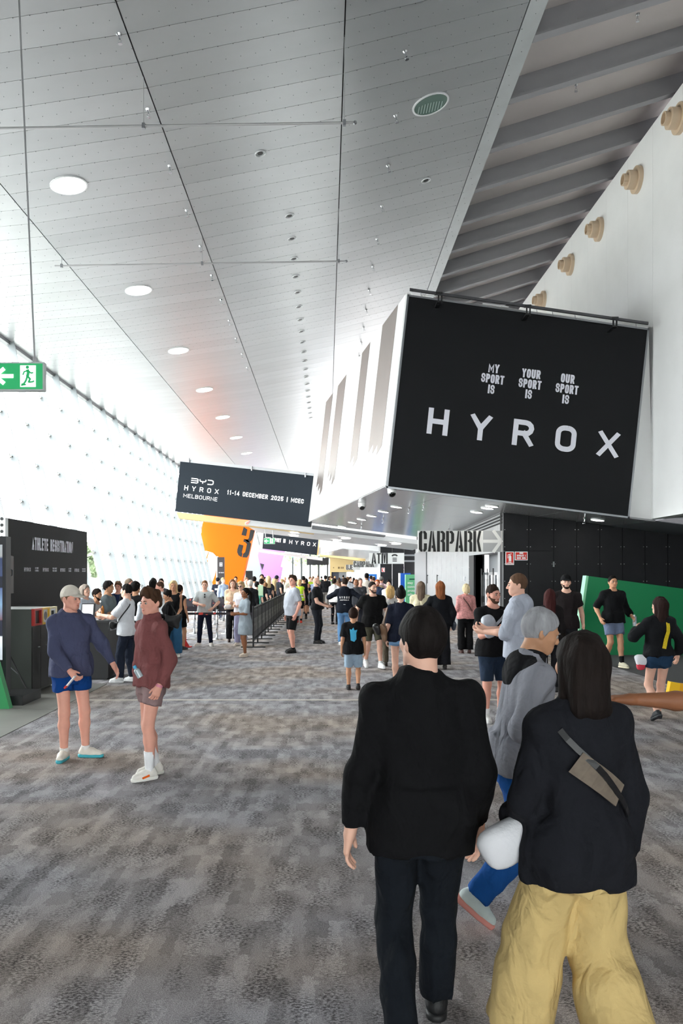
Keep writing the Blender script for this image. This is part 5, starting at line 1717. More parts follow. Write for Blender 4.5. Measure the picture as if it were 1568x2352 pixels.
PEOPLE = []
def person(label, px, Y, face=0, h=1.75, X=None, fem=False, wid=1.0, belly=0.0, skin='fair', hair=('short', (60, 44, 34)), top=None, bottom=None,
           shoes=(235, 235, 232), sole=None, socks=None, feet=None, toes=(8, 8), pitch=(0, 0), hands=None, poles=None, curl=.5, lean=0, side=0, twist=0,
           pelvis=(0, 0, 0), head=(0, 0, 0), beard=None, specs=False, lod=None, group=None, fold=1.0, hand_n=None, thumb=None, extra=None, seed=None, z0=0.0, hk=1.0):
    """face: 0 towards the camera, 90 towards picture right, 180 away. hands: wrist targets (left, right) in the person's own frame
    (front is -y, the person's left is +x, metres at 1.75 m height). feet: ankle (x, y, z) of left, right."""
    s = h / 1.75
    X = X_at(px, Y) if X is None else X
    spx = F / Y
    if lod is None:
        lod = 0 if spx > 200 else (1 if spx > 76 else 2)
    vb, vc, vh, vf, vs_ = [(.015, .0135, .0062, .0062, .010), (.022, .019, .0092, .010, .013), (.032, .027, .014, .014, .02)][lod]
    rng = np.random.default_rng(abs(hash(label)) % 2 ** 31 if seed is None else seed) if False else np.random.default_rng(len(PEOPLE) * 7 + 3)
    t = thing('person', label, 'person', (X, Y, z0), math.radians(face), group)
    t.scale = (1, 1, 1)
    prof = [list(r) for r in (PROF_F if fem else PROF_M)]
    for r in prof:
        r[1] *= wid; r[2] *= (1 + (wid - 1) * .8)
        if belly and .9 < r[0] < 1.34:
            f = math.sin(PI * (r[0] - .9) / .44)
            r[1] += belly * .5 * f; r[2] += belly * .8 * f; r[3] -= belly * .5 * f
    sk = skin_mat(skin)
    R = rotm('z', twist) @ rotm('x', lean) @ rotm('y', side)
    R0 = np.eye(3)
    piv = V3(pelvis[0], pelvis[1], .95 + pelvis[2])
    def T(x, y, z): return piv + R @ V3(x, y, z - .95)
    sw = (.152 if fem else .176) * (1 + (wid - 1) * .8)
    SH_ = [T(sw, .012, 1.388), T(-sw, .012, 1.388)]
    HP = [V3(.088 * wid + pelvis[0], pelvis[1] + .01, .91 + pelvis[2]), V3(-.088 * wid + pelvis[0], pelvis[1] + .01, .91 + pelvis[2])]
    feet = feet or ((.10, .0, 0), (-.10, .0, 0))
    AN = []
    KN = []
    for i in (0, 1):
        fx, fy, fz = feet[i]
        pz = math.radians(pitch[i])
        an = V3(fx, fy, fz + .078)
        if pitch[i] > 0:                                # heel lifted about the ball of the foot
            ta = math.radians(toes[i]) * (1 if i == 0 else -1)
            fd = V3(math.sin(ta), -math.cos(ta), 0)
            an = an + V3(0, 0, .13 * math.sin(pz)) + fd * .13 * (1 - math.cos(pz))
        k_, a_ = ik(HP[i], an, .425, .415, (.12 * (1 if i == 0 else -1), -1, 0))
        KN.append(k_); AN.append(a_)
    hands = hands or (None, None)
    EL, WR = [], []
    for i in (0, 1):
        sg = 1 if i == 0 else -1
        w = hands[i]
        w = V3(sg * (sw + .075), -.03, .86) if w is None else V3(*w)
        if hands[i] is None:
            w = w + (T(0, 0, 1.42) - V3(0, 0, 1.42)) * .8
        pl = (poles[i] if poles and poles[i] is not None else (sg * .35, 1, -.2))
        e, w = ik(SH_[i], w, .29, .255, pl)
        EL.append(e); WR.append(w)
    aw = (.85 if fem else 1.0) * (1 + (wid - 1) * .6)
    # ---------------- body (skin)
    lo = np.minimum.reduce([*AN, *WR, *EL, *KN, piv - .25]) - .12
    hi = np.maximum.reduce([*AN, *WR, *EL, *KN, SH_[0], SH_[1], T(0, 0, 1.56), piv + .25]) + .14
    lo[2] = max(lo[2], -.02)
    parts = []
    f = Fld(lo, hi, vb)
    f.loft(prof, R0, piv, .80, 1.02, k=0)
    f.loft(prof, R, piv, .93, 1.51, k=.02)
    for i in (0, 1):
        f.cone(SH_[i], EL[i], .050 * aw, .040 * aw, .04)
        f.ell(SH_[i], .056 * aw, .03)
        m_ = EL[i] + (WR[i] - EL[i]) * .3
        f.cone(EL[i], m_, .040 * aw, .041 * aw, .02)
        f.cone(m_, WR[i], .041 * aw, .027 * aw, .02)
        f.cone(HP[i], KN[i], .082 * (1 + (wid - 1) * .8), .054, .03)
        c_ = KN[i] + (AN[i] - KN[i]) * .32 + V3(0, .012, 0)
        f.cone(KN[i], c_, .053, .055, .03)
        f.cone(c_, AN[i], .054, .036, .03)
    def traps(f, e):
        for i in (0, 1):
            sg = 1 if i == 0 else -1
            f.cone(T(sg * .030, .024, 1.452), SH_[i] + (T(0, 0, 1.40) - T(0, 0, 1.388)), .040 + e, .040 + e, .03)
    traps(f, 0.0)
    nk = T(0, .012, 1.545)
    f.cone(T(0, .02, 1.44), nk, (.048 if fem else .056), (.046 if fem else .054), .03)
    parts.append(f.net())
    # ---------------- head
    Rh = R @ rotm('z', head[0]) @ rotm('x', head[1]) @ rotm('y', head[2])
    if abs(lean) > 12:
        Rh = rotm('z', twist) @ rotm('x', lean * .5) @ rotm('z', head[0]) @ rotm('x', head[1]) @ rotm('y', head[2])
    hp = nk
    g = Fld((-.12, -.16, -.10), (.12, .14, .23), vh)
    hwf = .94 if fem else 1.0
    g.ell((0, .014, .112), (.075 * hwf, .094, .096), 0)
    g.ell((0, -.030, .056), (.058 * hwf, .060, .078), .03)
    g.ell((0, -.064, -.004), (.024 * hwf, .022, .021), .03)
    for sx in (-1, 1):
        g.cone((sx * .050 * hwf, .0, .028), (sx * .020, -.060, -.004), .020, .016, .03)
        g.ell((sx * .040, -.056, .066), .022, .025)
    g.cone((-.030, -.082, .104), (.030, -.082, .104), .010, .010, .02)
    for sx in (-1, 1):
        g.sub((sx * .031, -.099, .088), (.019, .018, .012), .014)
    g.cone((0, -.088, .098), (0, -.110, .058), .007, .012, .012)
    for sx in (-1, 1):
        g.ell((sx * .012, -.100, .054), .008, .008)
    g.ell((0, -.072, .022), (.034, .020, .026), .02)
    g.sub((0, -.104, .0235), (.024, .014, .0035), .006)
    for sx in (-1, 1):
        g.ell((sx * .076 * hwf, .016, .074), (.011, .020, .031), .008, rotm('z', -sx * 20))
        g.sub((sx * .090 * hwf, .010, .078), (.010, .010, .018), .006)
    g.cone((0, .030, -.09), (0, .016, .03), (.047 if fem else .055), (.046 if fem else .053), .03)
    v, q = g.net()
    v = v * hk @ Rh.T + hp
    parts.append((v, q))
    # ---------------- hands with five fingers
    for i in (0, 1):
        sg = 1 if i == 0 else -1
        d = unit(WR[i] - EL[i])
        n = V3(*(hand_n[i])) if hand_n and hand_n[i] is not None else V3(-sg, .15, 0)
        n = unit(n - d * (n @ d))
        td = V3(*(thumb[i])) if thumb and thumb[i] is not None else V3(0, -1, -.2)
        sd = np.cross(d, n)
        if sd @ td < 0: sd = -sd
        M = np.stack([sd, n, d], 1)                     # local x: thumb side, y: palm, z: fingers
        g = Fld((-.075, -.05, -.06), (.095, .11, .22), vf)
        fr = 1.0 if lod < 2 else 1.25
        hs = .92 if fem else 1.0
        g.cone((0, 0, -.04), (0, 0, .012), .027 * aw, .026, .02)
        for kx, kr in ((.026, .0135), (.009, .0135), (-.009, .0130), (-.026, .012)):
            g.cone((kx * .6, 0, .01), (kx * 1.05, .002, .082), .017, kr, .015)
        cu = curl if np.isscalar(curl) else curl[i]
        for kx, ln, rr, sp in ((.028, .076, .0088, .10), (.0095, .084, .0090, .03), (-.0095, .078, .0086, -.04), (-.0275, .060, .0078, -.13)):
            p0 = V3(kx, .002, .082)
            ang = 0.0
            for ph_, fl_ in enumerate((.46, .30, .24)):
                ang += cu * (.55, .85, .55)[ph_]
                p1 = p0 + ln * fl_ * V3(math.sin(sp) * math.cos(ang), math.sin(ang), math.cos(ang) * math.cos(sp))
                g.cone(p0, p1, rr * fr, rr * .92 * fr, .004)
                p0 = p1
        g.cone((.020, .006, .022), (.042, .018, .050), .0145, .0115 * fr, .012)
        g.cone((.042, .018, .050), (.050, .026 + .012 * cu, .082), .0108 * fr, .0088 * fr, .004)
        v, q = g.net()
        v = (v * hs) @ M.T + WR[i]
        parts.append((v, q))
    def scaled(pp): return [(a * s, b) for a, b in pp]
    link(bpy.data.objects.new('body', np_mesh('body', scaled(parts), sk)), t, True)
    J = dict(t=t, s=s, SH=SH_, EL=EL, WR=WR, HP=HP, KN=KN, AN=AN, T=T, R=R, piv=piv, hp=hp, Rh=Rh, prof=prof, face=face, X=X, Y=Y, z0=z0)
    def place(name, pp, m, par=t):
        pp = [p for p in pp if len(p[0])]
        if not pp: return None
        return link(bpy.data.objects.new(name, np_mesh(name, scaled(pp), m)), par, True)
    # ---------------- face details
    if lod < 2:
        mb = MB()
        for sx in (-1, 1):
            mb.ball((sx * .031, -.0800, .087), .0118, 10, 8)
        ey = mb
        ey.v = [tuple((Rh @ V3(*p) * hk + hp) * s) for p in ey.v]
        link(bpy.data.objects.new('eyes', ey.mesh('eyes', mat('eye_white', (172, 160, 150), 0.35), True)), t, True)
        mb = MB()
        for sx in (-1, 1):
            mb.ball((sx * .031, -.0866, .0868), .0074, 8, 6)
        mb.v = [tuple((Rh @ V3(*p) * hk + hp) * s) for p in mb.v]
        link(bpy.data.objects.new('irises', mb.mesh('irises', mat('iris_dark', (44, 32, 26), 0.2), True)), t, True)
        mb = MB()
        for sx in (-1, 1):
            mb.tube([(sx * .014, -.0935, .1055), (sx * .030, -.0945, .1105), (sx * .047, -.083, .1055)], [.0034, .0042, .0026], 6)
        mb.v = [tuple((Rh @ V3(*p) * hk + hp) * s) for p in mb.v]
        hc = hair[1] if hair[0] != 'bald' else (70, 56, 46)
        if fem and sum(hc) > 380: hc = (150, 116, 84)
        link(bpy.data.objects.new('eyebrows', mb.mesh('eyebrows', hair_mat(hc), True)), t, True)
        mb = MB()
        mb.tube([(-.021, -.086, .024), (-.008, -.0945, .027), (0, -.095, .0262), (.008, -.0945, .027), (.021, -.086, .024)], [.002, .0042, .004, .0042, .002], 6)
        mb.tube([(-.019, -.086, .0215), (0, -.0945, .0165), (.019, -.086, .0215)], [.002, .0052, .002], 6)
        mb.v = [tuple((Rh @ V3(*p) * hk + hp) * s) for p in mb.v]
        c0 = SKIN[skin]
        link(bpy.data.objects.new('lips', mb.mesh('lips', mat('lips_' + skin, (int(c0[0] * .9), int(c0[1] * .74), int(c0[2] * .75)), 0.45), True)), t, True)
    # ---------------- hair, beard, hats
    def on_head(fd): 
        v, q = fd.net()
        return (v * hk @ Rh.T + hp, q) if len(v) else (v, q)
    st, hc = hair[0], hair[1]
    opt = hair[2] if len(hair) > 2 else {}
    hm = hair_mat(hc)
    cap = st in ('cap', 'cap_long')
    if st != 'bald':
        vol = opt.get('vol', {'buzz': .004, 'short': .013, 'curly': .022, 'cap': .004, 'cap_long': .006}.get(st, .015))
        g = Fld((-.20, -.16, -.62), (.20, .24, .30), vh if lod else .0072)
        hl = opt.get('line', .0)
        def facecut(Xg, Yg, Zg):
            a = -(Yg + .048 + hl) * .86 - (Zg - .125) * .52
            b = -(Yg + .012) * .94 - (Zg - .085) * .34
            return np.maximum(np.where(Zg > .10, a, b), np.maximum(opt.get('nape', -.005) - Zg - .0 * Yg, -1))
        g.ell((0, .016, .114), (.075 * hwf + vol, .095 + vol, .096 + vol), 0, None, facecut)
        if opt.get('quiff'):
            g.ell((0, -.045, .195), (.060, .055, .030 + opt['quiff']), .03)
        if st == 'curly':
            g.ell((0, -.03, .19), (.07, .065, .045), .03)
        if st in ('long', 'bob', 'cap_long'):
            L_ = opt.get('len', .30 if st != 'bob' else .13)
            for sx in (-1, 1):
                g.cone((sx * .066, .01, .11), (sx * (.074 + .012 * (L_ > .2)), .018, .10 - L_ * .8), .026, .024, .03)
                if L_ > .2: g.cone((sx * .07, .02, .10 - L_ * .7), (sx * .085, -.02 if opt.get('front') else .05, .06 - L_), .028, .012, .03)
            g.cone((0, .055, .12), (0, .085, .10 - L_), .066, .050 if L_ > .2 else .06, .05)
            for sx in (-.04, .04):
                g.cone((sx, .06, .10), (sx * 1.4, .085, .08 - L_), .045, .026, .03)
        if st == 'pony':
            L_ = opt.get('len', .34)
            g.ell((0, .115, .13), .032, .02)
            g.cone((0, .12, .13), (0, .165, .06), .030, .036, .02)
            g.cone((0, .165, .06), (.01, .15, .08 - L_), .036, .012, .02)
        if st == 'bun':
            g.ell((0, .10, opt.get('bz', .20)), (.045, .042, .040), .015)
        amp = {'curly': .010, 'long': .006, 'bob': .005, 'pony': .003, 'bun': .004}.get(st, .003)
        g.folds(amp, rng, (60, 130) if st == 'curly' else (50, 120), 6, (1, 1, .9) if st == 'curly' else (1, 1, .18), lim=.0025)
        place('hair', [on_head(g)], hm)
    if beard:
        g = Fld((-.12, -.16, -.08), (.12, .10, .14), vh)
        g.ell((0, -.030, .050), (.060 * hwf + .004, .062 + .004, .080), 0, None, lambda a, b, c: np.maximum(c - .036, -.05 - c))
        g.ell((0, -.064, -.004), (.030, .026, .026), .03)
        for sx in (-1, 1):
            g.cone((sx * .052, .0, .05), (sx * .020, -.060, -.004), .024, .019, .02)
        g.sub((0, -.10, .026), (.024, .018, .012), .006)
        place('beard', [on_head(g)], hair_mat(beard))
    if cap:
        cm = cloth(opt.get('cap', (30, 30, 32)))
        g = Fld((-.14, -.22, -.02), (.14, .16, .26), vh if lod else .0072)
        g.ell((0, .012, .118), (.088, .108, .106), 0, None, lambda a, b, c: .118 - .25 * b - c - .012)
        g.cone((0, -.075, .130), (0, -.150, .118), .004, .004, 0)
        sl, Xg, Yg, Zg = g.reg((-.12, -.21, .05), (.12, .0, .18))
        zz = .134 + (Yg + .08) * .22 - (Xg ** 2) * 3.2
        dd = np.maximum(np.abs(Zg - zz) - .0065, np.sqrt((Xg / .074) ** 2 + ((Yg + .085) / .088) ** 2) * .07 - .07)
        g.put(sl, dd, .006)
        place('cap', [on_head(g)], cm)
    if specs:
        mb = MB()
        for sx in (-1, 1):
            pts = [(sx * .031 + .022 * math.cos(a_ * PI / 5), -.104, .088 + .016 * math.sin(a_ * PI / 5)) for a_ in range(11)]
            if specs == 'sun':
                mb.add(pts[:10], [tuple(range(10))])
            mb.tube(pts, .002, 5)
            mb.tube([(sx * .053, -.102, .09), (sx * .075, -.05, .09), (sx * .08, .01, .085)], .002, 5)
        mb.tube([(-.009, -.105, .09), (.009, -.105, .09)], .002, 5)
        mb.v = [tuple((Rh @ V3(*p) * hk + hp) * s) for p in mb.v]
        link(bpy.data.objects.new('glasses', mb.mesh('glasses', M_black)), t, True)
    # ---------------- top
    def arm_chain(f, i, frac, e0, e1, cutend=True, k=.03):
        """sleeve of length frac (1 = elbow, 2 = wrist) with ease e0 at the shoulder, e1 at the end"""
        f.ell(SH_[i], .056 * aw + e0, k)
        def ra(u): return np.interp(u, [0, 1, 1.3, 2], [.050, .046, .046, .031]) * aw + e0 + (e1 - e0) * u / max(frac, .01)
        if frac <= 1:
            f.cone(SH_[i], SH_[i] + (EL[i] - SH_[i]) * frac, ra(0), ra(frac), k, cutend)
        else:
            f.cone(SH_[i], EL[i], ra(0), ra(1), k)
            f.cone(EL[i], EL[i] + (WR[i] - EL[i]) * (frac - 1), ra(1), ra(frac), .03, cutend)
    if top:
        kd = top.get('kind', 'tee')
        ez = top.get('ease', {'tee': .014, 'hoodie': .026, 'singlet': .010, 'blouse': .016, 'jumper': .022, 'jacket': .026, 'polo': .012, 'fleece': .022, 'shirt': .016, 'dress': .020}.get(kd, .016))
        sv = top.get('sleeve', {'tee': .62, 'polo': .6, 'singlet': 0, 'dress': .75}.get(kd, 1.93))
        hem = top.get('hem', {'tee': .85, 'dress': .52, 'hoodie': .86, 'singlet': .90, 'jumper': .88}.get(kd, .86))
        fl = top.get('flare', .0)
        svs = sv if isinstance(sv, (tuple, list)) else (sv, sv)
        allp = np.array([*SH_, *EL, *WR, piv, T(0, 0, 1.55)])
        lo = allp.min(0) - .20; hi = allp.max(0) + .20
        lo[2] = hem - .08; hi[2] = T(0, 0, 1.60)[2] + .06
        lo[:2] = np.minimum(lo[:2], piv[:2] - .33); hi[:2] = np.maximum(hi[:2], piv[:2] + .33)
        f = Fld(lo, hi, vc)
        pr = [list(r) for r in prof]
        low = [[hem - .05, .200 + fl, .145 + fl * .8, .01], [.80, .198 + fl * .5, .142, .012]] if hem < .80 else []
        pr = low + [r for r in pr if not low or r[0] > .9]
        for r in pr:
            if r[0] <= 1.18:                            # cloth hangs from the chest rather than hugging the waist
                r[1] = max(r[1], prof[5][1] * .97 + fl * max(0, (1.1 - r[0]) / .25)); r[2] = max(r[2], prof[5][2] * .97)
        zt = top.get('neck', 1.455)
        f.loft(pr, R, piv, max(hem, .93) if hem >= .80 else .93, zt, ez, 0)
        be = 0.0
        if bottom:
            be = bottom.get('ease', {'pants': .012, 'jeans': .014, 'shorts': .014, 'leggings': .005, 'wide': .014}.get(bottom.get('kind', 'pants'), .014)) + .019
        f.loft(pr, R0, piv, min(hem, .93) - .0, 1.06, max(ez, be), .02)
        for i in (0, 1):
            if svs[i] > 0:
                e1 = top.get('cuff', .022 if svs[i] <= 1 else .014)
                arm_chain(f, i, svs[i], ez * .75, e1)
            elif kd == 'singlet':
                f.cone(T((.10 if i == 0 else -.10) * wid, .01, 1.36), T((.105 if i == 0 else -.105) * wid, .012, 1.44), .07, .045, .03)
        traps(f, ez * .8)
        if hem >= .70 and bottom:
            for i in (0, 1):
                u_ = unit(KN[i] - HP[i])
                r0 = .083 * (1 + (wid - 1) * .8) + be
                f.cone(HP[i] + V3(0, 0, .05), HP[i] + u_ * max((HP[i][2] - hem), .02), r0 - .01, r0, .05, True)
        if kd == 'hoodie':
            if top.get('hood', True):
                f.ell(T(0, .110, 1.42), (.12, .062, .10), .03, R)
                for k_ in range(10):
                    a0, a1 = k_ * .628, (k_ + 1) * .628
                    f.cone(T(.088 * math.sin(a0), .018 - .076 * math.cos(a0), 1.480 - .022 * math.cos(a0)), T(.088 * math.sin(a1), .018 - .076 * math.cos(a1), 1.480 - .022 * math.cos(a1)), .029, .029, .02)
            f.loft(pr, R0, piv, max(hem - .015, .80), max(hem, .80) + .05, ez - .008, .01)
        if kd in ('fleece', 'jacket', 'polo', 'shirt'):
            r_, hz = (.076, 1.53) if kd == 'fleece' else (.080, 1.512)
            if fem: r_ -= .01
            f.cone(T(0, .026, 1.42), T(0, .018, hz), r_ + .016, r_, .03, True)
        amp = (.0045 if lod < 2 else .003) * fold * (1.25 if kd in ('hoodie', 'fleece', 'jumper', 'shirt', 'blouse') else 1.0)
        f.folds(amp, rng, (16, 52), 7, lim=max(ez * .35, .004))
        if kd in ('tee', 'singlet', 'blouse', 'jumper') :
            nr = .078 if kd != 'singlet' else .10
            c_ = T(0, -.010, 1.485)
            f.sub(c_, (nr, nr * 1.0, .055 if kd != 'blouse' else .10), .015, R)
        if top.get('open'):
            pass
        v, q = f.net()
        if hem < .80: pass
        J['top'] = place(top.get('name', {'tee': 'tshirt', 'dress': 'dress', 'polo': 'polo_shirt'}.get(kd, kd)), [(v, q)], top['mat'] if 'mat' in top else cloth(top['col']))
    # ---------------- trousers, shorts, skirt
    if bottom:
        kd = bottom.get('kind', 'pants')
        ez = bottom.get('ease', {'pants': .012, 'jeans': .014, 'shorts': .014, 'leggings': .005, 'wide': .014}.get(kd, .014))
        ln = bottom.get('len', {'shorts': .78}.get(kd, 1.97))
        wl = bottom.get('waist', 1.0)
        allp = np.array([*HP, *KN, *AN, piv])
        lo = allp.min(0) - .22; hi = allp.max(0) + .22
        lo[2] = max(.0, -.02); hi[2] = wl + pelvis[2] + .08
        f = Fld(lo, hi, vc)
        f.loft(prof, R0, piv, .782, wl, ez, 0)
        wd_ = bottom.get('w', {'wide': .05, 'jeans': .012}.get(kd, .0))
        for i in (0, 1):
            r0 = .083 * (1 + (wid - 1) * .8) + ez
            rk = .056 + ez + wd_ * .7
            if ln <= 1:
                e = HP[i] + (KN[i] - HP[i]) * ln
                f.cone(HP[i], e, r0, np.interp(ln, [0, 1], [r0, rk]) + bottom.get('flare', .004), .03, True)
            else:
                f.cone(HP[i], KN[i], r0, rk, .03)
                e = KN[i] + (AN[i] - KN[i]) * (ln - 1)
                c_ = KN[i] + (e - KN[i]) * .35 + V3(0, .010, 0)
                f.cone(KN[i], c_, rk, .054 + ez + wd_, .025)
                f.cone(c_, e, .054 + ez + wd_, .040 + ez * 1.3 + wd_ * 1.25, .02, True)
        f.folds((.0045 if lod < 2 else .003) * fold, rng, (18, 60), 7, (1, 1, .7), lim=max(ez * .4, .003))
        J['bottom'] = place(bottom.get('name', {'shorts': 'shorts', 'leggings': 'leggings', 'jeans': 'jeans'}.get(kd, 'trousers')), [f.net()], bottom['mat'] if 'mat' in bottom else cloth(bottom['col']))
    # ---------------- socks and shoes
    for i in (0, 1):
        if socks:
            u = unit(KN[i] - AN[i])
            f = Fld(np.minimum(AN[i], AN[i] + u * socks[1]) - .09, np.maximum(AN[i], AN[i] + u * socks[1]) + .09, vf)
            f.cone(AN[i] - u * .02, AN[i] + u * socks[1], .042, .043 + .03 * socks[1], .0, True)
            place('sock', [f.net()], cloth(socks[0]))
        if shoes:
            sg = 1 if i == 0 else -1
            Rf = rotm('z', toes[i] * sg) @ rotm('x', pitch[i])
            fs = .93 if fem else 1.03
            f = Fld((-.08, -.24, -.02), (.08, .12, .20), vs_)
            f.cone((0, .030, .050), (0, -.06, .050), .042, .044, .0)
            f.cone((0, -.06, .046), (.004 * sg * -1, -.140, .034), .044, .034, .02)
            f.cone((0, .012, .06), (0, .006, .108), .042, .043, .02, True)
            f.cutz(.022)
            up_ = f.net()
            f = Fld((-.08, -.24, -.03), (.08, .13, .10), vs_ * .8)
            f.cone((0, .036, .018), (0, -.06, .018), .044, .045, .0)
            f.cone((0, -.06, .018), (.004 * -sg, -.148, .018), .047, .036, .01)
            f.cutz(.0, .032)
            so_ = f.net()
            def tf(vq):
                v = vq[0] * fs
                v = v - V3(0, 0, .078 * fs)
                return (v @ Rf.T + AN[i] + V3(0, 0, .078 * fs - .078), vq[1])
            o_ = place('shoe', [tf(up_)], mat('shoe_%d_%d_%d' % tuple(shoes), shoes, 0.6, var=.04, scale=30, bump=.15, bscale=120))
            sc_ = sole or shoes
            link(bpy.data.objects.new('sole', np_mesh('sole', scaled([tf(so_)]), mat('sole_%d_%d_%d' % tuple(sc_), sc_, 0.6))), o_, True)
    PEOPLE.append(J)
    if extra:
        for e in extra: e(J)
    return J

def W_(J, p):
    """own frame (1.75 m template) -> world"""
    p = np.asarray(p, float) * J['s']
    return Vector(tuple(rotm('z', J['face']) @ p)) + Vector((J['X'], J['Y'], J['z0']))

def on_body(J, ang, z, e=.03):
    """point and normal on the torso; ang 0 = front, 90 = the person's left"""
    zz = [r[0] for r in J['prof']]
    w = np.interp(z, zz, [r[1] for r in J['prof']]) + e
    d = np.interp(z, zz, [r[2] for r in J['prof']]) + e
    if z < 1.2:
        w = max(w, J['prof'][5][1] + e); d = max(d, J['prof'][5][2] + e)
    a = math.radians(ang)
    n = V3(math.sin(a) * d, -math.cos(a) * w, 0)
    p = J['piv'] + J['R'] @ V3(w * math.sin(a), -d * math.cos(a), z - .95)
    return p, unit(J['R'] @ n)

def strap_pts(J, path, e=.035, n=5):
    """path of (ang, z) way-points -> smooth band points and normals in world space"""
    P_, N_ = [], []
    for (a0, z0), (a1, z1) in zip(path[:-1], path[1:]):
        for i in range(n):
            f = i / n
            p, nn = on_body(J, a0 + (a1 - a0) * f, z0 + (z1 - z0) * f, e)
            P_.append(W_(J, p)); N_.append(Vector(tuple(rotm('z', J['face']) @ nn)))
    p, nn = on_body(J, *path[-1], e)
    P_.append(W_(J, p)); N_.append(Vector(tuple(rotm('z', J['face']) @ nn)))
    return P_, N_

def soft_bag(t, name, c, r, m, rz=0, tilt=0, amp=.006, vox=.015, boxy=.6):
    f = Fld(-np.array(r) * 1.3 - .03, np.array(r) * 1.3 + .03, vox)
    sl, X, Y, Z = f.reg(f.lo, f.lo + f.n * vox)
    p = 2 + 2 * boxy
    d = ((np.abs(X / r[0]) ** p + np.abs(Y / r[1]) ** p + np.abs(Z / r[2]) ** p) ** (1 / p) - 1) * min(r)
    f.put(sl, d, 0)
    f.folds(amp, np.random.default_rng(5), (20, 60), 6)
    v, q = f.net()
    v = v @ (rotm('z', rz) @ rotm('y', tilt)).T + np.array(c)
    return link(bpy.data.objects.new(name, np_mesh(name, [(v, q)], m)), t)

def body_print(J, name, m, quads, ang0, z, e, sgn=1):
    """quads in (u, v) metres laid on the torso around (ang0, z); u runs to the viewer's right"""
    mb = MB()
    for qi, q in enumerate(quads):
        pts = []
        e = e + .00004
        for u, v in q:
            w = np.interp(z, [r[0] for r in J['prof']], [r[1] for r in J['prof']]) + e
            p, n = on_body(J, ang0 + sgn * math.degrees(u / w) * .9, z + v, e)
            pts.append(tuple(p * J['s']))
        mb.add(pts, [tuple(range(len(pts)))])
    me = mb.mesh(name, m)
    return link(bpy.data.objects.new(name, me), J['t'], True)

def centred(txt, h, t, width, gap=.5, dy=0.0, space=None):
    w = fit(txt, h, t, gap, width, space=space)
    q, wd = text2d(txt, h, w, t, w * gap, space)
    return [[(p[0] - wd / 2, p[1] + dy) for p in k] for k in q]

# ================================================================== the people of the photograph
BLK, DKB, BRN, LBR, BLO, GRY = (24, 21, 20), (40, 30, 25), (70, 48, 36), (104, 76, 54), (206, 172, 120), (150, 146, 144)
def C(kind, col, **k): return dict(kind=kind, col=col, **k)
WALK_L = dict(feet=((.09, -.20, 0), (-.09, .22, 0)), pitch=(0, 34))
WALK_R = dict(feet=((.09, .22, 0), (-.09, -.20, 0)), pitch=(34, 0))
FRONTH = ((.10, -.30, 1.10), (-.10, -.30, 1.08))
NHF = ((-.6, -.3, .6), (.6, -.3, .6))

def strap(J, name, path, w, m, e=.035, par=None):
    p, n = strap_pts(J, path, e)
    return MB().ribbon(p, n, w, .006).build(name, m, par if par is not None else J['t'])

def bag(name, label, cat, J, pos, r, m, rz=None, tilt=0, handle=None, hm=None, boxy=.6, straps=None, amp=.006):
    c = W_(J, pos)
    t = thing(name, label, cat, c)
    soft_bag(t, 'body', c, r, m, (J['face'] if rz is None else rz), tilt, amp, .013 if J['Y'] < 6 else .02, boxy)
    if handle:
        MB().tube([W_(J, p) for p in handle], .010, 6).build('handle', hm or m, t, True)
    if straps:
        strap(J, 'strap', straps[0], straps[1], hm or m, straps[2] if len(straps) > 2 else .04, t)
    return t

# ---- two men in the left foreground
man_blue = person('man in grey-blue hoodie, royal blue shorts and pale cap, arm held out', 163, 8.06, 38, 1.75, skin='pink', hair=('cap', (120, 90, 66), dict(cap=(214, 206, 194))), head=(28, 4, 0),
    top=C('hoodie', (74, 78, 104), sleeve=1.93), bottom=C('shorts', (16, 62, 128), len=.50, ease=.020, flare=.008), shoes=(232, 226, 214), sole=(66, 176, 190), socks=((236, 234, 230), .05),
    feet=((.165, .03, 0), (-.055, .045, 0)), toes=(48, 38), hands=((.36, -.22, .95), (-.10, -.24, .93)), poles=((.6, .8, -.3), (-1, .8, 0)), curl=(.45, .9), fold=1.5, seed=1)
pen = thing('phone', 'white and red phone held low by the man in the grey-blue hoodie', 'phone', W_(man_blue, (-.13, -.28, .84)))
MB().box(W_(man_blue, (-.12, -.31, .83)), (.012, .07, .15), Matrix.Rotation(.7, 3, 'Y')).build('body', M_inkw, pen)
MB().box(W_(man_blue, (-.165, -.31, .785)), (.016, .05, .03), Matrix.Rotation(.7, 3, 'Y')).build('case_edge', M_red, pen)
man_red = person('man in dusty red fleece, mauve shorts and white socks looking left', 345, 7.37, -52, 1.735, skin='pink', hair=('curly', (74, 52, 38), dict(vol=.010)), head=(14, 6, 0),
    top=C('fleece', (126, 76, 76), sleeve=1.95), bottom=C('shorts', (146, 122, 122), len=.52, ease=.016), shoes=(236, 232, 224), sole=(240, 238, 230), socks=((240, 240, 242), .19),
    feet=((.075, -.04, 0), (-.075, .09, 0)), toes=(4, 14), hands=((.225, -.02, .875), (-.22, .06, .88)), poles=((.3, 1, 0), (-.3, 1, 0)), curl=(.8, .5), fold=1.7, seed=2)
c_ = man_red
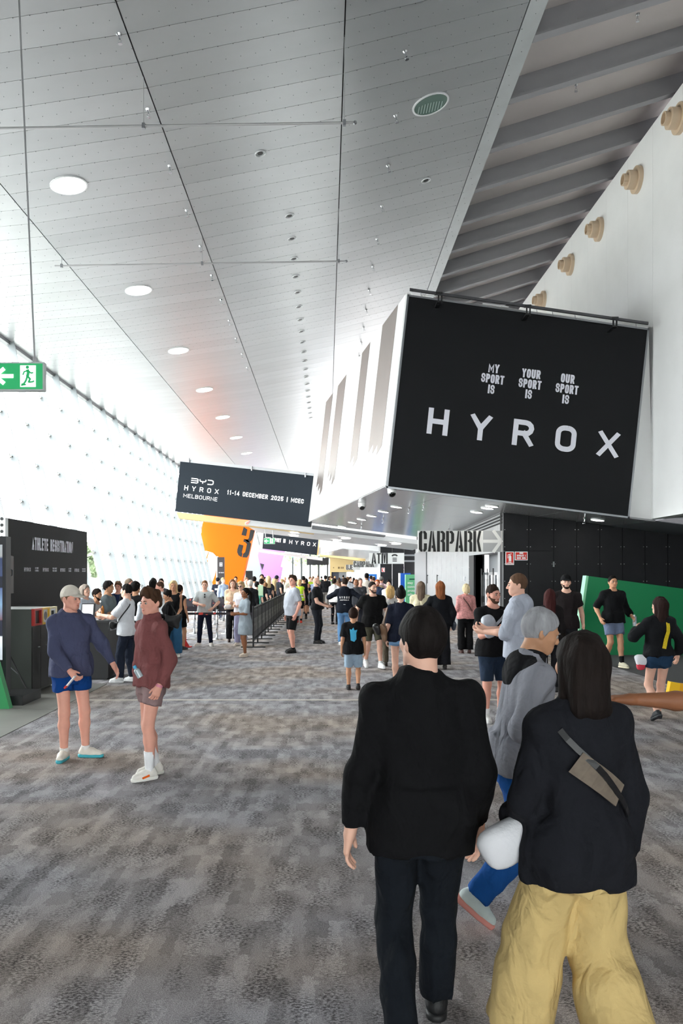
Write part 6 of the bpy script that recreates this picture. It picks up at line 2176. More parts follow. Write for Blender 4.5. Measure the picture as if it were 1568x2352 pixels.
for i in range(1):
    # wrist band and orange flash on the near shoe
    w_, e_ = c_['WR'][0], c_['EL'][0]
    u_ = unit(w_ - e_)
    MB().cyl(W_(c_, w_ - u_ * .012), W_(c_, w_ + u_ * .012), .033, seg=16).build('wristband', mat('pink_band', (222, 140, 160), 0.6), c_['t'])
    a_ = c_['AN'][0]
    Rf = rotm('z', 4)
    q = [W_(c_, a_ + Rf @ V3(.047, yy, zz)) for yy, zz in ((-.03, -.035), (-.10, -.05), (-.105, -.035), (-.035, -.018))]
    MB().prism(q, [p + Vector((.006, -.008, 0)) for p in q]).build('shoe_stripe', mat('orange_flash', (250, 110, 20), 0.5), c_['t'])
bt = thing('water_bottle', 'small clear bottle with blue cap tucked at the red fleece hem', 'bottle', W_(man_red, (.10, -.155, 1.0)))
b0, b1 = W_(man_red, (.115, -.150, .955)), W_(man_red, (.085, -.185, 1.035))
MB().cyl(b0, b0.lerp(b1, .8), .028, .028, 14).cyl(b0.lerp(b1, .8), b1, .028, .012, 14).build('body', mat('bottle_plastic', (176, 190, 196), 0.15), bt, True)
MB().cyl(b1, b1 + (b1 - b0).normalized() * .028, .016, seg=12).build('cap', mat('cap_blue', (70, 170, 214), 0.4), bt)

# ---- the four near figures on the right
man_a = person('man all in black walking away, nearest figure in the right foreground', 966, 3.18, 180, 1.735, skin='fair', wid=1.0, hair=('short', (26, 22, 21), dict(vol=.016, nape=-.03)), head=(24, 0, 0),
    top=C('shirt', (17, 17, 19), hem=.80, sleeve=1.9, ease=.022), bottom=C('pants', (20, 24, 30), ease=.02), shoes=(20, 20, 22), hands=((.29, -.02, .82), (-.24, -.05, .86)), lod=0, fold=1.5, **WALK_R)
woman_b = person('woman in black jacket and wide straw-yellow trousers, dark bobbed hair, seen from behind', 1324, 2.95, 196, 1.66, fem=True, skin='tan', hair=('bob', (30, 24, 22), dict(len=.16, vol=.010)), wid=1.02,
    top=C('jacket', (28, 29, 34), hem=.80, sleeve=1.93, ease=.036, flare=.012), bottom=C('wide', (200, 174, 118), w=.055, ease=.022), shoes=(60, 54, 50), hands=((.17, -.24, .98), (-.25, -.02, .86)), lod=0, fold=1.7,
    feet=((.12, -.24, 0), (-.10, .20, 0)), pitch=(0, 30))
bag('shoulder_bag', 'white soft bag at the hip of the woman in black jacket', 'bag', woman_b, (.235, -.10, .93), (.115, .055, .085), mat('white_canvas', (212, 212, 216), 0.6, bump=.2), boxy=.3, tilt=22, amp=.004)
strap(woman_b, 'back_panel', [(150, 1.29), (205, 1.15)], .085, mat('khaki_webbing', (112, 100, 88), 0.8, var=.15, scale=30), .062)
strap(woman_b, 'strap', [(135, 1.40), (180, 1.24), (228, 1.06)], .022, M_black, .064)
man_d = person('older man with grey hair in grey sleeved jacket and blue jeans walking right', 1180, 4.3, 92, 1.70, skin='olive', hair=('short', (150, 150, 154), dict(vol=.012)), head=(2, 14, 0), lean=13,
    top=C('jacket', (142, 143, 152), sleeve=1.95, hem=.86), bottom=C('jeans', (30, 82, 150)), shoes=(206, 218, 216), sole=(226, 150, 140), feet=((.085, -.17, 0), (-.085, .27, .02)), pitch=(0, 40),
    hands=((.20, -.25, .98), (-.20, -.18, .98)), lod=0, fold=1.7)
# black yoke with hood and a lanyard
f_ = Fld((-.34, -.30, 1.18), (.34, .30, 1.62), .0135)
for sg in (-1, 1):
    f_.cone(man_d['T'](sg * .03, .03, 1.445), man_d['T'](sg * .135, .02, 1.405), .070, .062, .03)
f_.ell(man_d['T'](0, .105, 1.385), (.115, .05, .105), .06, man_d['R'])
f_.cone(man_d['T'](0, .02, 1.42), man_d['T'](0, .01, 1.52), .085, .074, .03, True)
f_.folds(.004, np.random.default_rng(4))
v_, q_ = f_.net()
link(bpy.data.objects.new('hood', np_mesh('hood', [(v_ * man_d['s'], q_)], cloth((26, 26, 29)))), man_d['t'], True)
strap(man_d, 'lanyard', [(-22, 1.40), (-12, 1.24), (0, 1.10)], .018, mat('lanyard_yellow', (206, 160, 40), 0.6), .062)
person_c = person('person cut by the right edge reaching a bare brown arm to the left', 1702, 3.55, -92, 1.72, skin='brown', hair=('short', BLK), top=C('tee', (24, 26, 30), sleeve=.80, ease=.02, cuff=.03), bottom=C('pants', (40, 40, 46)), shoes=(40, 40, 42),
    hands=((.13, -.56, 1.36), None), poles=((.3, .2, -1), None), hand_n=((0, .2, -1), None), thumb=((-1, 0, .2), None), curl=(.35, .5), lod=0)

# ---- middle right
man_e = person('tall man in light grey hoodie and pale grey shorts, turned left', 1186, 9.3, -112, 1.88, skin='fair', hair=('short', (98, 74, 58), dict(vol=.006)), head=(12, 4, 0),
    top=C('hoodie', (172, 177, 190), sleeve=1.15, cuff=.03), bottom=C('shorts', (178, 180, 186), len=.82, ease=.02), shoes=(230, 230, 228), socks=((236, 236, 236), .12), hands=((.12, -.34, 1.12), (-.08, -.34, 1.14)), hand_n=NHF, curl=.9, fold=1.5, lod=0)
man_f = person('man in black tee and navy shorts facing us beside the grey hoodie', 1132, 10.15, 12, 1.74, skin='pink', wid=1.06, hair=('short', (46, 34, 28), dict(vol=.004, line=.02)), head=(20, 6, 0), beard=(90, 66, 52),
    top=C('tee', (24, 24, 26)), bottom=C('shorts', (40, 52, 70), len=.92, ease=.022), shoes=(206, 206, 204), socks=((230, 230, 230), .1), hands=((.14, -.30, 1.14), (-.10, -.28, 1.18)), hand_n=NHF, curl=.9, lod=0)
bag('sling_bag', 'grey and white sling bag hugged by the man in navy shorts', 'bag', man_f, (-.16, -.22, 1.24), (.085, .06, .16), mat('grey_white_nylon', (176, 180, 188), 0.5, var=.25, scale=9), tilt=-14, boxy=.9, straps=([(-40, 1.12), (0, 1.28), (40, 1.42)], .035, .04))
person('woman with long dark red hair and black top, seen from behind', 1262, 12.7, 172, 1.63, fem=True, hair=('long', (64, 32, 32), dict(len=.34)), top=C('jumper', (28, 25, 26)), bottom=C('pants', (26, 26, 30)), shoes=(40, 40, 42))
person('man in black cap and black tee facing us before the black wall', 1300, 14.4, -8, 1.86, skin='fair', hair=('cap', BLK, dict(cap=(22, 22, 24))), beard=(56, 42, 36), wid=1.05, top=C('tee', (36, 31, 32)), bottom=C('pants', (36, 36, 40)), shoes=(60, 60, 60), hands=((.27, -.06, .90), None))
man_i = person('man in wide black sweatshirt and denim shorts walking before the green board', 1408, 16.0, 12, 1.84, skin='tan', wid=1.06, hair=('short', BLK, dict(vol=.008)), head=(-10, 0, 0),
    top=C('hoodie', (22, 23, 25), sleeve=(1.85, 1.0), hood=False, cuff=.03), bottom=C('shorts', (112, 124, 150), len=.68, ease=.024), shoes=(206, 200, 176), sole=(226, 218, 190), socks=((28, 28, 30), .14),
    feet=((.07, -.18, 0), (-.07, .16, 0)), pitch=(0, 28), hands=((.33, -.10, .98), (-.30, -.04, .95)), lod=1)
t_ = thing('water_bottle', 'striped clear bottle carried by the man before the green board', 'bottle', W_(man_i, (.36, -.16, .86)))
MB().cyl(W_(man_i, (.36, -.15, .80)), W_(man_i, (.355, -.14, .98)), .04, seg=12).build('body', mat('striped_plastic', (170, 178, 188), 0.2, var=.3, scale=20, stretch=(1, 1, 4)), t_, True)
MB().cyl(W_(man_i, (.355, -.14, .98)), W_(man_i, (.354, -.138, 1.01)), .018, seg=10).build('cap', M_inkw, t_)
woman_j = person('woman with long dark wavy hair, black sweatshirt and denim shorts, hand at mouth', 1512, 10.2, 186, 1.575, fem=True, skin='fair', hair=('long', (42, 28, 26), dict(len=.36)), head=(22, 0, 0),
    top=C('jumper', (25, 26, 29), hem=.96, ease=.045, sleeve=1.85, cuff=.03), bottom=C('shorts', (36, 58, 84), len=.34, ease=.02, waist=1.03), shoes=(28, 32, 38), feet=((.07, .10, 0), (-.08, -.16, 0)), pitch=(26, 0),
    hands=((.20, -.25, 1.30), (-.30, -.02, .92)), hand_n=((-1, 0, .3), None), curl=(1.0, .5), lod=0, fold=1.4)
strap(woman_j, 'yellow_strap', [(197, 1.405), (190, 1.25), (178, 1.04)], .05, mat('strap_yellow', (214, 186, 20), 0.6, var=.2, scale=60), .066)
bag('drawstring_bag', 'small white and red bag hanging at the hip of the woman in denim shorts', 'bag', woman_j, (.20, -.03, .86), (.10, .05, .075), mat('crumpled_white', (226, 226, 232), 0.5, bump=.4), amp=.008)
r_ = bag('cloth_bundle', 'red cloth hanging under the small white bag', 'cloth', woman_j, (.245, -.03, .775), (.05, .035, .055), mat('bundle_red', (206, 52, 72), 0.7), amp=.006)

# ---- middle of the hall
boy = person('boy in black tee with blue back print and light denim shorts, walking away', 811, 12.9, 180, 1.30, hk=1.14, skin='tan', hair=('short', (44, 30, 25), dict(vol=.018)), top=C('tee', (20, 20, 22), ease=.03, sleeve=.8, hem=.80, cuff=.034), bottom=C('shorts', (152, 172, 190), len=.98, ease=.032),
    shoes=(30, 26, 26), feet=((.10, -.06, 0), (-.10, .10, 0)), pitch=(0, 16), lod=0)
qs_ = [[(-.07, -.13), (.02, -.16), (.075, -.10), (.065, .03), (.09, .10), (.02, .09), (.0, .15), (-.05, .10), (-.09, .12), (-.08, 0)], [(-.02, -.05), (.02, -.05), (.02, .03), (-.02, .03)]]
body_print(boy, 'back_print', mat('sky_blue_print', (64, 172, 214), 0.7), qs_, 180, 1.22, .045)
person('man in black tee and olive shorts striding towards us, blurred face', 856, 15.9, 14, 1.72, skin='fair', wid=1.1, hair=('short', (40, 32, 30), dict(vol=.004)), beard=(70, 54, 46), head=(18, 0, 0), top=C('tee', (20, 20, 21), ease=.03), bottom=C('shorts', (84, 82, 68), len=.85, ease=.024), shoes=(232, 232, 232), socks=((228, 228, 228), .06),
    feet=((.10, -.22, 0), (-.10, .18, 0)), pitch=(0, 24), hands=((.34, -.12, 1.0), (-.34, .02, .95)), lod=0)
wm = person('woman in navy tee and frayed denim shorts walking away, short black hair', 920, 13.0, 180, 1.65, fem=True, skin='fair', wid=1.1, hair=('bun', BLK, dict(bz=.215)), top=C('tee', (28, 32, 46), ease=.034, sleeve=.9, hem=.84, cuff=.04), bottom=C('shorts', (112, 146, 182), len=.34, ease=.024), shoes=(232, 230, 226),
    feet=((.08, -.10, 0), (-.08, .14, 0)), pitch=(0, 22), lod=0)
bag('tote_bag', 'slouchy brown shoulder bag of the woman in navy tee', 'bag', wm, (.30, .02, 1.00), (.055, .14, .16), mat('brown_leather', (112, 84, 62), 0.5, var=.15, scale=6), tilt=12, handle=[(.31, -.10, 1.12), (.235, -.01, 1.40), (.18, .02, 1.475), (.235, .06, 1.40), (.31, .12, 1.12)], amp=.01)
bag('handbag', 'black handbag tucked beside the brown shoulder bag', 'bag', wm, (.41, .0, 1.04), (.05, .12, .11), mat('black_leather', (28, 28, 30), 0.45), tilt=25)
n2 = person('blonde bobbed woman in grey-white top with dark bag strap, seen from behind', 896, 16.2, 178, 1.63, fem=True, wid=1.1, hair=('bob', (214, 176, 118), dict(len=.10)), top=C('tee', (206, 204, 202), ease=.025, sleeve=1.0, hem=.86), bottom=C('pants', (92, 84, 72)), shoes=(60, 52, 46), hands=((.20, -.2, 1.0), None))
strap(n2, 'strap', [(212, 1.42), (196, 1.25), (165, 1.05)], .022, M_black, .045)
person('woman in cream jumper with long grey-brown hair, seen from behind', 966, 17.2, 176, 1.70, fem=True, wid=1.12, hair=('long', (116, 98, 84), dict(len=.28)), top=C('jumper', (232, 222, 188)), bottom=C('pants', (60, 56, 54)), shoes=(60, 52, 46), hands=((.14, -.28, 1.2), None))
person('woman with auburn curls in wide black top, elbow out, seen from behind', 1010, 15.7, 184, 1.715, fem=True, wid=1.12, hair=('long', (136, 82, 50), dict(len=.20, vol=.022)), top=C('jumper', (24, 26, 30), ease=.035), bottom=C('wide', (26, 26, 30)), shoes=(40, 36, 36), hands=((.24, -.14, 1.02), (-.26, -.02, .9)), poles=((1, .5, 0), None))
bag('handbag', 'dark shiny handbag at the right hip of the auburn-haired woman', 'bag', J=PEOPLE[-1], pos=(-.27, .02, .88), r=(.04, .11, .11), m=mat('navy_leather', (44, 50, 62), 0.35))
n4 = person('blonde woman in pink patterned blouse and black trousers, seen from behind', 1069, 18.9, 186, 1.63, fem=True, wid=1.14, skin='pink', hair=('bob', (226, 204, 164), dict(len=.07)), top=dict(kind='blouse', col=(214, 150, 148), ease=.034, sleeve=1.5, hem=.88, mat=mat('pink_pattern', (206, 142, 140), 0.85, var=.35, scale=30, bump=.2, stretch=(1, 1, 2.2))), bottom=C('wide', (22, 22, 24), w=.03), shoes=(70, 40, 36), hands=((.16, -.22, 1.05), (-.16, -.22, 1.05)))
strap(n4, 'strap', [(150, 1.42), (180, 1.27), (222, 1.07)], .02, mat('strap_brown', (80, 46, 44), 0.6), .05)
o_m = person('heavy man in grey tee and black shorts standing sideways by the barriers', 671, 19.0, -64, 1.84, skin='pink', wid=1.07, belly=.035, hair=('short', (64, 48, 38), dict(vol=.016, quiff=.01)), head=(30, 0, 0), top=C('tee', (178, 182, 192), ease=.03, sleeve=.8), bottom=C('shorts', (28, 28, 30), len=.92, ease=.024), shoes=(24, 24, 26), socks=((26, 26, 28), .05), feet=((.10, -.02, 0), (-.10, .06, 0)), hands=((.25, -.02, .88), None))
p_m = person('bald bearded man in black polo and black trousers standing in profile', 728, 21.5, 72, 1.78, skin='fair', wid=1.08, belly=.03, hair=('bald', (60, 50, 44)), beard=(120, 110, 104), head=(6, 0, 0), top=C('polo', (27, 28, 31), hem=.96, ease=.018), bottom=C('pants', (34, 36, 42)), shoes=(24, 22, 22), hands=((.16, -.26, 1.0), (-.12, -.28, 1.0)), hand_n=NHF)
bag('jacket', 'dark jacket slung behind the bald man in black polo', 'jacket', p_m, (.03, .20, 1.22), (.12, .05, .22), cloth((52, 54, 60)), amp=.012)
q_m = person('man in navy HYROX AUSTRALIA hoodie and blue jeans, seen from behind', 791, 21.0, 178, 1.77, skin='fair', wid=1.06, hair=('short', (48, 36, 30), dict(vol=.006)), head=(30, 4, 0), top=C('hoodie', (28, 32, 42)), bottom=C('jeans', (104, 146, 190)), shoes=(226, 226, 226), hands=((.20, -.24, 1.32), (-.34, -.08, 1.05)), poles=((1, .4, -.4), (-1, .5, 0)), curl=.9)
body_print(q_m, 'lettering', M_inkw, centred('HYROX', .055, .012, .30, .8) + centred('AUSTRALIA', .032, .007, .28, .35, -.055) + [[(-.03, -.16), (.03, -.16), (.03, -.152), (-.03, -.152)]], 180, 1.22, .052)
person('bald brown-skinned older man in grey polo with red collar facing us', 818, 23.6, 4, 1.72, skin='brown', hair=('bald', (60, 50, 44)), beard=(120, 112, 108), wid=1.08, top=C('polo', (72, 74, 80)), bottom=C('pants', (40, 42, 50)), shoes=(40, 36, 34))
s_m = person('man in pale grey tee and navy trousers, hand on hip, inside the queue', 470, 20.7, 4, 1.70, skin='fair', hair=('short', (128, 88, 60), dict(vol=.010)), top=C('tee', (188, 192, 192), ease=.025, sleeve=.85), bottom=C('pants', (26, 30, 48)), shoes=(218, 210, 202), sole=(228, 226, 222), feet=((.17, .0, 0), (-.15, .02, 0)), toes=(12, 40), hands=((.22, -.10, 1.02), (-.08, -.30, 1.12)), poles=((1, .6, 0), (-1, .4, -.3)), curl=.8)
t_ = thing('sunglasses', 'black sunglasses hooked on the grey tee neckline', 'sunglasses', W_(s_m, (0.0, -.14, 1.36)))
mb = MB()
for dz_ in (1.385, 1.32):
    mb.ball(W_(s_m, (.012, -.150, dz_)), .022, 8, 6)
mb.tube([W_(s_m, (.012, -.152, 1.39)), W_(s_m, (.012, -.155, 1.31))], .006, 5)
mb.build('frame', M_black, t_)
t1 = person('woman with long wavy brown hair in beige blouse and black wide trousers', 534, 22.0, 10, 1.72, fem=True, skin='fair', hair=('long', (122, 84, 60), dict(len=.30, front=True)), top=C('blouse', (226, 194, 164), ease=.03, hem=.98), bottom=C('wide', (22, 22, 26), w=.02), shoes=(60, 40, 36), hands=((.10, -.26, 1.12), (-.10, -.26, 1.10)), hand_n=NHF)
bag('handbag', 'white handbag held by the woman in beige blouse', 'bag', t1, (-.16, -.28, 1.0), (.09, .04, .07), mat('white_leather', (226, 220, 216), 0.5))
person('woman with short blonde curls, sunglasses and lilac trousers', 553, 20.9, -18, 1.66, fem=True, skin='fair', hair=('curly', (190, 160, 116)), specs='sun', top=C('tee', (216, 214, 220)), bottom=C('wide', (168, 166, 196), w=.02), shoes=(226, 214, 200), hands=((.10, -.26, 1.1), (-.10, -.26, 1.1)))
person('woman in pale denim dress with long black ponytail beside the barrier', 562, 18.1, -58, 1.55, fem=True, skin='brown', hair=('pony', BLK, dict(len=.46)), top=C('dress', (146, 156, 164), sleeve=.95, cuff=.035, hem=.56), shoes=(216, 200, 184), hands=((.08, -.28, 1.10), (-.08, -.28, 1.12)), feet=((.07, -.03, 0), (-.07, .05, 0)))

# ---- queue at the counter on the left
person('woman with long grey hair and pale top behind the black counter', 197, 15.6, 64, 1.66, fem=True, skin='fair', hair=('long', (150, 138, 128), dict(len=.30, front=True)), top=C('tee', (186, 194, 204), ease=.03, sleeve=1.0), bottom=C('pants', (40, 44, 56)), shoes=(60, 60, 62), hands=((.04, -.32, 1.22), (-.10, -.26, 1.05)))
t_ = thing('bottle', 'amber bottle in the hand of the grey-haired woman', 'bottle', W_(PEOPLE[-1], (.04, -.42, 1.2)))
MB().cyl(W_(PEOPLE[-1], (.03, -.42, 1.17)), W_(PEOPLE[-1], (.03, -.42, 1.27)), .03, seg=12).cyl(W_(PEOPLE[-1], (.03, -.42, 1.27)), W_(PEOPLE[-1], (.03, -.42, 1.33)), .026, .012, seg=12).build('body', mat('amber_glass', (186, 110, 30), 0.2), t_, True)
person('dark-haired bearded man crouching over a tablet behind the counter', 216, 16.5, 70, 1.74, skin='tan', hair=('short', (34, 26, 23)), beard=(40, 32, 28), top=C('tee', (196, 200, 204)), bottom=C('pants', (40, 40, 46)), shoes=(50, 50, 52), pelvis=(0, .06, -.16), lean=14, hands=((.10, -.40, 1.05), (-.10, -.38, 1.05)))
person('black-haired man in grey-green tee facing right at the counter', 250, 15.95, 82, 1.73, skin='olive', hair=('short', BLK, dict(vol=.020)), top=C('tee', (112, 122, 126), ease=.025, sleeve=.85), bottom=C('pants', (40, 42, 48)), shoes=(50, 50, 52), hands=((.04, -.26, 1.16), (-.04, -.28, 1.12)), head=(0, 8, 0))
w_m = person('man in white tee and dark jeans leaning to the black counter', 289, 13.85, -98, 1.70, skin='fair', hair=('short', (28, 25, 25), dict(vol=.006)), head=(-10, 4, 0), top=C('tee', (228, 230, 236), ease=.03, sleeve=.85), bottom=C('jeans', (38, 44, 58)), shoes=(240, 240, 240), hands=((.14, -.40, 1.20), (-.12, -.42, 1.16)), poles=((.6, .5, -1), (-.6, .5, -1)), feet=((.10, -.08, 0), (-.10, .10, 0)), lod=0)
bag('crossbody_bag', 'small black crossbody bag on the front of the man in white tee', 'bag', w_m, (.10, -.19, 1.02), (.10, .045, .07), M_black, straps=([(40, 1.02), (95, 1.2), (150, 1.40)], .02, .045))
person('older man with grey hair, glasses and black top facing right', 298, 17.2, 58, 1.77, skin='pink', hair=('short', (142, 124, 108), dict(vol=.010)), specs='clear', top=C('tee', (34, 35, 40)), bottom=C('pants', (44, 44, 50)), shoes=(50, 50, 52))
person('curly brown-haired man in navy top facing us behind the queue', 271, 19.6, 0, 1.67, skin='pink', hair=('curly', (112, 84, 66)), top=C('tee', (42, 52, 86)), bottom=C('pants', (44, 44, 50)), shoes=(50, 50, 52))
person('black-haired man in black top seen from behind near the counter', 313, 16.4, 150, 1.71, skin='tan', hair=('short', BLK, dict(vol=.024, nape=-.05)), top=C('tee', (28, 28, 30)), bottom=C('pants', (36, 36, 42)), shoes=(50, 50, 52))
person('black-haired man in light grey long-sleeved shirt facing left in the queue', 337, 15.3, -124, 1.62, skin='tan', hair=('short', BLK, dict(vol=.014)), top=C('shirt', (202, 206, 212)), bottom=C('pants', (40, 40, 46)), shoes=(50, 50, 52), hands=((.10, -.30, 1.1), None))
person('woman with long black hair and black top in the middle of the queue', 352, 20.2, 172, 1.73, fem=True, skin='tan', hair=('long', BLK, dict(len=.40)), top=C('tee', (26, 26, 28), sleeve=1.9), bottom=C('pants', (30, 30, 34)), shoes=(50, 50, 52))
person('brown-haired man in white long-sleeved shirt looking left in the queue', 367, 18.9, -62, 1.69, skin='pink', hair=('short', (78, 56, 44), dict(vol=.008)), top=C('shirt', (226, 228, 232)), bottom=C('pants', (50, 54, 66)), shoes=(60, 60, 62), head=(-10, 12, 0))
k_w = person('woman with tied black hair and black clothes looking down, tote on shoulder', 386, 16.9, -78, 1.53, fem=True, skin='tan', hair=('bun', BLK, dict(bz=.15)), head=(0, 22, 0), top=C('jumper', (25, 25, 27), ease=.028), bottom=C('pants', (24, 24, 27)), shoes=(120, 84, 60), hands=((.10, -.28, 1.15), (-.08, -.28, 1.15)))
bag('tote_bag', 'large black tote on the shoulder of the woman looking down', 'bag', k_w, (.24, .12, 1.02), (.055, .17, .15), mat('black_leather', (28, 28, 30)), handle=[(.24, -.02, 1.14), (.22, .0, 1.38), (.17, .03, 1.46), (.22, .08, 1.38), (.24, .22, 1.14)], amp=.01)
b_w = person('blonde woman in black tank top and wide blue jeans facing us', 398, 18.05, 8, 1.72, fem=True, skin='tan', hair=('long', (214, 186, 140), dict(len=.26, front=True)), top=C('singlet', (24, 24, 26), hem=.94), bottom=C('wide', (56, 100, 136), w=.035), shoes=(230, 226, 216), hands=((.10, -.20, .98), (-.10, -.20, .98)), hand_n=NHF)
person('person with dark bun, black sleeveless top and black shorts beside red post', 414, 19.75, 152, 1.60, fem=True, skin='tan', hair=('bun', DKB, dict(bz=.09)), top=C('singlet', (26, 26, 28), ease=.02, hem=.86), bottom=C('shorts', (26, 26, 28), len=.7), shoes=(60, 60, 62))
person('dark-haired man barely showing above the queue, left one', 352, 21.4, 0, 1.76, skin='tan', hair=('short', BLK), top=C('tee', (44, 46, 52)), bottom=C('pants', (40, 40, 46)), shoes=(50, 50, 52))
person('dark-haired man barely showing above the queue, right one', 370, 23.3, 10, 1.73, skin='fair', hair=('short', DKB), top=C('tee', (60, 62, 70)), bottom=C('pants', (40, 40, 46)), shoes=(50, 50, 52))

# ---- the crowd farther down the hall
c_m = person('man in black cap and navy tee with white back print by the banner tower', 500, 33.5, 176, 1.72, skin='fair', hair=('cap', DKB, dict(cap=(36, 38, 48))), top=C('tee', (36, 38, 50)), bottom=C('pants', (40, 42, 50)), shoes=(60, 60, 62))
body_print(c_m, 'back_print', M_inkw, [[(-.12, -.03), (.12, -.03), (.12, .04), (-.12, .04)]], 180, 1.25, .04)
person('blond man in pale blue shirt right of the banner tower', 513, 32.5, 40, 1.72, skin='fair', hair=('short', (196, 168, 120)), top=C('shirt', (176, 192, 216)), bottom=C('pants', (60, 66, 84)), shoes=(60, 60, 62))
person('dark-haired man whose head shows against the orange wall', 541, 38, 0, 1.74, skin='tan', hair=('short', BLK), top=C('tee', (80, 74, 72)), bottom=C('pants', (50, 50, 54)), shoes=(50, 50, 52))
person('man in cream shirt with reddish face near the far loudspeaker', 566, 30, 30, 1.74, skin='pink', hair=('short', (150, 120, 96)), top=C('shirt', (234, 222, 200)), bottom=C('pants', (70, 66, 60)), shoes=(60, 60, 62))
person('silver-haired person in black suit jacket, seen from behind', 575, 24.4, 172, 1.68, skin='fair', hair=('short', (206, 200, 192), dict(vol=.018)), top=C('jacket', (30, 30, 33)), bottom=C('pants', (30, 30, 34)), shoes=(30, 30, 32))
person('dark-haired man in white shirt behind the black suit jacket', 584, 30.7, 170, 1.77, skin='tan', hair=('short', BLK), top=C('shirt', (228, 230, 232)), bottom=C('pants', (60, 60, 66)), shoes=(60, 60, 62))
person('dark-haired man in grey tee facing us before the lilac wall', 601, 33.3, 0, 1.85, skin='tan', hair=('short', DKB), top=C('tee', (58, 62, 66)), bottom=C('pants', (50, 50, 54)), shoes=(50, 50, 52))
person('woman with dark pinned-up hair and black top behind the green notice', 600, 28.3, 178, 1.70, fem=True, skin='fair', hair=('bun', DKB, dict(bz=.17)), top=C('tee', (30, 31, 34)), bottom=C('pants', (40, 40, 44)), shoes=(50, 50, 52))
person('person in mint green top left of the green notice', 590, 26.0, 170, 1.62, fem=True, skin='fair', hair=('bun', BLK, dict(bz=.12)), top=C('tee', (104, 198, 172)), bottom=C('pants', (60, 62, 70)), shoes=(60, 60, 62))
ch = person('brown-haired child in dark tee with white strap by the notice', 610, 30.4, 170, 1.53, hk=1.06, skin='fair', hair=('short', (134, 96, 66), dict(vol=.016)), top=C('tee', (48, 52, 60)), bottom=C('shorts', (50, 54, 62), len=.9), shoes=(60, 60, 62))
strap(ch, 'strap', [(150, 1.42), (182, 1.25), (222, 1.05)], .05, M_inkw, .045)
person('woman with long blonde hair and black tee facing left in the far queue', 627, 33.5, -110, 1.68, fem=True, skin='fair', hair=('long', (222, 196, 150), dict(len=.40)), top=C('tee', (34, 35, 39)), bottom=C('pants', (36, 37, 44)), shoes=(60, 60, 62))
person('woman with fair hair above the far queue before the lilac wall', 615, 31.2, -150, 1.79, fem=True, skin='fair', hair=('long', (206, 178, 140), dict(len=.30)), top=C('tee', (52, 54, 60)), bottom=C('pants', (40, 42, 50)), shoes=(60, 60, 62))
person('tall man in black cap and charcoal tee in the far queue', 636, 36.0, 150, 1.80, skin='fair', hair=('cap', DKB, dict(cap=(40, 42, 50))), top=C('tee', (58, 61, 68)), bottom=C('pants', (40, 42, 50)), shoes=(60, 60, 62))
person('woman with blonde ponytail in black holding a phone by the fence end', 646, 39.6, -70, 1.62, fem=True, skin='fair', hair=('pony', (196, 162, 112), dict(len=.2)), top=C('jumper', (30, 31, 34)), bottom=C('pants', (34, 35, 40)), shoes=(60, 60, 62), hands=((.08, -.30, 1.12), (-.08, -.30, 1.12)))
person('pale-haired person in cream top just left of the heavy man', 654, 45, 0, 1.70, skin='pink', hair=('short', (214, 190, 150)), top=C('tee', (232, 224, 208)), bottom=C('pants', (60, 60, 66)), shoes=(60, 60, 62))
hv = person('woman in bright yellow safety vest and black shorts, seen from behind', 687, 30.6, 176, 1.66, fem=True, skin='fair', hair=('bob', (206, 170, 120), dict(len=.08)), top=C('singlet', (198, 232, 60), ease=.035, name='safety_vest'), bottom=C('shorts', (26, 26, 28), len=.8), shoes=(230, 70, 50), socks=((24, 24, 26), .1), feet=((.08, -.06, 0), (-.08, .08, 0)))
mtape = mat('reflective_tape', (214, 216, 214), 0.4)
for z_ in (1.02, 1.14):
    strap(hv, 'reflective_tape', [(60, z_), (180, z_), (300, z_)], .045, mtape, .052)
person('muscular man in black singlet walking away beside the yellow vest', 697, 33.2, 178, 1.79, skin='tan', wid=1.1, hair=('short', BLK, dict(vol=.008)), top=C('singlet', (22, 22, 24)), bottom=C('shorts', (24, 24, 26), len=.8), shoes=(40, 40, 42), socks=((24, 24, 26), .2))
person('woman with dark hair in long black dress beside the black singlet man', 703, 37.5, 178, 1.66, fem=True, skin='tan', hair=('long', BLK, dict(len=.3)), top=C('dress', (24, 24, 27), hem=.4, sleeve=.3), shoes=(40, 40, 42))
hv2 = person('far person in yellow safety vest facing right', 713, 45, 60, 1.72, skin='fair', hair=('short', LBR), top=C('tee', (196, 226, 70), name='safety_vest'), bottom=C('pants', (44, 46, 56)), shoes=(60, 60, 62))
person('man in grey-blue shirt walking away left of the bald man', 723, 39, 176, 1.64, skin='tan', hair=('short', BLK), top=C('shirt', (140, 150, 178)), bottom=C('pants', (70, 74, 90)), shoes=(60, 60, 62))
person('man in black jumper and grey trousers walking away behind the bald man', 747, 42.5, 180, 1.79, skin='tan', wid=1.1, hair=('short', BLK, dict(vol=.02)), top=C('jumper', (24, 24, 27)), bottom=C('wide', (128, 124, 120), w=.02), shoes=(44, 40, 38), feet=((.1, -.12, 0), (-.1, .14, 0)))
person('woman in white hooded top and black leggings, hand at face', 768, 29.6, 150, 1.70, fem=True, skin='fair', wid=1.1, hair=('short', DKB, dict(vol=.02)), top=C('hoodie', (236, 234, 234)), bottom=C('leggings', (26, 26, 30)), shoes=(40, 40, 42), hands=((.16, -.25, 1.3), None))
person('grey-haired man in dark grey tee behind the bald brown-skinned man', 827, 28.0, 20, 1.72, skin='pink', hair=('short', (110, 100, 94)), top=C('tee', (70, 73, 79)), bottom=C('pants', (50, 52, 58)), shoes=(50, 50, 52))
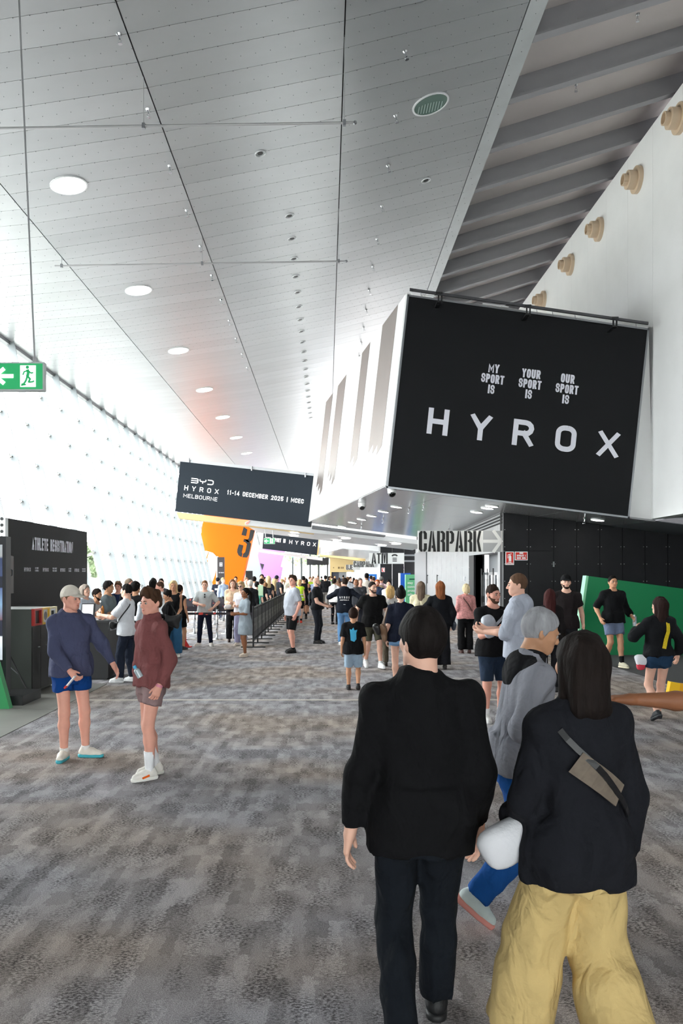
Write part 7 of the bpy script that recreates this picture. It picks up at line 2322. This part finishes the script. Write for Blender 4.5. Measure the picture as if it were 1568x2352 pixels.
person('tall man with short black hair in beige shirt, seen from behind', 842, 31.5, 176, 1.90, skin='brown', wid=1.08, hair=('short', BLK, dict(vol=.01)), top=C('shirt', (204, 194, 184)), bottom=C('pants', (60, 60, 66)), shoes=(50, 50, 52))
person('ginger man in navy jacket left of the far black panels', 866, 26.8, -24, 1.68, skin='pink', hair=('short', (186, 100, 54)), beard=(176, 96, 56), top=C('jacket', (42, 54, 78)), bottom=C('pants', (44, 46, 54)), shoes=(50, 50, 52))
person('person in grey cap and pink top carrying a tan backpack', 876, 32.0, 160, 1.76, skin='pink', hair=('cap', BRN, dict(cap=(120, 118, 116))), top=C('shirt', (222, 190, 196)), bottom=C('pants', (60, 60, 66)), shoes=(60, 60, 62))
bag('backpack', 'tan backpack worn by the person in grey cap', 'backpack', PEOPLE[-1], (0, .19, 1.22), (.15, .09, .21), mat('tan_canvas', (170, 146, 120), 0.8))
person('dark-haired woman in white shirt with open black jacket facing us', 892, 24.6, -4, 1.68, fem=True, skin='fair', hair=('bun', BLK, dict(bz=.21)), top=C('shirt', (230, 224, 220)), bottom=C('pants', (34, 35, 40)), shoes=(50, 50, 52), hands=((.1, -.26, 1.1), (-.1, -.26, 1.1)))
person('person in pale grey hooded top far behind the HYROX hoodie', 798, 36, 178, 1.74, skin='fair', hair=('short', LBR), top=C('hoodie', (208, 212, 220)), bottom=C('pants', (60, 62, 70)), shoes=(60, 60, 62))
FARP = [
 (577, 44, 'far man in dark tee behind the silver-haired person', (46, 46, 50), DKB), (608, 43, 'far woman in black before the lilac wall', (30, 30, 33), BLK),
 (664, 48, 'far person in white tee left of the yellow vest', (226, 226, 226), LBR), (678, 46, 'far dark-haired man between grey tee and yellow vest', (60, 64, 72), BLK),
 (719, 56, 'far person in white before the second dark mullion', (232, 232, 230), LBR), (730, 60, 'far person in pale green top near the doors', (170, 206, 160), BRN),
 (738, 66, 'far person in black near the dark far door', (34, 34, 38), BLK), (757, 52, 'far person in white left of the white hooded top', (230, 228, 224), DKB),
 (762, 58, 'far person in leaf green top beyond the white hooded top', (120, 190, 90), BRN), (769, 64, 'far fair-haired person in beige by the cream wall', (206, 186, 160), BLO),
 (779, 60, 'far person in brown coat by the cream wall', (126, 96, 76), BRN), (788, 70, 'far person in dark blue near the cream wall doors', (50, 58, 84), BLK),
 (805, 47, 'far dark-haired person in charcoal under the UJE sign', (52, 53, 58), BLK), (812, 56, 'far person in grey-white under the far CARPARK sign', (206, 206, 208), DKB),
 (852, 44, 'far woman in dark coat before the blue banner', (54, 50, 52), DKB), (858, 40, 'far man in slate top right of the beige shirt', (84, 92, 104), BRN)]
for k, (px, Y, lab, colr, hr) in enumerate(FARP):
    fem_ = k % 3 == 1
    person(lab, px, Y, RNG.choice([0, 170, 180, 60, -70]), 1.64 + .16 * ((k * 37) % 10) / 10 - (.06 if fem_ else 0), fem=fem_, skin=['fair', 'tan', 'pink', 'olive'][k % 4], hair=('long' if fem_ else 'short', hr), top=C('tee', colr), bottom=C('pants', (48, 50, 58)), shoes=(60, 60, 62), group='people far down the hall')
